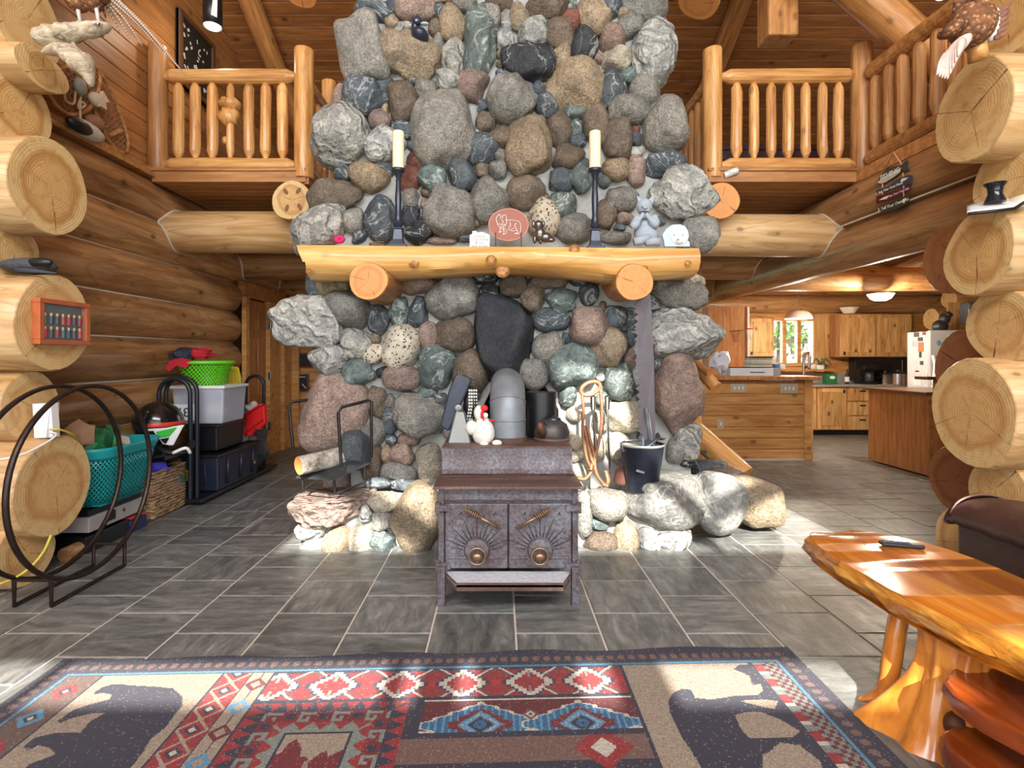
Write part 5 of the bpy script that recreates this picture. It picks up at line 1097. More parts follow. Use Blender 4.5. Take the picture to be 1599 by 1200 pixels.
    col = t.mix(0.5, a.outputs[0], t.ramp(t.math('ADD', t.math('MULTIPLY', n, .6), t.math('MULTIPLY', n2, .4)), [(0.35, (0.25, 0.25, 0.25)), (0.65, (0.75, 0.75, 0.75))]), 'OVERLAY')
    t.bump(n, 0.5, 0.003); t.bsdf.inputs['Sheen Weight'].default_value = 0.25; t.bsdf.inputs['Sheen Roughness'].default_value = 0.5; me.materials.append(t.out(col, 0.95, 0, None, 0.1)); return me
rug = link('area_rug', make_rug()); tag(rug, 'wide lodge rug with bear, moose, leaf and blue medallion patterns on the floor', 'rug')

# ------------------------------------------------------------------ live-edge coffee table
tb = thing('coffee_table', 'varnished live-edge slab coffee table on root-wood legs', 'coffee table', (1.8, 2.0, 0))
top = [PF(u, v, 0.5) for u, v in ((1262, 841), (1285, 858), (1320, 881), (1355, 900), (1390, 921), (1440, 944), (1500, 974), (1550, 996), (1599, 1015))] + [Vector((1.68, 1.4, 0.5)), Vector((1.72, 1.15, 0.5)), Vector((2.2, 1.15, 0.5)), Vector((2.2, 1.8, 0.5))] + [PF(u, v, 0.5) for u, v in ((1599, 905), (1560, 888), (1520, 872), (1480, 858), (1445, 848), (1400, 838), (1365, 832), (1330, 828), (1300, 833), (1270, 831))]
top = [p for i in range(len(top)) for p in (top[i], top[i].lerp(top[(i + 1) % len(top)], 0.33), top[i].lerp(top[(i + 1) % len(top)], 0.67))]
n = len(top); rg = random.Random(2); c0 = sum(top, Vector()) / n; vs = list(top); rings = [(0.0, 0.0), (0.010, 0.012), (0.02, 0.03), (0.024, 0.05), (0.012, 0.07), (-0.02, 0.10)]
dn = []
for i in range(n):
    t_ = top[(i + 1) % n] - top[i - 1]; nn = Vector((-t_.y, t_.x, 0)).normalized()
    if nn.dot(top[i] - c0) < 0: nn = -nn
    dn.append(nn)
m = MB(); allv = []
for ro, dz in rings: allv += [top[i] + dn[i] * (ro + (rg.uniform(-0.012, 0.010) if dz else 0)) - Vector((0, 0, dz)) for i in range(n)]
fs = []
for k in range(len(rings) - 1):
    for i in range(n): fs.append((k * n + i, k * n + (i + 1) % n, (k + 1) * n + (i + 1) % n, (k + 1) * n + i))
m.add(allv, fs, 1)
tr = tessellate_polygon([top]); m.add(top, [tuple(q) for q in tr], 0); m.add([p - Vector((0, 0, 0.10)) for p in top], [tuple(q) for q in tr], 1)
m.build('table_top', [M['table'], M['table_edge']], tb, smooth=0.7)
def metab(name, elems, mat, parent, res=0.02):
    mb = bpy.data.metaballs.new(name); mb.resolution = res; mb.threshold = 0.6
    for (p, r) in elems:
        e_ = mb.elements.new(); e_.co = p; e_.radius = r
    o = bpy.data.objects.new(name + '_tmp', mb); COL.objects.link(o)
    dg = bpy.context.evaluated_depsgraph_get(); me = bpy.data.meshes.new_from_object(o.evaluated_get(dg)); bpy.data.objects.remove(o); bpy.data.metaballs.remove(mb)
    me.name = name; me.polygons.foreach_set('use_smooth', [True] * len(me.polygons)); me.materials.clear(); me.materials.append(mat); return link(name, me, parent)
def chain(p0, p1, r0, r1, n=12, bend=(0, 0, 0)):
    p0, p1 = Vector(p0), Vector(p1); b_ = Vector(bend); return [(p0.lerp(p1, i / n) + b_ * math.sin(PI * i / n), r0 + (r1 - r0) * i / n) for i in range(n + 1)]
lobes = ((2.65, 0.165, 0.42), (3.55, 0.075, 0.35), (4.45, 0.15, 0.40), (5.6, 0.10, 0.4), (0.9, 0.13, 0.45), (1.7, 0.09, 0.35))
def root_pt(a, c):
    z = 0.405 * (1 - c) + 0.002; k = c ** 2.3; th = 2 * PI * a
    r = 0.078 + 0.05 * (1 - c) ** 3 + 0.03 * k
    for t0, am, wd in lobes:
        dd = (th - t0 + PI) % (2 * PI) - PI; r += am * (k + 0.06) * math.exp(-(dd / wd) ** 2)
    r += 0.005 * math.sin(9 * th + 4 * c) + 0.003 * math.sin(17 * th - 7 * c)
    cxr, cyr = 1.745 - 0.10 * c ** 0.8, 2.03 - 0.02 * c
    return (cxr + r * math.cos(th), cyr + r * math.sin(th), z)
rl_ = MB().grid(root_pt, 72, 26).build('root_leg', M['root'], tb, smooth=True)
MB().ell((1.60, 1.895, 0.13), (0.035, 0.03, 0.045)).build('knot_hole', plain((84, 44, 20), 0.6), rl_, smooth=True)
MB().tube(spline([(1.66, 2.22, 0.42), (1.625, 2.21, 0.28), (1.59, 2.20, 0.12), (1.56, 2.20, 0.045), (1.48, 2.22, 0.012)], 5), [0.036] * 10 + [0.032] * 6 + [0.026, 0.02, 0.014, 0.01, 0.006], 12).build('pole_leg', M['root'], tb, smooth=True)
for x, y in ((2.0, 1.95), (2.05, 1.68)): MB().tube([(x, y, 0.42), (x - 0.02, y, 0.2), (x, y, 0.0)], [0.045, 0.05, 0.055], 12).build('pole_leg', M['root'], tb, smooth=True)
def slab(name, pts, z, th, mat, wob=0.01):
    pts = [Vector((x, y, z)) for x, y in pts]; n = len(pts); c = sum(pts, Vector()) / n; m = MB(); allv = []; prof = [(-0.006, 0.0), (0.004, 0.008), (0.010, th * .5), (0.0, th * .9), (-0.02, th)]
    for ro, dz in prof: allv += [p + (p - c).normalized() * ro - Vector((0, 0, dz)) for p in pts]
    fs = [(k * n + i, k * n + (i + 1) % n, (k + 1) * n + (i + 1) % n, (k + 1) * n + i) for k in range(len(prof) - 1) for i in range(n)]
    tr = tessellate_polygon([pts]); m.add(allv, fs); m.add(allv[:n], [tuple(q) for q in tr]); m.add(allv[-n:], [tuple(q) for q in tr]); return m.build(name, mat, tb, smooth=0.45)
s1 = [(1.545, 1.87), (1.52, 1.80), (1.53, 1.70), (1.57, 1.60), (1.60, 1.45), (1.60, 1.2), (2.0, 1.2), (2.02, 1.6), (1.95, 1.9), (1.8, 1.97), (1.65, 1.95)]
slab('lower_shelf', s1, 0.30, 0.075, M['shelf'])
s2 = [(1.50, 1.83), (1.475, 1.76), (1.49, 1.62), (1.52, 1.5), (1.52, 1.2), (2.0, 1.2), (2.0, 1.6), (1.9, 1.85), (1.7, 1.90), (1.58, 1.88)]
slab('lower_shelf', s2, 0.14, 0.10, M['shelf'])
rm = thing('remote_control', 'black television remote lying on the coffee table', 'remote', PF(1408, 853, 0.5))
pr0, pr1 = PF(1374, 852, 0.502), PF(1442, 857, 0.502)
d0 = (pr1 - pr0).normalized(); RB = basis(d0, (0, 0, 1))
MB().box((pr0 + pr1) / 2 + Vector((0, 0, 0.011)), ((pr1 - pr0).length, 0.048, 0.018), rot=RB).build('remote_body', M['black'], rm, bevel=0.007)
bt = MB()
for i in range(11):
    for j in range(3): bt.box((pr0.lerp(pr1, 0.08 + i * 0.06)) + RB @ Vector((0, -0.013 + j * 0.013, 0.021)), (0.007, 0.007, 0.003), rot=RB)
bt.build('remote_buttons', plain((70, 72, 96), 0.5), rm)['kind'] = 'stuff'

# ------------------------------------------------------------------ leather sofa (arm in view)
so = thing('leather_sofa', 'dark brown leather sofa arm at the right edge beside the table', 'sofa', (2.9, 2.8, 0))
def pad(m, c, d, r): return m.box(c, d)
MB().box((2.795, 2.55, 0.26), (0.26, 1.2, 0.46)).build('arm_panel', M['leather'], so, bevel=0.03)
MB().grid(lambda a, c: (2.80 + (0.185 + 0.02 * math.sin(c * PI)) * -math.cos(a * PI), 1.9 + 1.24 * c, 0.47 + (0.155 * math.sin(a * PI) ** 0.7) * (1 - 0.25 * max(0, abs(c - 0.5) * 2 - 0.8) / 0.2) + 0.006 * math.sin(c * 40)), 16, 24).build('arm_pad', M['leather'], so, smooth=True, thick=0.02)
MB().grid(lambda a, c: (2.80 - 0.19 * math.cos(a * PI), 3.14 + 0.03 * math.sin(c * PI), 0.47 + (0.15 * math.sin(a * PI) ** 0.7 + 0.02) * c - 0.02), 12, 4).build('arm_end', M['leather'], so, smooth=True)
MB().tube([(2.80 - 0.19 * math.cos(i / 16 * PI), 3.12, 0.47 + 0.155 * math.sin(i / 16 * PI) ** 0.7) for i in range(17)], 0.006, 6).build('seam', plain((120, 92, 84), 0.5), so, smooth=True)
MB().box((3.2, 2.55, 0.27), (0.85, 1.1, 0.34)).build('seat', M['leather'], so, bevel=0.06); MB().box((3.66, 2.5, 0.5), (0.24, 1.2, 0.9)).build('backrest', M['leather'], so, bevel=0.08)

# ------------------------------------------------------------------ firewood hoop
hp_ = thing('firewood_hoop', 'large empty double-ring steel firewood hoop by the left log ends', 'firewood hoop', (-2.64, 3.35, 0))
SB = plain((58, 46, 42), 0.4, 0.7, 0.35, 20)
for X in (-2.74, -2.53):
    D = 0.575; yc = 3.35; z0 = 0.665
    MB().tube([(X, yc + D * math.cos(2 * PI * i / 64), z0 + D * math.sin(2 * PI * i / 64)) for i in range(64)], 0.0135, 8, closed=True, flat=1.3).build('ring', SB, hp_, smooth=True)
    MB().tube([(X, 3.06, 0.17), (X, 3.06, 0.012), (X, 3.66, 0.012), (X, 3.66, 0.17)], 0.0125, 8).build('foot_bar', SB, hp_, smooth=0.8)
for y in (3.06, 3.66): MB().tube([(-2.74, y, 0.155), (-2.53, y, 0.155)], 0.009, 8).build('cross_bar', SB, hp_)

# ------------------------------------------------------------------ storage along the left wall
def lattice(name, c, dark, sx=34, hole=0.62):
    t = NT(name); v = t.coord(rnd=False); sp = t.node('ShaderNodeSeparateXYZ'); t.setin(sp.inputs[0], v)
    a = t.math('ADD', sp.outputs[0], sp.outputs[1]); q = t.math('MULTIPLY', a, sx); z = t.math('MULTIPLY', sp.outputs[2], sx)
    f1 = t.math('ABSOLUTE', t.math('SUBTRACT', t.math('FRACT', t.math('ADD', q, z)), 0.5)); f2 = t.math('ABSOLUTE', t.math('SUBTRACT', t.math('FRACT', t.math('SUBTRACT', q, z)), 0.5))
    h = t.math('MULTIPLY', t.math('LESS_THAN', f1, hole / 2), t.math('LESS_THAN', f2, hole / 2))
    t.setin(t.bsdf.inputs['Alpha'], t.math('SUBTRACT', 1.0, h)); return t.out(lin(c), 0.4)
M['teal_lat'] = lattice('teal_lattice', (28, 150, 152), 0, 26); M['teal'] = plain((34, 160, 166), 0.4, 0, 0.06)
M['green_lat'] = lattice('green_lattice', (96, 200, 36), 0, 24); M['green'] = plain((104, 206, 40), 0.4, 0, 0.06)
def wall_strip(prof0, prof1, z0, z1, n=40, m=None):
    m = m or MB()
    def ringp(h, t): 
        (cx_, cy_, ax, ay) = h; a = 2 * PI * t; c_, s_ = math.cos(a), math.sin(a); e = 0.5
        return (cx_ + ax * math.copysign(abs(c_) ** e, c_), cy_ + ay * math.copysign(abs(s_) ** e, s_))
    m.grid(lambda u, w: (*[a_ + (b_ - a_) * w for a_, b_ in zip(ringp(prof0, u), ringp(prof1, u))], z0 + (z1 - z0) * w), n, 4); return m
# flat cases under the teal basket
fc = thing('flat_case', 'flat silver case with black and orange trim under the teal basket', 'case', (-3.1, 4.2, 0))
MB().box((-3.16, 4.22, 0.20), (0.40, 0.62, 0.11)).build('case_body', plain((176, 172, 170), 0.5, 0.1), fc, bevel=0.006)
MB().box((-3.17, 4.22, 0.28), (0.38, 0.58, 0.045)).build('case_lid', M['black'], fc, bevel=0.006); MB().box((-3.2, 4.02, 0.305), (0.25, 0.2, 0.012)).build('orange_strip', plain((196, 60, 36), 0.5), fc, bevel=0.004)
MB().box((-2.957, 4.13, 0.21), (0.006, 0.09, 0.07)).build('latch', M['black'], fc); MB().lathe((-2.957, 4.27, 0.215), [(0.0, 0), (0.013, 0), (0.013, 0.004)], 14, ax='x').build('stud', M['rust'], fc)
tc_ = thing('toolbox', 'low black toolbox with red lid at the bottom of the left pile', 'toolbox', (-3.12, 4.2, 0))
MB().box((-3.14, 4.10, 0.06), (0.36, 0.44, 0.12)).build('box', M['black'], tc_, bevel=0.005); MB().box((-3.12, 4.44, 0.05), (0.34, 0.20, 0.10)).build('tray', plain((40, 46, 92), 0.5), tc_, bevel=0.005); MB().box((-3.11, 4.45, 0.115), (0.3, 0.18, 0.022)).build('tray_lid', plain((200, 60, 60), 0.5), tc_, bevel=0.005)
bs = MB().tube([(-3.01, 3.75, 0.045), (-3.06, 5.1, 0.045)], 0.05, 12).build('trim_1', M['log'], None, smooth=0.8); tag(bs, 'half-round log strip along the foot of the left wall', kind='structure')
# teal laundry basket
tl = thing('laundry_basket', 'teal plastic lattice laundry basket of crumpled bags', 'basket', (-3.12, 4.22, 0.31))
wall_strip((-3.09, 4.24, 0.17, 0.27), (-3.09, 4.24, 0.24, 0.36), 0.315, 0.665).build('lattice_wall', M['teal_lat'], tl, smooth=True, thick=0.006)
wall_strip((-3.09, 4.24, 0.24, 0.36), (-3.09, 4.24, 0.265, 0.40), 0.665, 0.755).build('rim', M['teal'], tl, smooth=True, thick=0.008)
MB().box((-3.09, 4.24, 0.322), (0.32, 0.52, 0.01)).build('basket_floor', M['teal'], tl)
def crumple(name, c, r, mat, parent, seed, label=None, cat=None):
    rg = random.Random(seed); jit = {}
    def f(q):
        key = (round(q.x, 4), round(q.y, 4), round(q.z, 4))
        if key not in jit: jit[key] = Vector((rg.uniform(-.22, .22) * r[0], rg.uniform(-.22, .22) * r[1], rg.uniform(-.3, .3) * r[2])) + q * (0.12 * math.sin(q.x * 25 + seed) + 0.12 * math.sin(q.y * 31 + seed * 2))
        return q + jit[key]
    o = MB().ell(c, r, n=11, k=8, fn=f).build(name, mat, parent, smooth=0.25)
    if label: tag(o, label, cat)
    return o
crumple('paper_bag', (-3.18, 4.1, 0.80), (0.13, 0.16, 0.11), plain((170, 134, 104), 0.8, 0, 0.15), None, 1, 'crumpled brown paper bag at the back of the teal basket', 'bag')
crumple('plastic_bag', (-3.1, 4.22, 0.75), (0.12, 0.17, 0.12), plain((44, 120, 72), 0.4, 0, 0.7, 9), None, 2, 'green and white crumpled plastic bag in the teal basket', 'bag')
cb = MB(); a_, c_ = Vector((-3.14, 4.12, 0.86)), Vector((-3.0, 4.40, 0.73)); RBx = basis(c_ - a_, (1, 0, 1)); cb.box((a_ + c_) / 2, ((c_ - a_).length, 0.10, 0.012), rot=RBx)
tag(cb.build('cardboard_strip', plain((206, 196, 176), 0.7, 0, 0.1), None), 'folded pale cardboard strip leaning in the teal basket', 'cardboard')
# wicker basket
wk_ = NT('wicker'); v_ = wk_.coord(rnd=False); wvn = wk_.noise(wk_.coord(scale=(1, 1, 5), rnd=False), 18, 4, 0.6); wk_.bump(wvn, 0.9, 0.02); wk_.out(wk_.ramp(wvn, [(0.32, lin((72, 50, 34))), (0.48, lin((160, 126, 90))), (0.66, lin((206, 178, 138)))]), 0.8); M['wicker'] = wk_.mat
wbk = thing('wicker_basket', 'square woven seagrass basket with purple cloth inside', 'basket', (-3.14, 4.9, 0))
b0, b1, b2, b3 = (-3.34, -2.98, 4.66, 5.14)
MB().box((-3.16, 4.9, 0.02), (0.34, 0.46, 0.03)).build('basket_floor', M['wicker'], wbk)
for row in range(15):
    z = 0.03 + row * 0.027; pts = []
    per = [(b0, b2), (b1, b2), (b1, b3), (b0, b3)]
    for s in range(4):
        (xa, ya), (xb_, yb_) = per[s], per[(s + 1) % 4]
        for k in range(10): 
            t = k / 10; off = 0.007 * math.sin((t * 10 + row) * PI); nx_, ny_ = (yb_ - ya), -(xb_ - xa); ln = math.hypot(nx_, ny_); pts.append((xa + (xb_ - xa) * t + nx_ / ln * off, ya + (yb_ - ya) * t + ny_ / ln * off, z + 0.003 * math.sin(k * 2.1 + row)))
    MB().tube(pts, 0.0155, 6, closed=True).build('strand_row', M['wicker'], wbk, smooth=True)
MB().box((-2.965, 5.06, 0.28), (0.012, 0.05, 0.07)).build('basket_tag', plain((52, 104, 92), 0.6), wbk)
crumple('purple_cloth', (-3.12, 4.86, 0.42), (0.13, 0.15, 0.07), plain((72, 60, 190), 0.6, 0, 0.2), None, 4, 'bright purple cloth bunched in the wicker basket', 'cloth')
# helmet
hm = thing('helmet', 'black motocross helmet with red stripe and green white visor', 'helmet', (-3.1, 4.75, 0.5))
hc = P(247, 660, 4.85)
MB().ell(hc, (0.20, 0.21, 0.19), n=24, k=16).build('shell', plain((26, 24, 26), 0.18, 0, 0.1, 4, 0.5), hm, smooth=True)
MB().grid(lambda a, c: tuple(hc + Vector((0.205 * math.sin(0.2 + a * 1.9) * math.cos(-0.12 + 0.2 * c), -0.215 * math.cos(0.2 + a * 1.9), 0.19 * math.sin(-0.12 + 0.2 * c)))), 14, 3).build('red_stripe', plain((214, 66, 50), 0.3), hm, smooth=True, thick=0.004)
MB().grid(lambda a, c: tuple(hc + Vector((0.206 * math.sin(0.2 + a * 1.9) * math.cos(-0.26 + 0.10 * c), -0.216 * math.cos(0.2 + a * 1.9), 0.19 * math.sin(-0.26 + 0.10 * c)))), 14, 3).build('white_stripe', M['white'], hm, smooth=True, thick=0.004)
vsr = [P(u, v, 4.66) for u, v in ((238, 672), (283, 664), (266, 696), (254, 694))]
MB().prism(vsr, (0.02, 0.012, 0)).build('visor', M['white'], hm, bevel=0.003)
MB().prism([P(u, v, 4.648) for u, v in ((243, 675), (274, 668), (262, 682), (248, 683))], (0.01, 0.006, 0)).build('visor_print', plain((60, 190, 70), 0.4), hm); MB().prism([P(u, v, 4.645) for u, v in ((250, 686), (262, 684), (257, 693))], (0.01, 0.006, 0)).build('visor_print', M['black'], hm)
MB().tube(spline([P(232, 690, 4.68), P(262, 706, 4.66), P(292, 704, 4.72), P(300, 690, 4.82)], 5), 0.035, 10, flat=0.6).build('chin_bar', M['black'], hm, smooth=True)
MB().tube(spline([P(270, 708, 4.63), P(290, 700, 4.64), P(297, 708, 4.68)], 4), 0.014, 8).build('chin_trim', M['white'], hm, smooth=True)
MB().lathe(P(229, 644, 4.64), [(0.0, -0.004), (0.011, -0.003), (0.012, 0.008)], 12, ax='y').build('rivet', M['chrome'], hm); MB().tube([P(230, 645, 4.63), P(222, 662, 4.62), P(218, 682, 4.66)], 0.012, 8).build('strap', M['black'], hm)
tag(crumple('black_bag', (-3.12, 4.98, 0.50), (0.15, 0.2, 0.06), M['black'], None, 9), 'black folded bag under the helmet', 'bag')
# platform cart with arched handles
pc_ = thing('platform_cart', 'black platform cart with arched tube handles at both ends', 'cart', (-3.0, 6.0, 0))
MB().box((-3.06, 6.0, 0.05), (0.5, 1.75, 0.035)).build('platform', M['black'], pc_, bevel=0.006)
for y, x0_, x1_, zt in ((5.16, -3.24, -2.94, 1.215), (5.24, -3.22, -2.92, 1.225), (6.9, -3.22, -2.99, 1.18)):
    r = (x1_ - x0_) / 2; xc_ = (x0_ + x1_) / 2
    pts = [(x0_, y, 0.05), (x0_, y, zt - r)] + [(xc_ - r * math.cos(a * PI / 10), y, zt - r + r * math.sin(a * PI / 10)) for a in range(1, 10)] + [(x1_, y, zt - r), (x1_, y, 0.05)]
    MB().tube(pts, 0.021, 10).build('arched_handle', plain((40, 44, 54), 0.35, 0.3), pc_, smooth=0.9)
for x in (-3.25, -2.87):
    for y in (5.25, 6.75): MB().lathe((x, y, 0.022), [(0.0, -0.015), (0.022, -0.015), (0.022, 0.015), (0.0, 0.015)], 12, ax='x').build('caster', M['black'], pc_)
def tote(name, label, c, d, mat, lidmat, ribs=True, taper=0.92):
    o = thing(name, label, 'storage tote', (c[0], c[1], c[2] - d[2] / 2)); z0 = c[2] - d[2] / 2; m = MB(); vs = []
    for t, k in ((0, taper), (1, 1)):
        for x, y in ((-1, -1), (1, -1), (1, 1), (-1, 1)): vs.append((c[0] + x * d[0] / 2 * k, c[1] + y * d[1] / 2 * k, z0 + d[2] * t))
    m.add(vs, [(3, 2, 1, 0), (0, 1, 5, 4), (1, 2, 6, 5), (2, 3, 7, 6), (3, 0, 4, 7)]); m.build('tub', mat, o, bevel=0.02)
    MB().box((c[0], c[1], z0 + d[2] + 0.008), (d[0] + 0.03, d[1] + 0.03, 0.03)).build('lid', lidmat, o, bevel=0.008)
    if ribs:
        for y in (-0.3, 0.0, 0.3): MB().tube([(c[0] + d[0] / 2 * 0.935 + 0.008, c[1] + y * d[1], z0 + 0.05), (c[0] + d[0] / 2 * 0.99 + 0.008, c[1] + y * d[1], z0 + d[2] - 0.04)], 0.012, 6).build('rib', mat, o, smooth=True)
        MB().tube([(c[0] - 0.05, c[1] - d[1] / 2 * 0.99, z0 + d[2] - 0.05), (c[0] - 0.05, c[1] - d[1] / 2 * 0.94, z0 + 0.07), (c[0] + 0.05, c[1] - d[1] / 2 * 0.94, z0 + 0.07), (c[0] + 0.05, c[1] - d[1] / 2 * 0.99, z0 + d[2] - 0.05)], 0.008, 6).build('rib', mat, o, smooth=True)
    return o
navyp = plain((36, 42, 58), 0.35, 0, 0.15, 6)
t1 = tote('storage_tote', 'large dark blue-black tote at the bottom of the cart', (-2.98, 5.86, 0.245), (0.38, 0.95, 0.35), navyp, M['black'])
MB().box((-3.10, 5.385, 0.24), (0.05, 0.006, 0.11)).build('label', plain((214, 206, 40), 0.6), t1)
MB().prism([(-2.80, 6.15, 0.2), (-2.80, 6.23, 0.2), (-2.80, 6.19, 0.26)], (0.006, 0, 0)).build('warning_mark', plain((206, 176, 120), 0.6), t1)
tote('storage_tote', 'black tote with lid between the blue-black and clear totes', (-2.99, 5.75, 0.59), (0.32, 0.6, 0.25), M['black'], M['black'], False)
cl = tote('storage_tote', 'clear plastic tote with white lid and race number on its side', (-3.0, 5.64, 0.93), (0.52, 0.5, 0.36), M['clear'], M['white'], False)
MB().ell((-3.12, 5.6, 0.98), (0.1, 0.12, 0.12)).build('tote_contents', plain((176, 120, 160), 0.8), cl, smooth=True); MB().ell((-2.94, 5.62, 0.86), (0.14, 0.16, 0.09)).build('tote_contents', plain((206, 196, 170), 0.8), cl, smooth=True)
MB().box((-3.11, 5.382, 0.87), (0.25, 0.004, 0.16)).build('number_bib', M['white'], cl)
def text(txt, size, mat, parent, loc, rot, name='lettering', spacing=1.0, extrude=0.0008):
    o = fonts(txt, size, mat, None, loc, rot, name, extrude, spacing=spacing); return o
fonts('137', 0.13, M['bluegrey'], cl, (-3.11, 5.379, 0.875), FRONT @ Matrix.Rotation(PI, 3, 'Z'))
gb = thing('laundry_basket', 'lime green perforated basket on top of the clear tote', 'basket', (-3.06, 5.64, 1.13))
MB().lathe((-3.04, 5.62, 1.135), [(0.19, 0), (0.255, 0.215)], 40).build('lattice_wall', M['green_lat'], gb, smooth=0.9)
MB().tube([(-3.04 + 0.265 * math.cos(2 * PI * i / 32), 5.62 + 0.265 * math.sin(2 * PI * i / 32), 1.365) for i in range(32)], 0.019, 8, closed=True).build('rim', M['green'], gb, smooth=True)
crumple('red_cloth', P(305, 553, 5.58), (0.19, 0.14, 0.06), plain((196, 34, 52), 0.7, 0, 0.15), None, 12, 'red cloth heaped on the lime green basket', 'cloth')
crumple('blue_hat', P(285, 556, 5.45), (0.12, 0.12, 0.07), plain((46, 50, 66), 0.6, 0, 0.3), None, 13, 'dark blue cap lying on the red cloth', 'cap')
MB().prism([P(u, v, 5.34) for u, v in ((258, 577), (264, 580), (276, 571), (290, 576), (300, 563), (278, 558), (264, 565))], (0, 0.02, 0)).build('cloth_fold', plain((186, 30, 48), 0.7), bpy.data.objects['red_cloth'], smooth=0.4)
yl = thing('yellow_dustpan', 'ribbed yellow plastic dustpan standing behind the green basket', 'dustpan', P(363, 630, 6.0))
yel = plain((206, 184, 40), 0.45, 0, 0.1)
MB().prism([P(u, v, 6.0) for u, v in ((349, 601), (376, 630), (376, 590), (372, 574), (356, 571), (352, 580))], (0, 0.02, 0)).build('pan', yel, yl, bevel=0.006)
for k in range(4): MB().tube([P(354 + 5 * k, 580, 5.99), P(352 + 6 * k, 600, 5.99)], 0.008, 6).build('rib', yel, yl)
sh_ = thing('sneaker', 'white sneaker on the boxes behind the red snow scoop', 'shoe', P(388, 645, 6.35))
MB().ell(P(387, 638, 6.35), (0.11, 0.06, 0.045), fn=lambda q: Vector((q.x, q.y, q.z * (1 + 2.5 * max(0, q.x))))).ell(P(396, 633, 6.35), (0.045, 0.05, 0.05)).build('upper', plain((222, 218, 214), 0.7, 0, 0.06), sh_, smooth=True)
MB().box(P(388, 643, 6.35), (0.22, 0.10, 0.025)).build('sole', M['white'], sh_, bevel=0.008)
rs = thing('snow_scoop', 'bright red plastic scoop tilted against the rear cart handle', 'scoop', P(390, 690, 6.2))
redp = plain((212, 30, 32), 0.35, 0, 0.08)
MB().prism([P(u, v, 6.15) for u, v in ((366, 660), (368, 690), (376, 692), (384, 676), (390, 682), (398, 668), (403, 672), (413, 662), (412, 632), (404, 634))], (0.02, 0.03, 0)).build('scoop_pan', redp, rs, bevel=0.004)
MB().tube([P(366, 660, 6.13), P(405, 633, 6.13), P(412, 632, 6.14)], 0.012, 8).build('scoop_edge', redp, rs, smooth=True); MB().tube([P(372, 684, 6.13), P(410, 655, 6.13)], 0.009, 8).build('scoop_rib', redp, rs)
tote('storage_bin', 'small grey-blue bin under the red scoop', (-2.99, 6.14, 0.57), (0.22, 0.26, 0.24), plain((140, 152, 172), 0.35), plain((150, 160, 176), 0.4), False)
crumple('clear_bag', (-2.98, 6.62, 0.30), (0.16, 0.22, 0.24), plain((72, 78, 88), 0.3, 0, 0.5, 8), None, 21, 'grey translucent bag slumped at the far end of the cart', 'bag')
crumple('black_bag', (-3.02, 6.3, 0.78), (0.14, 0.2, 0.08), plain((50, 56, 72), 0.4, 0, 0.5), None, 22, 'dark plastic bag under the white sneaker', 'bag')

# ------------------------------------------------------------------ things on the left log ends
fr = thing('shadow_box', 'wooden framed shadow box of shotgun shells on a log end', 'shadow box', (-2.84, 3.5, 1.5))
fx0 = -2.848; fxo = fx0 + 0.05; fw = plain((176, 92, 52), 0.45, 0, 0.15)
for (y0_, y1_, z0_, z1_) in ((3.30, 3.71, 1.50, 1.53), (3.30, 3.71, 1.755, 1.785), (3.30, 3.335, 1.53, 1.755), (3.675, 3.71, 1.53, 1.755)): MB().box(((fx0 + fxo) / 2, (y0_ + y1_) / 2, (z0_ + z1_) / 2), (0.05, y1_ - y0_, z1_ - z0_)).build('frame_side', fw, fr, bevel=0.003)
MB().box((fx0 + 0.012, 3.505, 1.642), (0.008, 0.36, 0.25)).build('backing', plain((44, 46, 48), 0.7, 0, 0.5, 8), fr)
cols = [(160, 44, 60), (52, 60, 66), (150, 40, 70), (60, 92, 80), (40, 60, 92), (54, 70, 66), (170, 60, 60)]
for r_i in range(2):
    for k in range(7):
        y = 3.365 + k * 0.046; z = 1.545 + r_i * 0.085
        s_ = MB().lathe((fx0 + 0.028, y, z), [(0.0, 0), (0.014, 0), (0.014, 0.05)], 10).build('shell', plain(cols[(k + r_i * 3) % 7], 0.5), fr, smooth=0.8); MB().lathe((fx0 + 0.028, y, z + 0.05), [(0.0145, 0), (0.0145, 0.018), (0.0, 0.018)], 10).build('brass_head', M['brass'], s_)
MB().box((fxo - 0.012, 3.505, 1.642), (0.002, 0.36, 0.25)).build('pane', M['pane'], fr)
cp = thing('wool_hat', 'black and grey peaked cap resting on a left log end', 'cap', (-3.0, 3.45, 1.95))
q = P(45, 412, 3.45)
MB().ell((q.x, 3.45, 2.0), (0.16, 0.13, 0.05), fn=lambda v: Vector((v.x, v.y, v.z * (1 + 1.2 * v.x)))).build('crown', plain((70, 72, 78), 0.9, 0, 0.4, 40), cp, smooth=True)
MB().tube([P(26, 421, 3.34), P(60, 424, 3.33), P(88, 427, 3.36)], [0.016, 0.012, 0.006], 8).build('peak', plain((60, 64, 72), 0.8), cp, smooth=True); MB().ell(P(62, 410, 3.37), (0.085, 0.03, 0.03)).build('band', M['black'], cp, smooth=True)
ro = thing('router', 'white wedge-shaped router standing on a left log', 'router', (-2.98, 3.5, 0.9))
MB().prism([P(50, 631, 3.45), P(79, 630, 3.45), P(82, 672, 3.42), P(82, 684, 3.42), P(53, 685, 3.44)], (0, 0.06, 0)).build('router_body', M['white'], ro, bevel=0.004); MB().prism([P(50, 631, 3.448), P(79, 631, 3.448), P(72, 684, 3.40)], (0, 0.02, 0)).build('facet', plain((214, 218, 224), 0.4), ro)
tag(MB().tube(spline([P(76, 676, 3.38), P(88, 678, 3.34), P(78, 688, 3.28), P(40, 708, 3.16), P(5, 717, 3.1), P(-30, 718, 3.1)], 8), 0.006, 6).build('white_cable', M['white'], None, smooth=True), 'white cable drooping from the router over the log', 'cable')
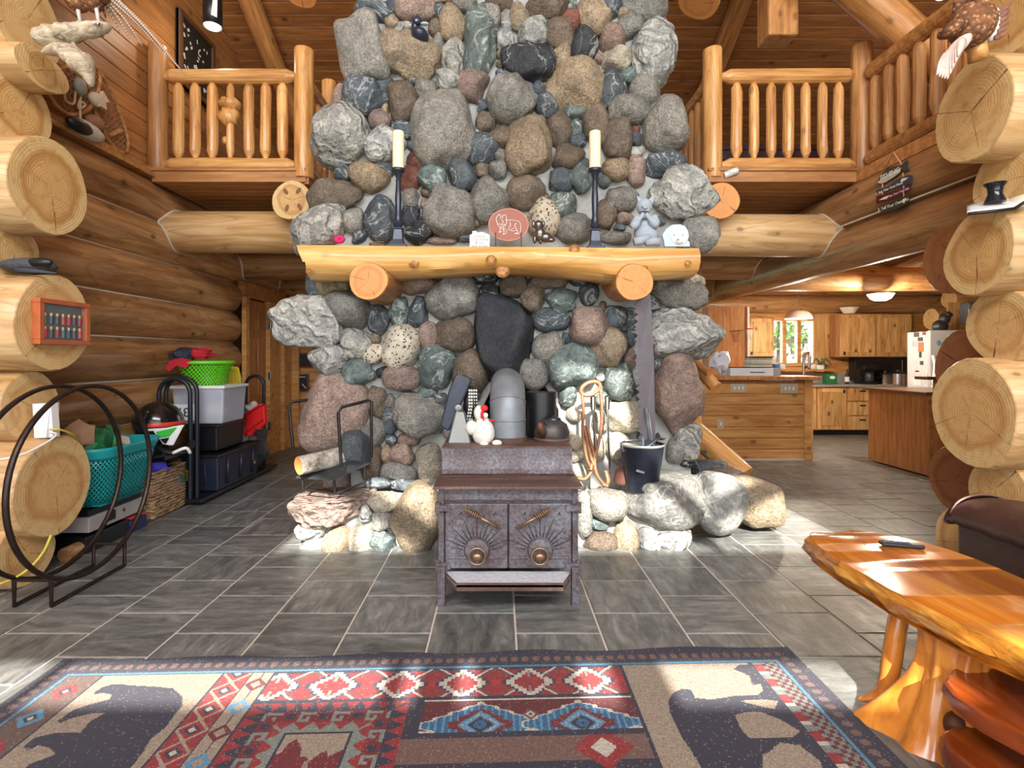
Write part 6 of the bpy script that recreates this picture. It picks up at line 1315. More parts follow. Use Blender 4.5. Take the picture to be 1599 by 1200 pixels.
tag(MB().tube(spline([P(78, 671, 3.42), P(92, 671, 3.44), P(112, 678, 3.55), P(122, 688, 3.7), P(126, 702, 3.86)], 8), 0.007, 6).build('yellow_cable', plain((206, 184, 60), 0.5), None, smooth=True), 'yellow cable leaving the router behind the log', 'cable')
tag(MB().tube(spline([P(80, 836, 3.12), P(68, 862, 3.1), P(50, 884, 3.08), P(28, 900, 3.06), P(0, 912, 3.06), P(-20, 914, 3.05)], 8), 0.007, 6).build('yellow_cable', plain((206, 196, 80), 0.5), None, smooth=True), 'yellow cable hanging across the lowest left log end', 'cable')

# ------------------------------------------------------------------ snowshoes, decoys and driftwood on the upper left
WX = -3.455
def W(u, v, off=0.0): return PX(WX + off, u, v)
def snowshoe(label, outline, grp, off=0.0, nl=13):
    o = thing('snowshoe', label, 'snowshoe', W(*outline[0], off), group=grp); op = [W(u, v, off) for u, v in outline]; n = len(op)
    MB().tube(spline(op + [op[0]], 5)[:-1], 0.017, 8, closed=True).build('bent_frame', M['rail_dark'], o, smooth=True)
    c = sum(op, Vector()) / n; uv = [(p.y, p.z) for p in op]
    m = MB(); cw = plain((136, 98, 66), 0.8)
    ys = [p[0] for p in uv]; zs = [p[1] for p in uv]
    for s in (-1, 1):
        k = -2.5
        while k < 2.5:
            seg = []
            for i in range(n):
                (a0, b0), (a1, b1) = uv[i], uv[(i + 1) % n]; f0 = (a0 - c.y) + s * (b0 - c.z) - k; f1 = (a1 - c.y) + s * (b1 - c.z) - k
                if f0 * f1 < 0: t = f0 / (f0 - f1); seg.append((a0 + (a1 - a0) * t, b0 + (b1 - b0) * t))
            if len(seg) == 2: m.tube([(WX + off, *seg[0]), (WX + off, *seg[1])], 0.0045, 4)
            k += 0.052
    m.build('rawhide_web', cw, o)['kind'] = 'stuff'
    return o
s1 = snowshoe('long snowshoe with pointed tail hanging nearest the loft post', [(198, 238), (200, 220), (192, 190), (178, 155), (164, 126), (152, 114), (142, 122), (140, 142), (146, 166), (156, 192), (170, 220), (186, 237)], 'snowshoes on the upper left wall', 0.03)
MB().tube([W(169, 212, 0.04), W(189, 204, 0.04)], 0.02, 8).build('toe_bar', M['rail_dark'], s1)
s2 = snowshoe('rounded snowshoe half hidden behind the driftwood and upper left log', [(150, 150), (156, 128), (150, 104), (120, 100), (84, 112), (70, 132), (84, 160), (106, 178), (128, 176), (142, 166)], 'snowshoes on the upper left wall', 0.05)
lo = thing('loon_decoy', 'black and white loon decoy on the ledge under the snowshoes', 'decoy', W(135, 210, 0.08))
RL = Matrix.Rotation(PI / 2, 3, 'Z')
c = W(134, 203, 0.10); MB().ell(c, (0.07, 0.20, 0.07)).build('loon_body', plain((200, 196, 186), 0.6, 0, 0.1), lo, smooth=True)
MB().ell(W(124, 197, 0.14), (0.055, 0.13, 0.055)).build('loon_back', M['black'], lo, smooth=True)
tag(MB().ell(W(148, 192, 0.06), (0.06, 0.10, 0.06)).build('wood_decoy', plain((150, 104, 76), 0.7), None, smooth=True), 'small brown wooden decoy behind the loon on the ledge', 'decoy')
cdm = plain((196, 178, 150), 0.8)
tag(MB().tube(spline([W(101, 128, 0.1), W(101, 152, 0.1), W(106, 160, 0.1), W(116, 160, 0.1), W(118, 130, 0.1), W(122, 125, 0.1), W(126, 150, 0.1), W(122, 165, 0.1), W(125, 170, 0.1), W(133, 164, 0.1), W(126, 160, 0.1), W(125, 185, 0.1)], 6), 0.009, 6).build('cord', cdm, None, smooth=True), 'pale cord tied in a bow over the rounded snowshoe', 'cord')
tag(MB().ell(W(125, 135, 0.12), (0.04, 0.06, 0.07)).build('tin_float', plain((140, 140, 128), 0.5), None, smooth=True), 'small grey float hanging among the cords by the snowshoe', 'float')
sk = thing('animal_skull', 'small bleached animal skull hung on the long snowshoe', 'skull', W(155, 165, 0.08))
MB().ell(W(150, 156, 0.08), (0.05, 0.07, 0.06)).build('cranium', cdm, sk, smooth=True); MB().prism([W(u, v, 0.1) for u, v in ((156, 142), (166, 160), (160, 160), (162, 172), (152, 166))], (0.03, 0, 0)).build('snout', cdm, sk)
dw_m = NT('driftwood'); dv = dw_m.coord(scale=(0.5, 1, 1), rnd=False); dn_ = dw_m.noise(dv, 16, 6, 0.7, 1.0); dw_m.bump(dn_, 1.0, 0.02); dw_m.out(dw_m.ramp(dn_, [(0.3, lin((112, 98, 84))), (0.5, lin((190, 172, 146))), (0.7, lin((222, 208, 184)))]), 0.85); M['drift'] = dw_m.mat
dw = thing('driftwood', 'two weathered driftwood pieces fixed to the upper left log end', 'driftwood', P(100, 80, 3.35))
rgd = random.Random(3)
def drift(name, pts, rs, parent):
    sp = spline([P(*q) for q in pts], 5); k = len(sp); rr = np.interp(np.linspace(0, 1, k), np.linspace(0, 1, len(rs)), rs); MB().tube(sp, [r * rgd.uniform(0.88, 1.12) for r in rr], 12, flat=0.8).build(name, M['drift'], parent, smooth=0.9)
drift('upper_branch', [(60, 64, 3.3), (70, 58, 3.28), (100, 54, 3.28), (130, 48, 3.3), (155, 45, 3.35), (172, 41, 3.4)], [0.03, 0.075, 0.07, 0.055, 0.05, 0.02], dw)
drift('lower_branch', [(68, 82, 3.3), (90, 78, 3.28), (112, 86, 3.25), (128, 100, 3.25), (138, 118, 3.27), (144, 136, 3.3)], [0.015, 0.045, 0.07, 0.085, 0.045, 0.008], dw)
MB().tube([P(113, 62, 3.3), P(117, 78, 3.28)], 0.012, 8).build('peg', M['drift'], dw)
# pheasant standing on the driftwood (body mostly above the frame)
ph_ = thing('pheasant_mount', 'mounted pheasant with long barred tail standing on driftwood', 'mounted bird', P(135, 38, 3.3))
fm = NT('bird_feathers'); fv = fm.coord(rnd=False); fvo = fm.voro(fv, 42); fno = fm.noise(fv, 12, 3); fm.bump(fvo, 0.8, 0.01); fm.out(fm.mix(0.5, fm.ramp(fvo, [(0.1, lin((220, 190, 150))), (0.35, lin((140, 84, 44))), (0.6, lin((60, 40, 28)))]), fm.ramp(fno, [(0.3, lin((84, 48, 26))), (0.7, lin((166, 110, 66)))])), 0.85); M['feather'] = fm.mat
MB().ell(P(132, -26, 3.3), (0.17, 0.12, 0.13), rot=Matrix.Rotation(0.3, 3, 'Y'), n=18, k=12).tube([P(112, -40, 3.3), P(100, -75, 3.3), P(98, -100, 3.3)], [0.07, 0.045, 0.04], 10).ell(P(97, -105, 3.3), (0.05, 0.04, 0.045)).build('bird_body', M['feather'], ph_, smooth=True)
MB().ell(P(120, 4, 3.3), (0.06, 0.07, 0.05)).ell(P(143, 2, 3.3), (0.06, 0.07, 0.06)).build('thigh', M['feather'], ph_, smooth=True)
skl = plain((190, 180, 176), 0.6)
for u in (121, 150):
    m = MB().tube([P(u, 10, 3.3), P(u + 4, 33, 3.29)], [0.013, 0.009], 8)
    for du, dv_ in ((-11, 37), (-2, 38), (8, 37)): m.tube([P(u + 4, 33, 3.29), P(u + 4 + du * 0.6, 36, 3.28), P(u + 4 + du, dv_, 3.27)], [0.008, 0.006, 0.003], 6)
    m.build('bird_leg', skl, ph_, smooth=True)
fmt = NT('barred_feather'); tv = fmt.coord(rnd=False); sp_ = fmt.node('ShaderNodeSeparateXYZ'); fmt.setin(sp_.inputs[0], tv)
bar_ = fmt.math('GREATER_THAN', fmt.math('SINE', fmt.math('MULTIPLY', fmt.math('SUBTRACT', sp_.outputs[0], sp_.outputs[2]), 330.0)), 0.45); fmt.out(fmt.mix(bar_, lin((190, 166, 146)), lin((104, 84, 72))), 0.7); M['barred'] = fmt.mat
for (p0, p1, w_) in (((160, -20), (286, 114), 0.028), ((158, -12), (262, 92), 0.02), ((158, -8), (224, 74), 0.018), ((157, -4), (204, 62), 0.018), ((155, 0), (187, 51), 0.02), ((148, -6), (166, 30), 0.035)):
    a_, b_ = P(*p0, 3.32), P(*p1, 3.45); d_ = (b_ - a_); side = Vector((0.7, 0, 0.7)); sag = Vector((0, 0, -0.03)); m = MB()
    m.grid(lambda t, s: tuple(a_ + d_ * t + sag * math.sin(PI * t) * -1 + side * (s - 0.5) * w_ * (1 - t) ** 0.5 + Vector((0, -0.006 * math.sin(PI * s), 0))), 24, 2); m.build('tail_feather', M['barred'], ph_, smooth=True, thick=0.003)
# grouse on the right log ends
gs = thing('grouse_mount', 'mounted grouse with drooping pale wing on the upper right log end', 'mounted bird', P(1520, 60, 3.05))
MB().ell(P(1518, 38, 3.05), (0.12, 0.10, 0.13), rot=Matrix.Rotation(0.5, 3, 'Y'), n=18, k=12).ell(P(1488, 45, 3.0), (0.085, 0.06, 0.04), rot=Matrix.Rotation(-0.5, 3, 'Y')).tube([P(1526, 25, 3.02), P(1531, 5, 3.0), P(1534, -20, 3.0)], [0.07, 0.045, 0.035], 10).ell(P(1508, 8, 3.1), (0.07, 0.03, 0.09), rot=Matrix.Rotation(0.5, 3, 'Y')).build('bird_body', M['feather'], gs, smooth=True)
pal = plain((204, 180, 170), 0.7, 0, 0.15, 30)
MB().ell(P(1497, 72, 2.98), (0.10, 0.02, 0.035), rot=Matrix.Rotation(-0.75, 3, 'Y')).build('wing_cover', pal, gs, smooth=True)
for k in range(9):
    a_ = P(1478 + k * 3.4, 84 - k * 3, 2.97 - 0.002 * k); b_ = P(1462 + k * 4.2, 118 + 6 * math.sin(k / 8 * PI) - max(0, k - 4) * 7.5, 2.94 - 0.004 * k); d_ = b_ - a_; sd_ = Vector((d_.z, 0, -d_.x)).normalized()
    MB().grid(lambda t, s: tuple(a_ + d_ * t + sd_ * (s - 0.5) * 0.042 * math.sin(PI * min(1, 0.25 + t * 0.72)) + Vector((0, -0.005 * math.sin(PI * s), 0))), 8, 2).build('wing_feather', pal, gs, smooth=True, thick=0.003)
MB().ell(P(1549, 38, 3.08), (0.055, 0.04, 0.10)).build('white_breast', plain((222, 216, 208), 0.8, 0, 0.15, 40), gs, smooth=True)
for k in range(6):
    a_ = P(1552, 30 + k * 6, 3.06); b_ = P(1580 - k * 1.5, 4 + k * 9.5, 3.02); d_ = b_ - a_; sd_ = Vector((d_.z, 0, -d_.x)).normalized()
    MB().grid(lambda t, s: tuple(a_ + d_ * t + sd_ * (s - 0.5) * 0.034 * math.sin(PI * min(1, 0.25 + t * 0.7))), 8, 2).build('wing_feather', plain((128, 84, 64), 0.7, 0, 0.4, 40), gs, smooth=True, thick=0.003)
MB().tube([P(1524, 60, 3.08), P(1528, 95, 3.1)], [0.045, 0.05], 10).build('perch', M['rail'], gs, smooth=True)
# fishing rules sign
fs_ = thing('fishing_sign', 'hanging painted fishing sign of four boards on the right beam', 'sign', (3.37, 4.62, 2.7))
SXp = 3.365
def S(u, v, off=0.0): return PX(SXp - off, u, v)
TR = Matrix(((0, 0, -1), (-1, 0, 0), (0, 1, 0)))
def board(name, pts, mat, th=0.012): return MB().prism([S(u, v) for u, v in pts], (th, 0, 0)).build(name, mat, fs_, bevel=0.002)
board('fish_board', ((1368, 285), (1376, 273), (1384, 264), (1394, 260), (1404, 259), (1409, 256), (1416, 249), (1417, 254), (1415, 259), (1419, 266), (1412, 269), (1406, 265), (1402, 273), (1392, 280), (1380, 287), (1373, 288)), plain((54, 62, 58), 0.5))
MB().prism([S(u, v, 0.004) for u, v in ((1369, 285), (1378, 278), (1395, 268), (1406, 262), (1405, 269), (1395, 277), (1382, 285), (1374, 287))], (0.004, 0, 0)).build('fish_belly', plain((196, 190, 176), 0.5), fs_)
def stext(t, u, v, size, col=(240, 238, 226), tilt=0.0): fonts(t, size, plain(col, 0.6), fs_, S(u, v, 0.006), TR @ Matrix.Rotation(tilt, 3, 'Z'))
stext('FISHING', 1389, 272, 0.062)
B2 = plain((58, 66, 84), 0.5); B3 = plain((92, 30, 34), 0.5); B4 = plain((52, 58, 46), 0.5)
board('rule_board', ((1368, 303), (1368, 297), (1386, 291), (1402, 279), (1418, 273), (1423, 275), (1422, 287), (1410, 291), (1390, 296), (1376, 302)), B2)
board('rule_board', ((1368, 318), (1368, 307), (1385, 301), (1405, 297), (1420, 288), (1420, 297), (1400, 309), (1380, 316)), B3)
board('rule_board', ((1376, 334), (1373, 324), (1396, 314), (1418, 304), (1419, 316), (1400, 327)), B4)
stext('1. Bait Your Own Hook', 1388, 294.5, 0.033); stext('2. Clean Your Own Fish', 1400, 302, 0.028, (220, 200, 240)); stext('3. Tell Your Own Lies', 1394, 320, 0.040)
MB().prism([S(u, v, 0.004) for u, v in ((1406, 283), (1408, 279), (1418, 277), (1414, 281), (1407, 285))], (0.004, 0, 0)).build('painted_fish', M['white'], fs_); MB().prism([S(u, v, 0.004) for u, v in ((1372, 313), (1380, 308), (1388, 305), (1384, 311))], (0.004, 0, 0)).build('painted_fish', M['white'], fs_); MB().prism([S(u, v, 0.004) for u, v in ((1408, 314), (1410, 311), (1415, 309), (1413, 313), (1411, 318))], (0.004, 0, 0)).build('painted_fish', M['white'], fs_)
tw = plain((214, 150, 118), 0.7)
MB().tube([S(1381, 266), S(1395, 237, 0.01), S(1408, 257)], 0.006, 6).build('twine', tw, fs_, smooth=True)
for u, v0, v1 in ((1378, 287, 293), (1410, 270, 276), (1378, 300, 304), (1411, 290, 295), (1411, 299, 307)): MB().tube([S(u, v0, 0.002), S(u, v1, 0.002)], 0.005, 6).build('twine', tw, fs_)
# white cap and black cup on the right log
wc = thing('white_hat', 'white cloth cap with dark brim lying on a right log end', 'cap', P(1560, 330, 3.3))
MB().grid(lambda a, c: tuple(P(1510 + 92 * a, 333 - 12 * a - 16 * c * a * (1.4 - a) - 10 * c, 3.22 + 0.3 * c)), 12, 6).build('brim', plain((222, 222, 222), 0.6, 0, 0.05), wc, smooth=True, thick=0.012)
MB().tube([P(1512, 334, 3.21), P(1560, 329, 3.18), P(1584, 326, 3.18), P(1600, 316, 3.2)], 0.010, 6).build('brim_edge', M['black'], wc, smooth=True); MB().ell(P(1606, 318, 3.35), (0.12, 0.12, 0.06)).build('crown', plain((214, 204, 184), 0.8), wc, smooth=True)
bc = MB().lathe(P(1554, 316, 3.32), [(0.0, 0.0), (0.055, 0.0), (0.05, 0.015), (0.036, 0.05), (0.04, 0.09), (0.058, 0.115), (0.05, 0.115), (0.03, 0.06)], 20).build('black_cup', plain((24, 30, 38), 0.15, 0, 0.1), None, smooth=0.8); tag(bc, 'small glossy black flared cup standing on the white cap', 'cup')

# ------------------------------------------------------------------ loft: sign, lamp, trunk, can
sg = thing('chalkboard', 'black framed board of small white drawings on the loft wall', 'wall sign', (-3.46, 6.2, 4.4))
MB().box((-3.47, 6.2, 4.80), (0.03, 0.72, 0.80)).build('board', plain((26, 26, 26), 0.6), sg)
for (y0_, y1_, z0_, z1_) in ((5.84, 5.89, 4.40, 5.20), (6.51, 6.56, 4.40, 5.20), (5.89, 6.51, 5.15, 5.20), (5.89, 6.51, 4.40, 4.45)): MB().box((-3.455, (y0_ + y1_) / 2, (z0_ + z1_) / 2), (0.05, y1_ - y0_, z1_ - z0_)).build('frame_side', plain((84, 56, 36), 0.5), sg)
mk = MB(); rgm = random.Random(9); mw = plain((206, 200, 186), 0.7)
for k in range(46):
    y_, z_ = rgm.uniform(5.93, 6.47), rgm.uniform(4.5, 5.1); w_, h_ = rgm.uniform(0.012, 0.03), rgm.uniform(0.02, 0.06); mk.box((-3.452, y_, z_), (0.003, w_, h_), rot=Matrix.Rotation(rgm.uniform(-1, 1), 3, 'X'))
mk.build('chalk_marks', mw, sg)['kind'] = 'stuff'
def lamp(o, loc, energy, size, col=(1, 0.86, 0.66)):
    l = bpy.data.lights.new('bulb', 'POINT'); l.energy = energy; l.shadow_soft_size = size; l.color = col; b_ = bpy.data.objects.new('bulb', l); COL.objects.link(b_); b_.location = loc; setp(b_, o); return b_
pl = thing('pendant_lamp', 'black cylinder pendant lamp with white print above the loft rail', 'pendant lamp', (-2.98, 5.6, 4.8))
lx = P(332, 0, 5.6).x; lz = P(332, 42, 5.6).z
MB().grid(lambda a, c: (lx + 0.09 * math.cos(2 * PI * a), 5.6 + 0.09 * math.sin(2 * PI * a), lz + 0.34 * c), 28, 2).build('lamp_shade', M['black'], pl, smooth=True, thick=0.004)
MB().prism([(lx + 0.03, 5.512, lz + 0.07), (lx + 0.075, 5.545, lz + 0.06), (lx + 0.08, 5.548, lz + 0.30), (lx + 0.055, 5.525, lz + 0.32)], (0, -0.004, 0)).build('shade_print', M['white'], pl)
MB().lathe((lx, 5.6, lz + 0.01), [(0.0, 0), (0.082, 0), (0.082, 0.01), (0.0, 0.01)], 24).build('diffuser', M['glow'], pl); MB().tube([(lx, 5.6, lz + 0.34), (lx, 5.6, zc(5.6) - 0.05)], 0.008, 6).build('cord', M['black'], pl)
lamp(pl, (lx, 5.6, lz - 0.08), 14, 0.06)
tk = thing('slatted_trunk', 'dark plum slatted trunk behind the right loft railing', 'trunk', (2.95, 6.0, 3.27))
dk_ = plain((62, 34, 40), 0.4, 0, 0.2)
MB().box((2.9, 6.05, 3.50), (1.35, 0.4, 0.44)).build('trunk_body', dk_, tk, bevel=0.02)
for z in (3.36, 3.47, 3.58, 3.69): MB().box((2.9, 5.845, z), (1.37, 0.02, 0.06)).build('slat', dk_, tk, bevel=0.006)
for x in (2.26, 3.54): MB().box((x, 5.84, 3.5), (0.05, 0.04, 0.46)).build('corner_post', plain((150, 110, 90), 0.4, 0.5), tk)
cnn = thing('paper_can', 'small printed can lying on the loft edge by the post', 'can', P(1143, 268, 5.36))
a_, b_ = P(1131, 274, 5.33), P(1152, 266, 5.30); MB().tube([a_, b_], 0.034, 16).build('can_body', plain((206, 206, 200), 0.4, 0, 0.5, 40), cnn, smooth=0.8); MB().tube([b_, b_ + (b_ - a_).normalized() * 0.004], 0.029, 16).build('can_end', M['black'], cnn)
ct2 = thing('ceiling_spotlight', 'small lit ceiling spotlight above the right railing', 'ceiling light', P(1471, -4, 4.6))
q = P(1471, -5, 4.6); MB().lathe(q, [(0.0, 0), (0.05, 0.0), (0.06, 0.03), (0.05, 0.1), (0.0, 0.1)], 20).build('housing', M['white'], ct2, smooth=0.8); MB().ell(q, (0.045, 0.045, 0.02)).build('bulb_glass', M['glow'], ct2, smooth=True); lamp(ct2, q + Vector((0, -0.3, -0.25)), 8, 0.1)

# ------------------------------------------------------------------ pictures on the back wall, stair rails
for (u, v, w_, h_, lab) in ((473, 563, 30, 23, 'small framed dark photograph, upper one by the door'), (470, 598, 24, 28, 'small framed certificate with white lines, lower one by the door')):
    p = P(u, v, 8.58); s = 8.58 / F; f_ = thing('picture_frame', lab, 'picture', p, group='pictures by the door')
    MB().box((p.x, 8.59, p.z), (w_ * s, 0.03, h_ * s)).build('frame', plain((120, 70, 40), 0.4), f_, bevel=0.004); MB().box((p.x, 8.573, p.z), ((w_ - 4) * s, 0.006, (h_ - 4) * s)).build('print', plain((28, 34, 34), 0.4, 0, 0.8, 9), f_)
    if v < 580: MB().box((p.x - 0.10, 8.569, p.z), (0.05, 0.004, (h_ - 5) * s)).build('print_edge', M['white'], f_)
    else: MB().tube([P(u - 6, v - 9, 8.56), P(u + 7, v - 9, 8.56)], 0.006, 6).tube([P(u + 2, v + 2, 8.56), P(u + 8, v + 9, 8.56)], 0.006, 6).build('print_edge', M['white'], f_)
sr = thing('log_stair', 'log stair stringer and handrail rising behind the right of the chimney', 'stair', (1.9, 5.4, 0))
log('stringer', P(1162, 745, 5.1), P(1060, 655, 5.6), 0.115, 0.12, parent=sr, mats=RM, seed=91)
log('handrail', P(1118, 606, 5.2), P(1060, 540, 5.6), 0.06, parent=sr, mats=RM, seed=92); log('handrail', P(1108, 585, 5.1), P(1060, 545, 5.4), 0.035, parent=sr, mats=RD, seed=93)
for u, v in ((1091, 694), (1100, 707), (1079, 717)): MB().tube([P(u, v, 4.95), P(u, v, 5.1)], 0.022, 10).build('bolt', M['steel_black'], sr)
log('newel', P(1085, 540, 5.5), P(1085, 700, 5.5), 0.07, parent=sr, mats=RM, seed=94)

# ------------------------------------------------------------------ kitchen
ba = thing('kitchen_bar', 'breakfast bar faced with horizontal pine boards', 'bar counter', (3.3, 7.6, 0))
BX0, BX1, BY = 2.3, 4.26, 7.38
for i in range(7): plank('board', (BX0, BY, 0.08 + i * 0.152), (BX1 - 0.08, BY, 0.08 + i * 0.152), 0.152, 0.02, (0, -1, 0), M['bar'], ba, 0.012)
MB().box(((BX0 + BX1) / 2, BY + 0.2, 0.55), (BX1 - BX0 - 0.02, 0.36, 1.08)).build('bar_carcass', M['oak'], ba); MB().box((BX1 - 0.04, BY - 0.004, 0.55), (0.09, 0.03, 1.1)).build('corner_trim', M['bar'], ba)
MB().box((BX1 + 0.02, BY + 0.2, 0.55), (0.04, 0.4, 1.1)).build('end_panel', M['pine'], ba)
MB().box(((BX0 + BX1) / 2 + 0.02, BY + 0.16, 1.135), (BX1 - BX0 + 0.14, 0.56, 0.05)).build('bar_top', M['oak'], ba, bevel=0.008)
MB().box(((BX0 + BX1) / 2, BY - 0.008, 0.02), (BX1 - BX0, 0.012, 0.03)).build('base_strip', M['chink'], ba)
for u, v, w_, h_ in ((1153, 606, 25, 13), (1232, 607, 27, 15), (1125, 662, 10, 14)):
    p = P(u, v, BY); s = BY / F; pl_ = MB().box((p.x, BY - 0.006, p.z), (w_ * s, 0.01, h_ * s)).build('outlet_plate', plain((196, 190, 168), 0.4, 0.3), ba, bevel=0.002)
    for k in range(max(1, int(w_ / 7))): MB().box((p.x + (k - (max(1, int(w_ / 7)) - 1) / 2) * 0.055, BY - 0.013, p.z), (0.02, 0.008, 0.04)).build('switch', M['white'], pl_)
bz_ = 1.162
def onbar(u, v, y=7.5): return P(u, v, y)
crumple('grocery_bag', P(1124, 566, 7.5), (0.13, 0.10, 0.15), plain((222, 226, 236), 0.5, 0, 0.05), None, 31, 'white plastic grocery bag at the left of the breakfast bar', 'bag')
lb = thing('printer_box', 'long white and grey appliance box on the breakfast bar', 'box', P(1175, 587, 7.5))
MB().box((P(1168, 0, 7.5).x, 7.5, bz_ + 0.055), (0.60, 0.25, 0.11)).build('box_body', plain((214, 220, 228), 0.5, 0, 0.05), lb, bevel=0.004); MB().box((P(1206, 0, 7.5).x, 7.5, bz_ + 0.053), (0.10, 0.252, 0.105)).build('box_end', plain((150, 154, 158), 0.5), lb); MB().box((P(1168, 0, 7.5).x, 7.5, bz_ + 0.115), (0.56, 0.22, 0.012)).build('box_lid', M['black'], lb)
MB().box((P(1176, 0, 7.5).x, 7.373, bz_ + 0.05), (0.2, 0.003, 0.012)).build('box_print', M['black'], lb)
for k in range(6):
    tag(MB().box((P(1183, 0, 7.52).x + 0.008 * (k % 3), 7.52, bz_ + 0.135 + k * 0.024), (0.30 - 0.012 * (k % 2), 0.2, 0.02)).build('magazine', plain([(206, 206, 190), (150, 160, 140), (196, 190, 170)][k % 3] if k < 5 else (34, 36, 38), 0.6), None), '%s magazine from the top of the stack on the appliance box' % ['sixth', 'fifth', 'fourth', 'third', 'second', 'topmost first'][k], 'magazine', 'stack of magazines on the bar')
fa = thing('faucet', 'tall chrome kitchen faucet standing behind the bar', 'faucet', P(1256, 590, 8.1))
MB().tube(spline([P(1255, 611, 8.1), P(1255, 570, 8.1), P(1256, 556, 8.1), P(1260, 551, 8.05), P(1264, 556, 8.0), P(1263, 577, 8.0)], 5), 0.022, 10).build('spout', M['chrome'], fa, smooth=True); MB().tube([P(1257, 575, 8.08), P(1261, 572, 8.04)], 0.012, 8).build('lever', M['black'], fa)
sc_ = thing('sink_counter', 'sink worktop behind the breakfast bar', 'worktop', (3.4, 8.14, 0)); MB().box((3.35, 8.14, 0.45), (1.9, 0.48, 0.88)).build('cabinet_carcass', M['pine'], sc_); MB().box((3.35, 8.14, 0.91), (1.95, 0.5, 0.04)).build('counter_top', M['oak'], sc_)
# tall pantry and wall cabinets
def cab(name, label, x0, x1, z0, z1, yf, depth, doors=1, drawers=0, cat='cabinet', grp=None, mat=None):
    o = thing(name, label, cat, ((x0 + x1) / 2, yf + depth / 2, z0), group=grp); mat = mat or M['pine']
    MB().box(((x0 + x1) / 2, yf + depth / 2 + 0.02, (z0 + z1) / 2), (x1 - x0, depth, z1 - z0)).build('cabinet_body', M['rail_dark_z'], o)
    if drawers:
        h_ = (z1 - z0) / drawers
        for k in range(drawers):
            d_ = MB().box(((x0 + x1) / 2, yf + 0.012, z0 + h_ * (k + 0.5)), (x1 - x0 - 0.02, 0.02, h_ - 0.02)).build('drawer', mat, o, bevel=0.004); MB().box(((x0 + x1) / 2, yf - 0.008, z0 + h_ * (k + 0.72)), (0.10, 0.02, 0.025)).build('handle', M['black'], d_)
    else:
        w_ = (x1 - x0) / doors
        for k in range(doors):
            xc_ = x0 + w_ * (k + 0.5); d_ = MB().box((xc_, yf + 0.012, (z0 + z1) / 2), (w_ - 0.03, 0.02, z1 - z0 - 0.03)).build('cabinet_door', mat, o, bevel=0.004)
            MB().box((xc_, yf - 0.002, (z0 + z1) / 2), (w_ - 0.17, 0.03, z1 - z0 - 0.17)).build('door_panel', mat, d_, bevel=0.004); MB().box((xc_ + (-w_ * 0.38 if k % 2 == 0 else w_ * 0.38), yf - 0.01, z0 + 0.07 if z0 > 1 else z1 - 0.08), (0.03, 0.02, 0.06)).build('handle', M['black'], d_)
    return o
pn = thing('pantry_cabinet', 'tall orange oak pantry side panel left of the kitchen window', 'cabinet', (3.6, 8.6, 0)); MB().box((3.58, 8.66, 1.1), (0.62, 0.5, 2.2)).build('cabinet_body', M['oak'], pn); MB().box((3.88, 8.39, 1.1), (0.03, 0.02, 2.2)).build('edge_strip', M['white'], pn)
cab('wall_cabinet', 'knotty pine wall cabinet left of the kitchen window', 4.60, 5.08, 1.42, 2.15, KY - 0.36, 0.32)
cab('wall_cabinet', 'knotty pine double wall cabinet right of the kitchen window', 6.28, 7.62, 1.42, 2.22, KY - 0.36, 0.32, 2)
MB().box((6.15, KY - 0.03, 1.75), (0.3, 0.04, 0.95)).build('panel', M['pine'], wk)
cab('base_cabinet', 'knotty pine base cabinet with door left of the drawers', 5.2, 6.3, 0.1, 0.88, 9.75, 0.5, 2); cab('base_cabinet', 'knotty pine three-drawer base cabinet', 6.3, 6.85, 0.1, 0.88, 9.75, 0.5, 1, 3); cab('base_cabinet', 'knotty pine base cabinet below the cooking pots', 6.85, 8.0, 0.1, 0.88, 9.75, 0.5, 2)
ctp = thing('kitchen_worktop', 'long grey kitchen worktop along the back wall', 'worktop', (6.6, 10.0, 0.88)); MB().box((6.6, 10.0, 0.905), (2.9, 0.58, 0.045)).build('counter_top', plain((150, 146, 140), 0.3), ctp, bevel=0.006); MB().box((6.0, KY - 0.02, 1.02), (1.7, 0.02, 0.18)).build('splashback', plain((170, 168, 162), 0.4), ctp)
MB().box((6.6, 10.05, 0.05), (2.8, 0.4, 0.1)).build('toe_kick', M['black'], ctp)
def onw(u, y=9.95): return P(u, 600, y).x
wz = 0.929
gbx = thing('green_box', 'green carton with white print on the kitchen worktop', 'carton', (onw(1293), 9.9, wz)); MB().box((onw(1293), 9.9, wz + 0.09), (0.2, 0.12, 0.18)).build('carton', plain((30, 110, 66), 0.5), gbx, bevel=0.004); MB().ell((onw(1294), 9.838, wz + 0.12), (0.05, 0.004, 0.03)).build('carton_print', M['white'], gbx)
bo = thing('bottle', 'dark bottle with white label on the kitchen worktop', 'bottle', (onw(1320), 9.9, wz)); MB().lathe((onw(1320), 9.9, wz), [(0.0, 0), (0.036, 0), (0.036, 0.16), (0.013, 0.21), (0.013, 0.27), (0.0, 0.27)], 16).build('glass', M['black'], bo, smooth=0.8); MB().lathe((onw(1320), 9.9, wz + 0.04), [(0.037, 0), (0.037, 0.09)], 16).build('label', M['white'], bo)
cm = thing('coffee_maker', 'black coffee maker beside the cooking pots', 'coffee maker', (onw(1352), 9.9, wz)); MB().box((onw(1352), 9.98, wz + 0.17), (0.26, 0.12, 0.34)).box((onw(1352), 9.88, wz + 0.31), (0.26, 0.2, 0.07)).box((onw(1352), 9.88, wz + 0.02), (0.26, 0.2, 0.04)).build('housing', M['black'], cm, bevel=0.01); MB().lathe((onw(1352), 9.86, wz + 0.05), [(0.0, 0), (0.07, 0), (0.08, 0.08), (0.05, 0.16), (0.0, 0.16)], 18).build('carafe', plain((50, 50, 56), 0.1), cm, smooth=0.8)
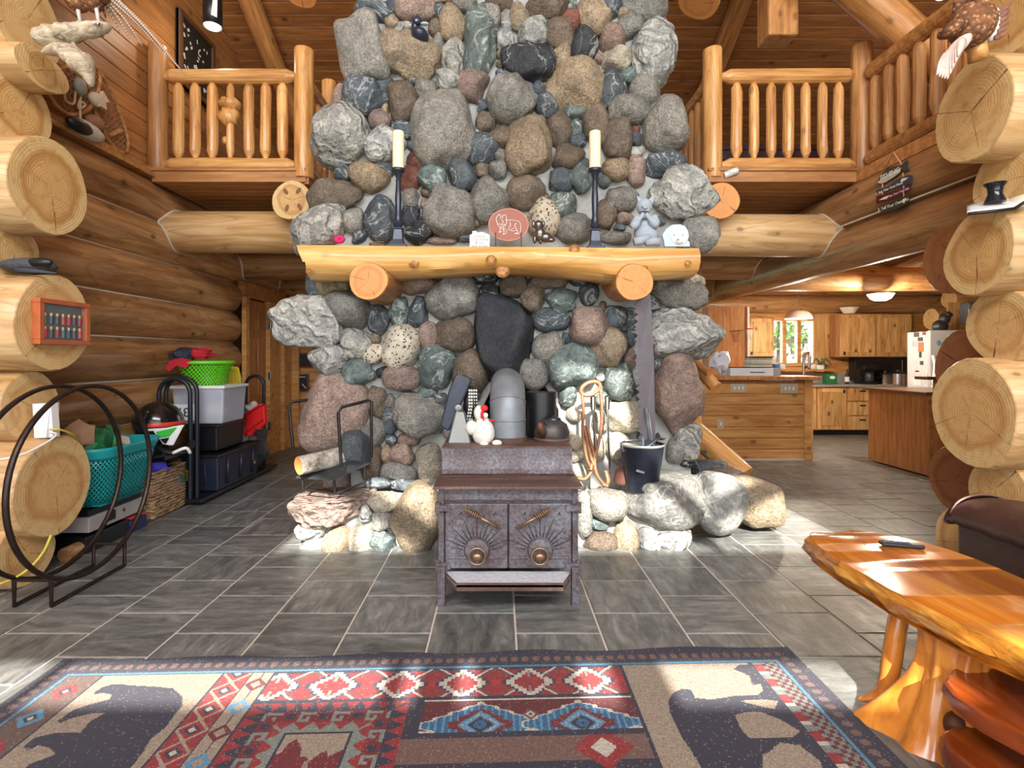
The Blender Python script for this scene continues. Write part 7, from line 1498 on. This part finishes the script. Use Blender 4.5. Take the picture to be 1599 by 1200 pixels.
for u, r, h_, lab in ((1382, 0.09, 0.17, 'small steel saucepan left of the stockpot'), (1402, 0.17, 0.19, 'large steel stockpot with glass lid on the worktop')):
    po = thing('cooking_pot', lab, 'pot', (onw(u, 9.85), 9.85, wz)); MB().lathe((onw(u, 9.85), 9.85, wz), [(0.0, 0), (r, 0), (r, h_), (r * 1.04, h_ + 0.006), (0.0, h_ + 0.006)], 24).build('pan', M['chrome'], po, smooth=0.8); MB().lathe((onw(u, 9.85), 9.85, wz + h_ + 0.006), [(r, 0), (r * 0.6, 0.03), (0.02, 0.04), (0.02, 0.06), (0.0, 0.06)], 24).build('pan_lid', M['pewter'], po, smooth=0.8)
    MB().tube([(onw(u, 9.85) - r, 9.85, wz + h_ * .7), (onw(u, 9.85) - r - 0.05, 9.84, wz + h_ * .7)], 0.012, 8).build('pan_handle', M['black'], po)
rh = thing('microwave', 'black over-counter microwave behind the cooking pots', 'microwave', (7.4, 10.1, 1.05)); MB().box((7.15, 10.16, 1.20), (1.0, 0.2, 0.44)).build('housing', M['black'], rh, bevel=0.01); MB().tube([(7.5, 10.04, 1.06), (7.5, 10.04, 1.36)], 0.014, 8).build('handle', M['chrome'], rh); MB().box((7.05, 10.055, 1.2), (0.55, 0.006, 0.26)).build('window', plain((16, 18, 22), 0.1), rh)
bw = MB().lathe((P(1322, 0, 10.0).x, 9.93, 2.222), [(0.0, 0), (0.09, 0), (0.16, 0.11), (0.15, 0.11), (0.08, 0.012)], 24).build('bowl', plain((224, 212, 196), 0.4, 0, 0.15, 25), None, smooth=0.8); tag(bw, 'white flowered bowl on top of the wall cabinet', 'bowl')
plt = thing('houseplant', 'small spiky green plant on the kitchen window sill', 'plant', (P(1280, 0, 10.1).x, 10.1, 1.2)); px3 = P(1280, 0, 10.1).x
for k in range(9):
    a_ = k * 0.7; MB().tube(spline([(px3, 10.08, 1.26), (px3 + 0.1 * math.cos(a_), 10.05, 1.36 + 0.02 * (k % 3)), (px3 + 0.2 * math.cos(a_), 10.05 - 0.06 * abs(math.sin(a_)), 1.28)], 4), [0.008] * 5 + [0.006] * 3 + [0.002], 6).build('leaf', plain((62, 92, 52), 0.6), plt, smooth=True)
MB().lathe((px3, 10.08, 1.15), [(0.0, 0), (0.06, 0), (0.075, 0.12), (0.0, 0.12)], 16).build('pot', M['white'], plt, smooth=0.8)
for u, c_, lab in ((1212, (52, 96, 150), 'blue tub on the kitchen window sill'), (1222, (206, 210, 214), 'white cup on the kitchen window sill'), (1270, (220, 216, 206), 'white bowl behind the faucet on the sill')):
    x_ = P(u, 0, 10.08).x; tag(MB().lathe((x_, 10.08, 1.20), [(0.0, 0), (0.055, 0), (0.06, 0.09), (0.05, 0.09), (0.045, 0.01)], 18).build('sill_tub', plain(c_, 0.4), None, smooth=0.8), lab, 'tub')
MB().box((5.55, 10.10, 1.18), (1.5, 0.18, 0.03)).build('window_sill', M['bar'], win)
bh_ = thing('toy_hoop', 'miniature red basketball hoop on the pantry side', 'toy hoop', P(1170, 515, 8.3)); q = P(1170, 514, 8.3)
MB().tube([(q.x + 0.05 * math.cos(2 * PI * i / 16), 8.28 + 0.05 * math.sin(2 * PI * i / 16), q.z) for i in range(16)], 0.007, 6, closed=True).build('hoop_rim', red, bh_, smooth=True)
nt = MB()
for i in range(8): nt.tube([(q.x + 0.05 * math.cos(2 * PI * i / 8), 8.28 + 0.05 * math.sin(2 * PI * i / 8), q.z), (q.x - 0.01 + 0.025 * math.cos(2 * PI * i / 8 + .6), 8.28, q.z - 0.16)], 0.003, 4)
nt.build('net', M['white'], bh_)['kind'] = 'stuff'
# lamps
pk = thing('pendant_lamp', 'white glass bell pendant lamp over the sink', 'pendant lamp', P(1247, 497, 8.6)); q = P(1247, 498, 8.6)
MB().grid(lambda a, c: (q.x + math.cos(2 * PI * a) * (0.20 - 0.15 * c ** 1.6), 8.6 + math.sin(2 * PI * a) * (0.20 - 0.15 * c ** 1.6), q.z + 0.13 * math.sin(c * PI / 2)), 28, 6).build('lamp_shade', plain((236, 222, 208), 0.4, 0, 0.05), pk, smooth=True, thick=0.006); MB().tube([(q.x, 8.6, q.z + 0.12), (q.x, 8.6, 2.95)], 0.008, 6).build('chain', M['brass'], pk); MB().ell((q.x, 8.6, q.z + 0.05), (0.035, 0.035, 0.05)).build('bulb_glass', M['glow'], pk, smooth=True); lamp(pk, (q.x, 8.6, q.z - 0.06), 80, 0.08)
cl2 = thing('ceiling_light', 'lit white glass bowl ceiling light in the kitchen', 'ceiling light', P(1375, 458, 7.5)); q = P(1375, 470, 7.3)
MB().lathe(q, [(0.0, 0), (0.07, 0.004), (0.12, 0.03), (0.155, 0.085), (0.16, 0.09), (0.0, 0.09)], 28).build('glass_bowl', M['glow'], cl2, smooth=0.8); MB().lathe(q + Vector((0, 0, 0.09)), [(0.06, 0), (0.06, 0.03), (0.0, 0.03)], 20).build('canopy', M['brass'], cl2, smooth=0.8); lamp(cl2, q + Vector((0, -0.12, -0.10)), 130, 0.12)
# fridge
fg = thing('refrigerator', 'silver side-by-side refrigerator with magnets and papers on its door', 'refrigerator', (6.7, 8.2, 0))
sil = plain((198, 202, 208), 0.35, 0.35, 0.04); fy_ = 7.9; fxl = P(1452, 0, fy_).x; fxr = fxl + 0.95
MB().box(((fxl + fxr) / 2, fy_ + 0.24, 0.90), (0.95, 0.40, 1.80)).build('cabinet', plain((206, 208, 210), 0.4, 0.1), fg, bevel=0.008)
fsp = fxl + 0.52
for x0_, x1_ in ((fxl, fsp - 0.004), (fsp + 0.004, fxr)): MB().box(((x0_ + x1_) / 2, fy_ + 0.02, 0.93), (x1_ - x0_, 0.05, 1.77)).build('fridge_door', sil, fg, bevel=0.012)
for dx_, m_ in ((0.035, M['white']), (0.10, M['chrome'])): MB().tube(spline([(fxl + dx_ - 0.02, fy_ - 0.01, 0.93), (fxl + dx_ - 0.02, fy_ - 0.05, 1.06), (fxl + dx_, fy_ - 0.06, 1.26), (fxl + dx_, fy_ - 0.01, 1.44)], 6), [0.018] * 6 + [0.03] * 7 + [0.02] * 6, 10).build('door_handle', m_, fg, smooth=True)
p = P(1466, 536, fy_ - 0.006); MB().ell(p, (0.035, 0.006, 0.04)).build('magnet', plain((80, 150, 170), 0.4), fg, smooth=True)
for u, v, w_, h_, c_ in ((1431, 523, 0.10, 7, (90, 70, 60)), (1437, 530, 0.09, 6, (60, 60, 70)), (1443, 521, 0.06, 5, (130, 60, 50)), (1428, 537, 0.09, 9, (170, 180, 190)), (1438, 542, 0.10, 15, (170, 110, 70)), (1437, 554, 0.04, 9, (40, 40, 46)), (1439, 567, 0.06, 6, (50, 56, 70)), (1432, 580, 0.07, 2, (60, 60, 64)), (1432, 596, 0.16, 12, (226, 226, 224))):
    q = PX(fxl - 0.004, u, v); MB().box(q, (0.006, w_, h_ / F * q.y)).build('magnet', plain(c_, 0.5), fg)
be = thing('bear_figurine', 'black bear figurine standing on the refrigerator', 'figurine', P(1472, 514, 8.1)); bp = P(1468, 506, 8.1)
MB().ell((bp.x, 8.1, 1.88), (0.11, 0.09, 0.10)).ell((bp.x + 0.05, 8.08, 1.99), (0.075, 0.07, 0.09)).ell((bp.x + 0.09, 8.06, 2.05), (0.06, 0.05, 0.045)).ell((bp.x + 0.05, 8.08, 2.08), (0.02, 0.02, 0.025)).ell((bp.x + 0.11, 8.08, 2.09), (0.018, 0.02, 0.02)).build('bear_body', plain((36, 34, 38), 0.4), be, smooth=True)
tag(MB().box((P(1490, 0, 8.5).x, 8.5, 2.05), (0.22, 0.02, 0.46)).build('wooden_board', M['pine'], None, bevel=0.005), 'pale wooden board leaning behind the bear figurine', 'board'); tag(MB().box((P(1501, 0, 8.45).x + 0.1, 8.4, 2.10), (0.2, 0.18, 0.34)).build('grey_canister', plain((96, 104, 112), 0.4, 0.3), None, bevel=0.02), 'blue-grey tin on top of the refrigerator', 'tin')
# peninsula cabinet
pe = thing('peninsula_cabinet', 'reddish oak peninsula cabinet beside the right log ends', 'cabinet', (5.6, 6.9, 0))
MB().box((5.62, 6.88, 0.5), (1.1, 1.05, 0.96)).build('cabinet_body', M['oak'], pe); MB().box((5.09, 6.36, 0.5), (0.05, 0.02, 0.98)).build('corner_trim', M['rail_dark'], pe); MB().box((5.6, 6.88, 0.99), (1.2, 1.12, 0.035)).build('counter_top', plain((104, 74, 56), 0.3), pe, bevel=0.006)
MB().box((P(1461, 0, 6.4).x + 0.12, 6.42, 0.60), (0.24, 0.04, 1.16)).build('side_panel', M['rail_dark'], pe); MB().box((P(1463, 0, 6.4).x + 0.05, 6.45, 1.17), (0.4, 0.2, 0.035)).build('raised_top', plain((96, 58, 40), 0.3), pe)
# trees outside the kitchen window
for k, (x_, z_, r_, lab) in enumerate(((5.6, 3.2, 1.3, 'leafy green tree outside, left in the kitchen window'), (8.0, 3.0, 1.5, 'leafy green tree outside, right in the kitchen window'))):
    tr_ = thing('tree', lab, 'tree', (x_ + 2, 14.5, 0)); m = MB(); rg = random.Random(k)
    for i in range(500):
        d_ = Vector((rg.gauss(0, 1), rg.gauss(0, 1), rg.gauss(0, 1))).normalized() * r_ * rg.uniform(0.5, 1); c_ = Vector((x_ + 2, 14.5, z_ - 0.6)) + d_; a_ = rg.uniform(0, 6); s = 0.14
        m.add([c_ + Vector((math.cos(a_) * s, 0, math.sin(a_) * s)), c_ + Vector((0, s * .5, 0.03)), c_ - Vector((math.cos(a_) * s, 0, math.sin(a_) * s)), c_ - Vector((0, s * .5, 0.03))], [(0, 1, 2, 3)])
    m.build('foliage', plain((92, 150, 46), 0.7, 0, 0.4, 2), tr_, fix=False)['kind'] = 'stuff'; MB().tube([(x_ + 2, 14.5, -0.2), (x_ + 2, 14.5, z_)], [0.16, 0.08], 10).build('trunk', plain((84, 70, 60), 0.9), tr_)
nb = thing('shed', 'pale pink shed outside the kitchen window', 'shed', (7.2, 18.5, 0)); MB().box((8.8, 18.5, 0.95), (4.0, 1.4, 2.3)).build('shed_wall', plain((206, 170, 176), 0.8), nb); MB().prism([(6.7, 17.6, 2.0), (6.7, 19.4, 2.0), (6.7, 18.5, 2.6)], (4.2, 0, 0)).build('shed_roof', plain((110, 100, 104), 0.8), nb)
tag(MB().box((4, 18, -0.2), (30, 14, 0.1)).build('yard', plain((110, 140, 70), 0.9), None), 'grass yard behind the kitchen', kind='structure')
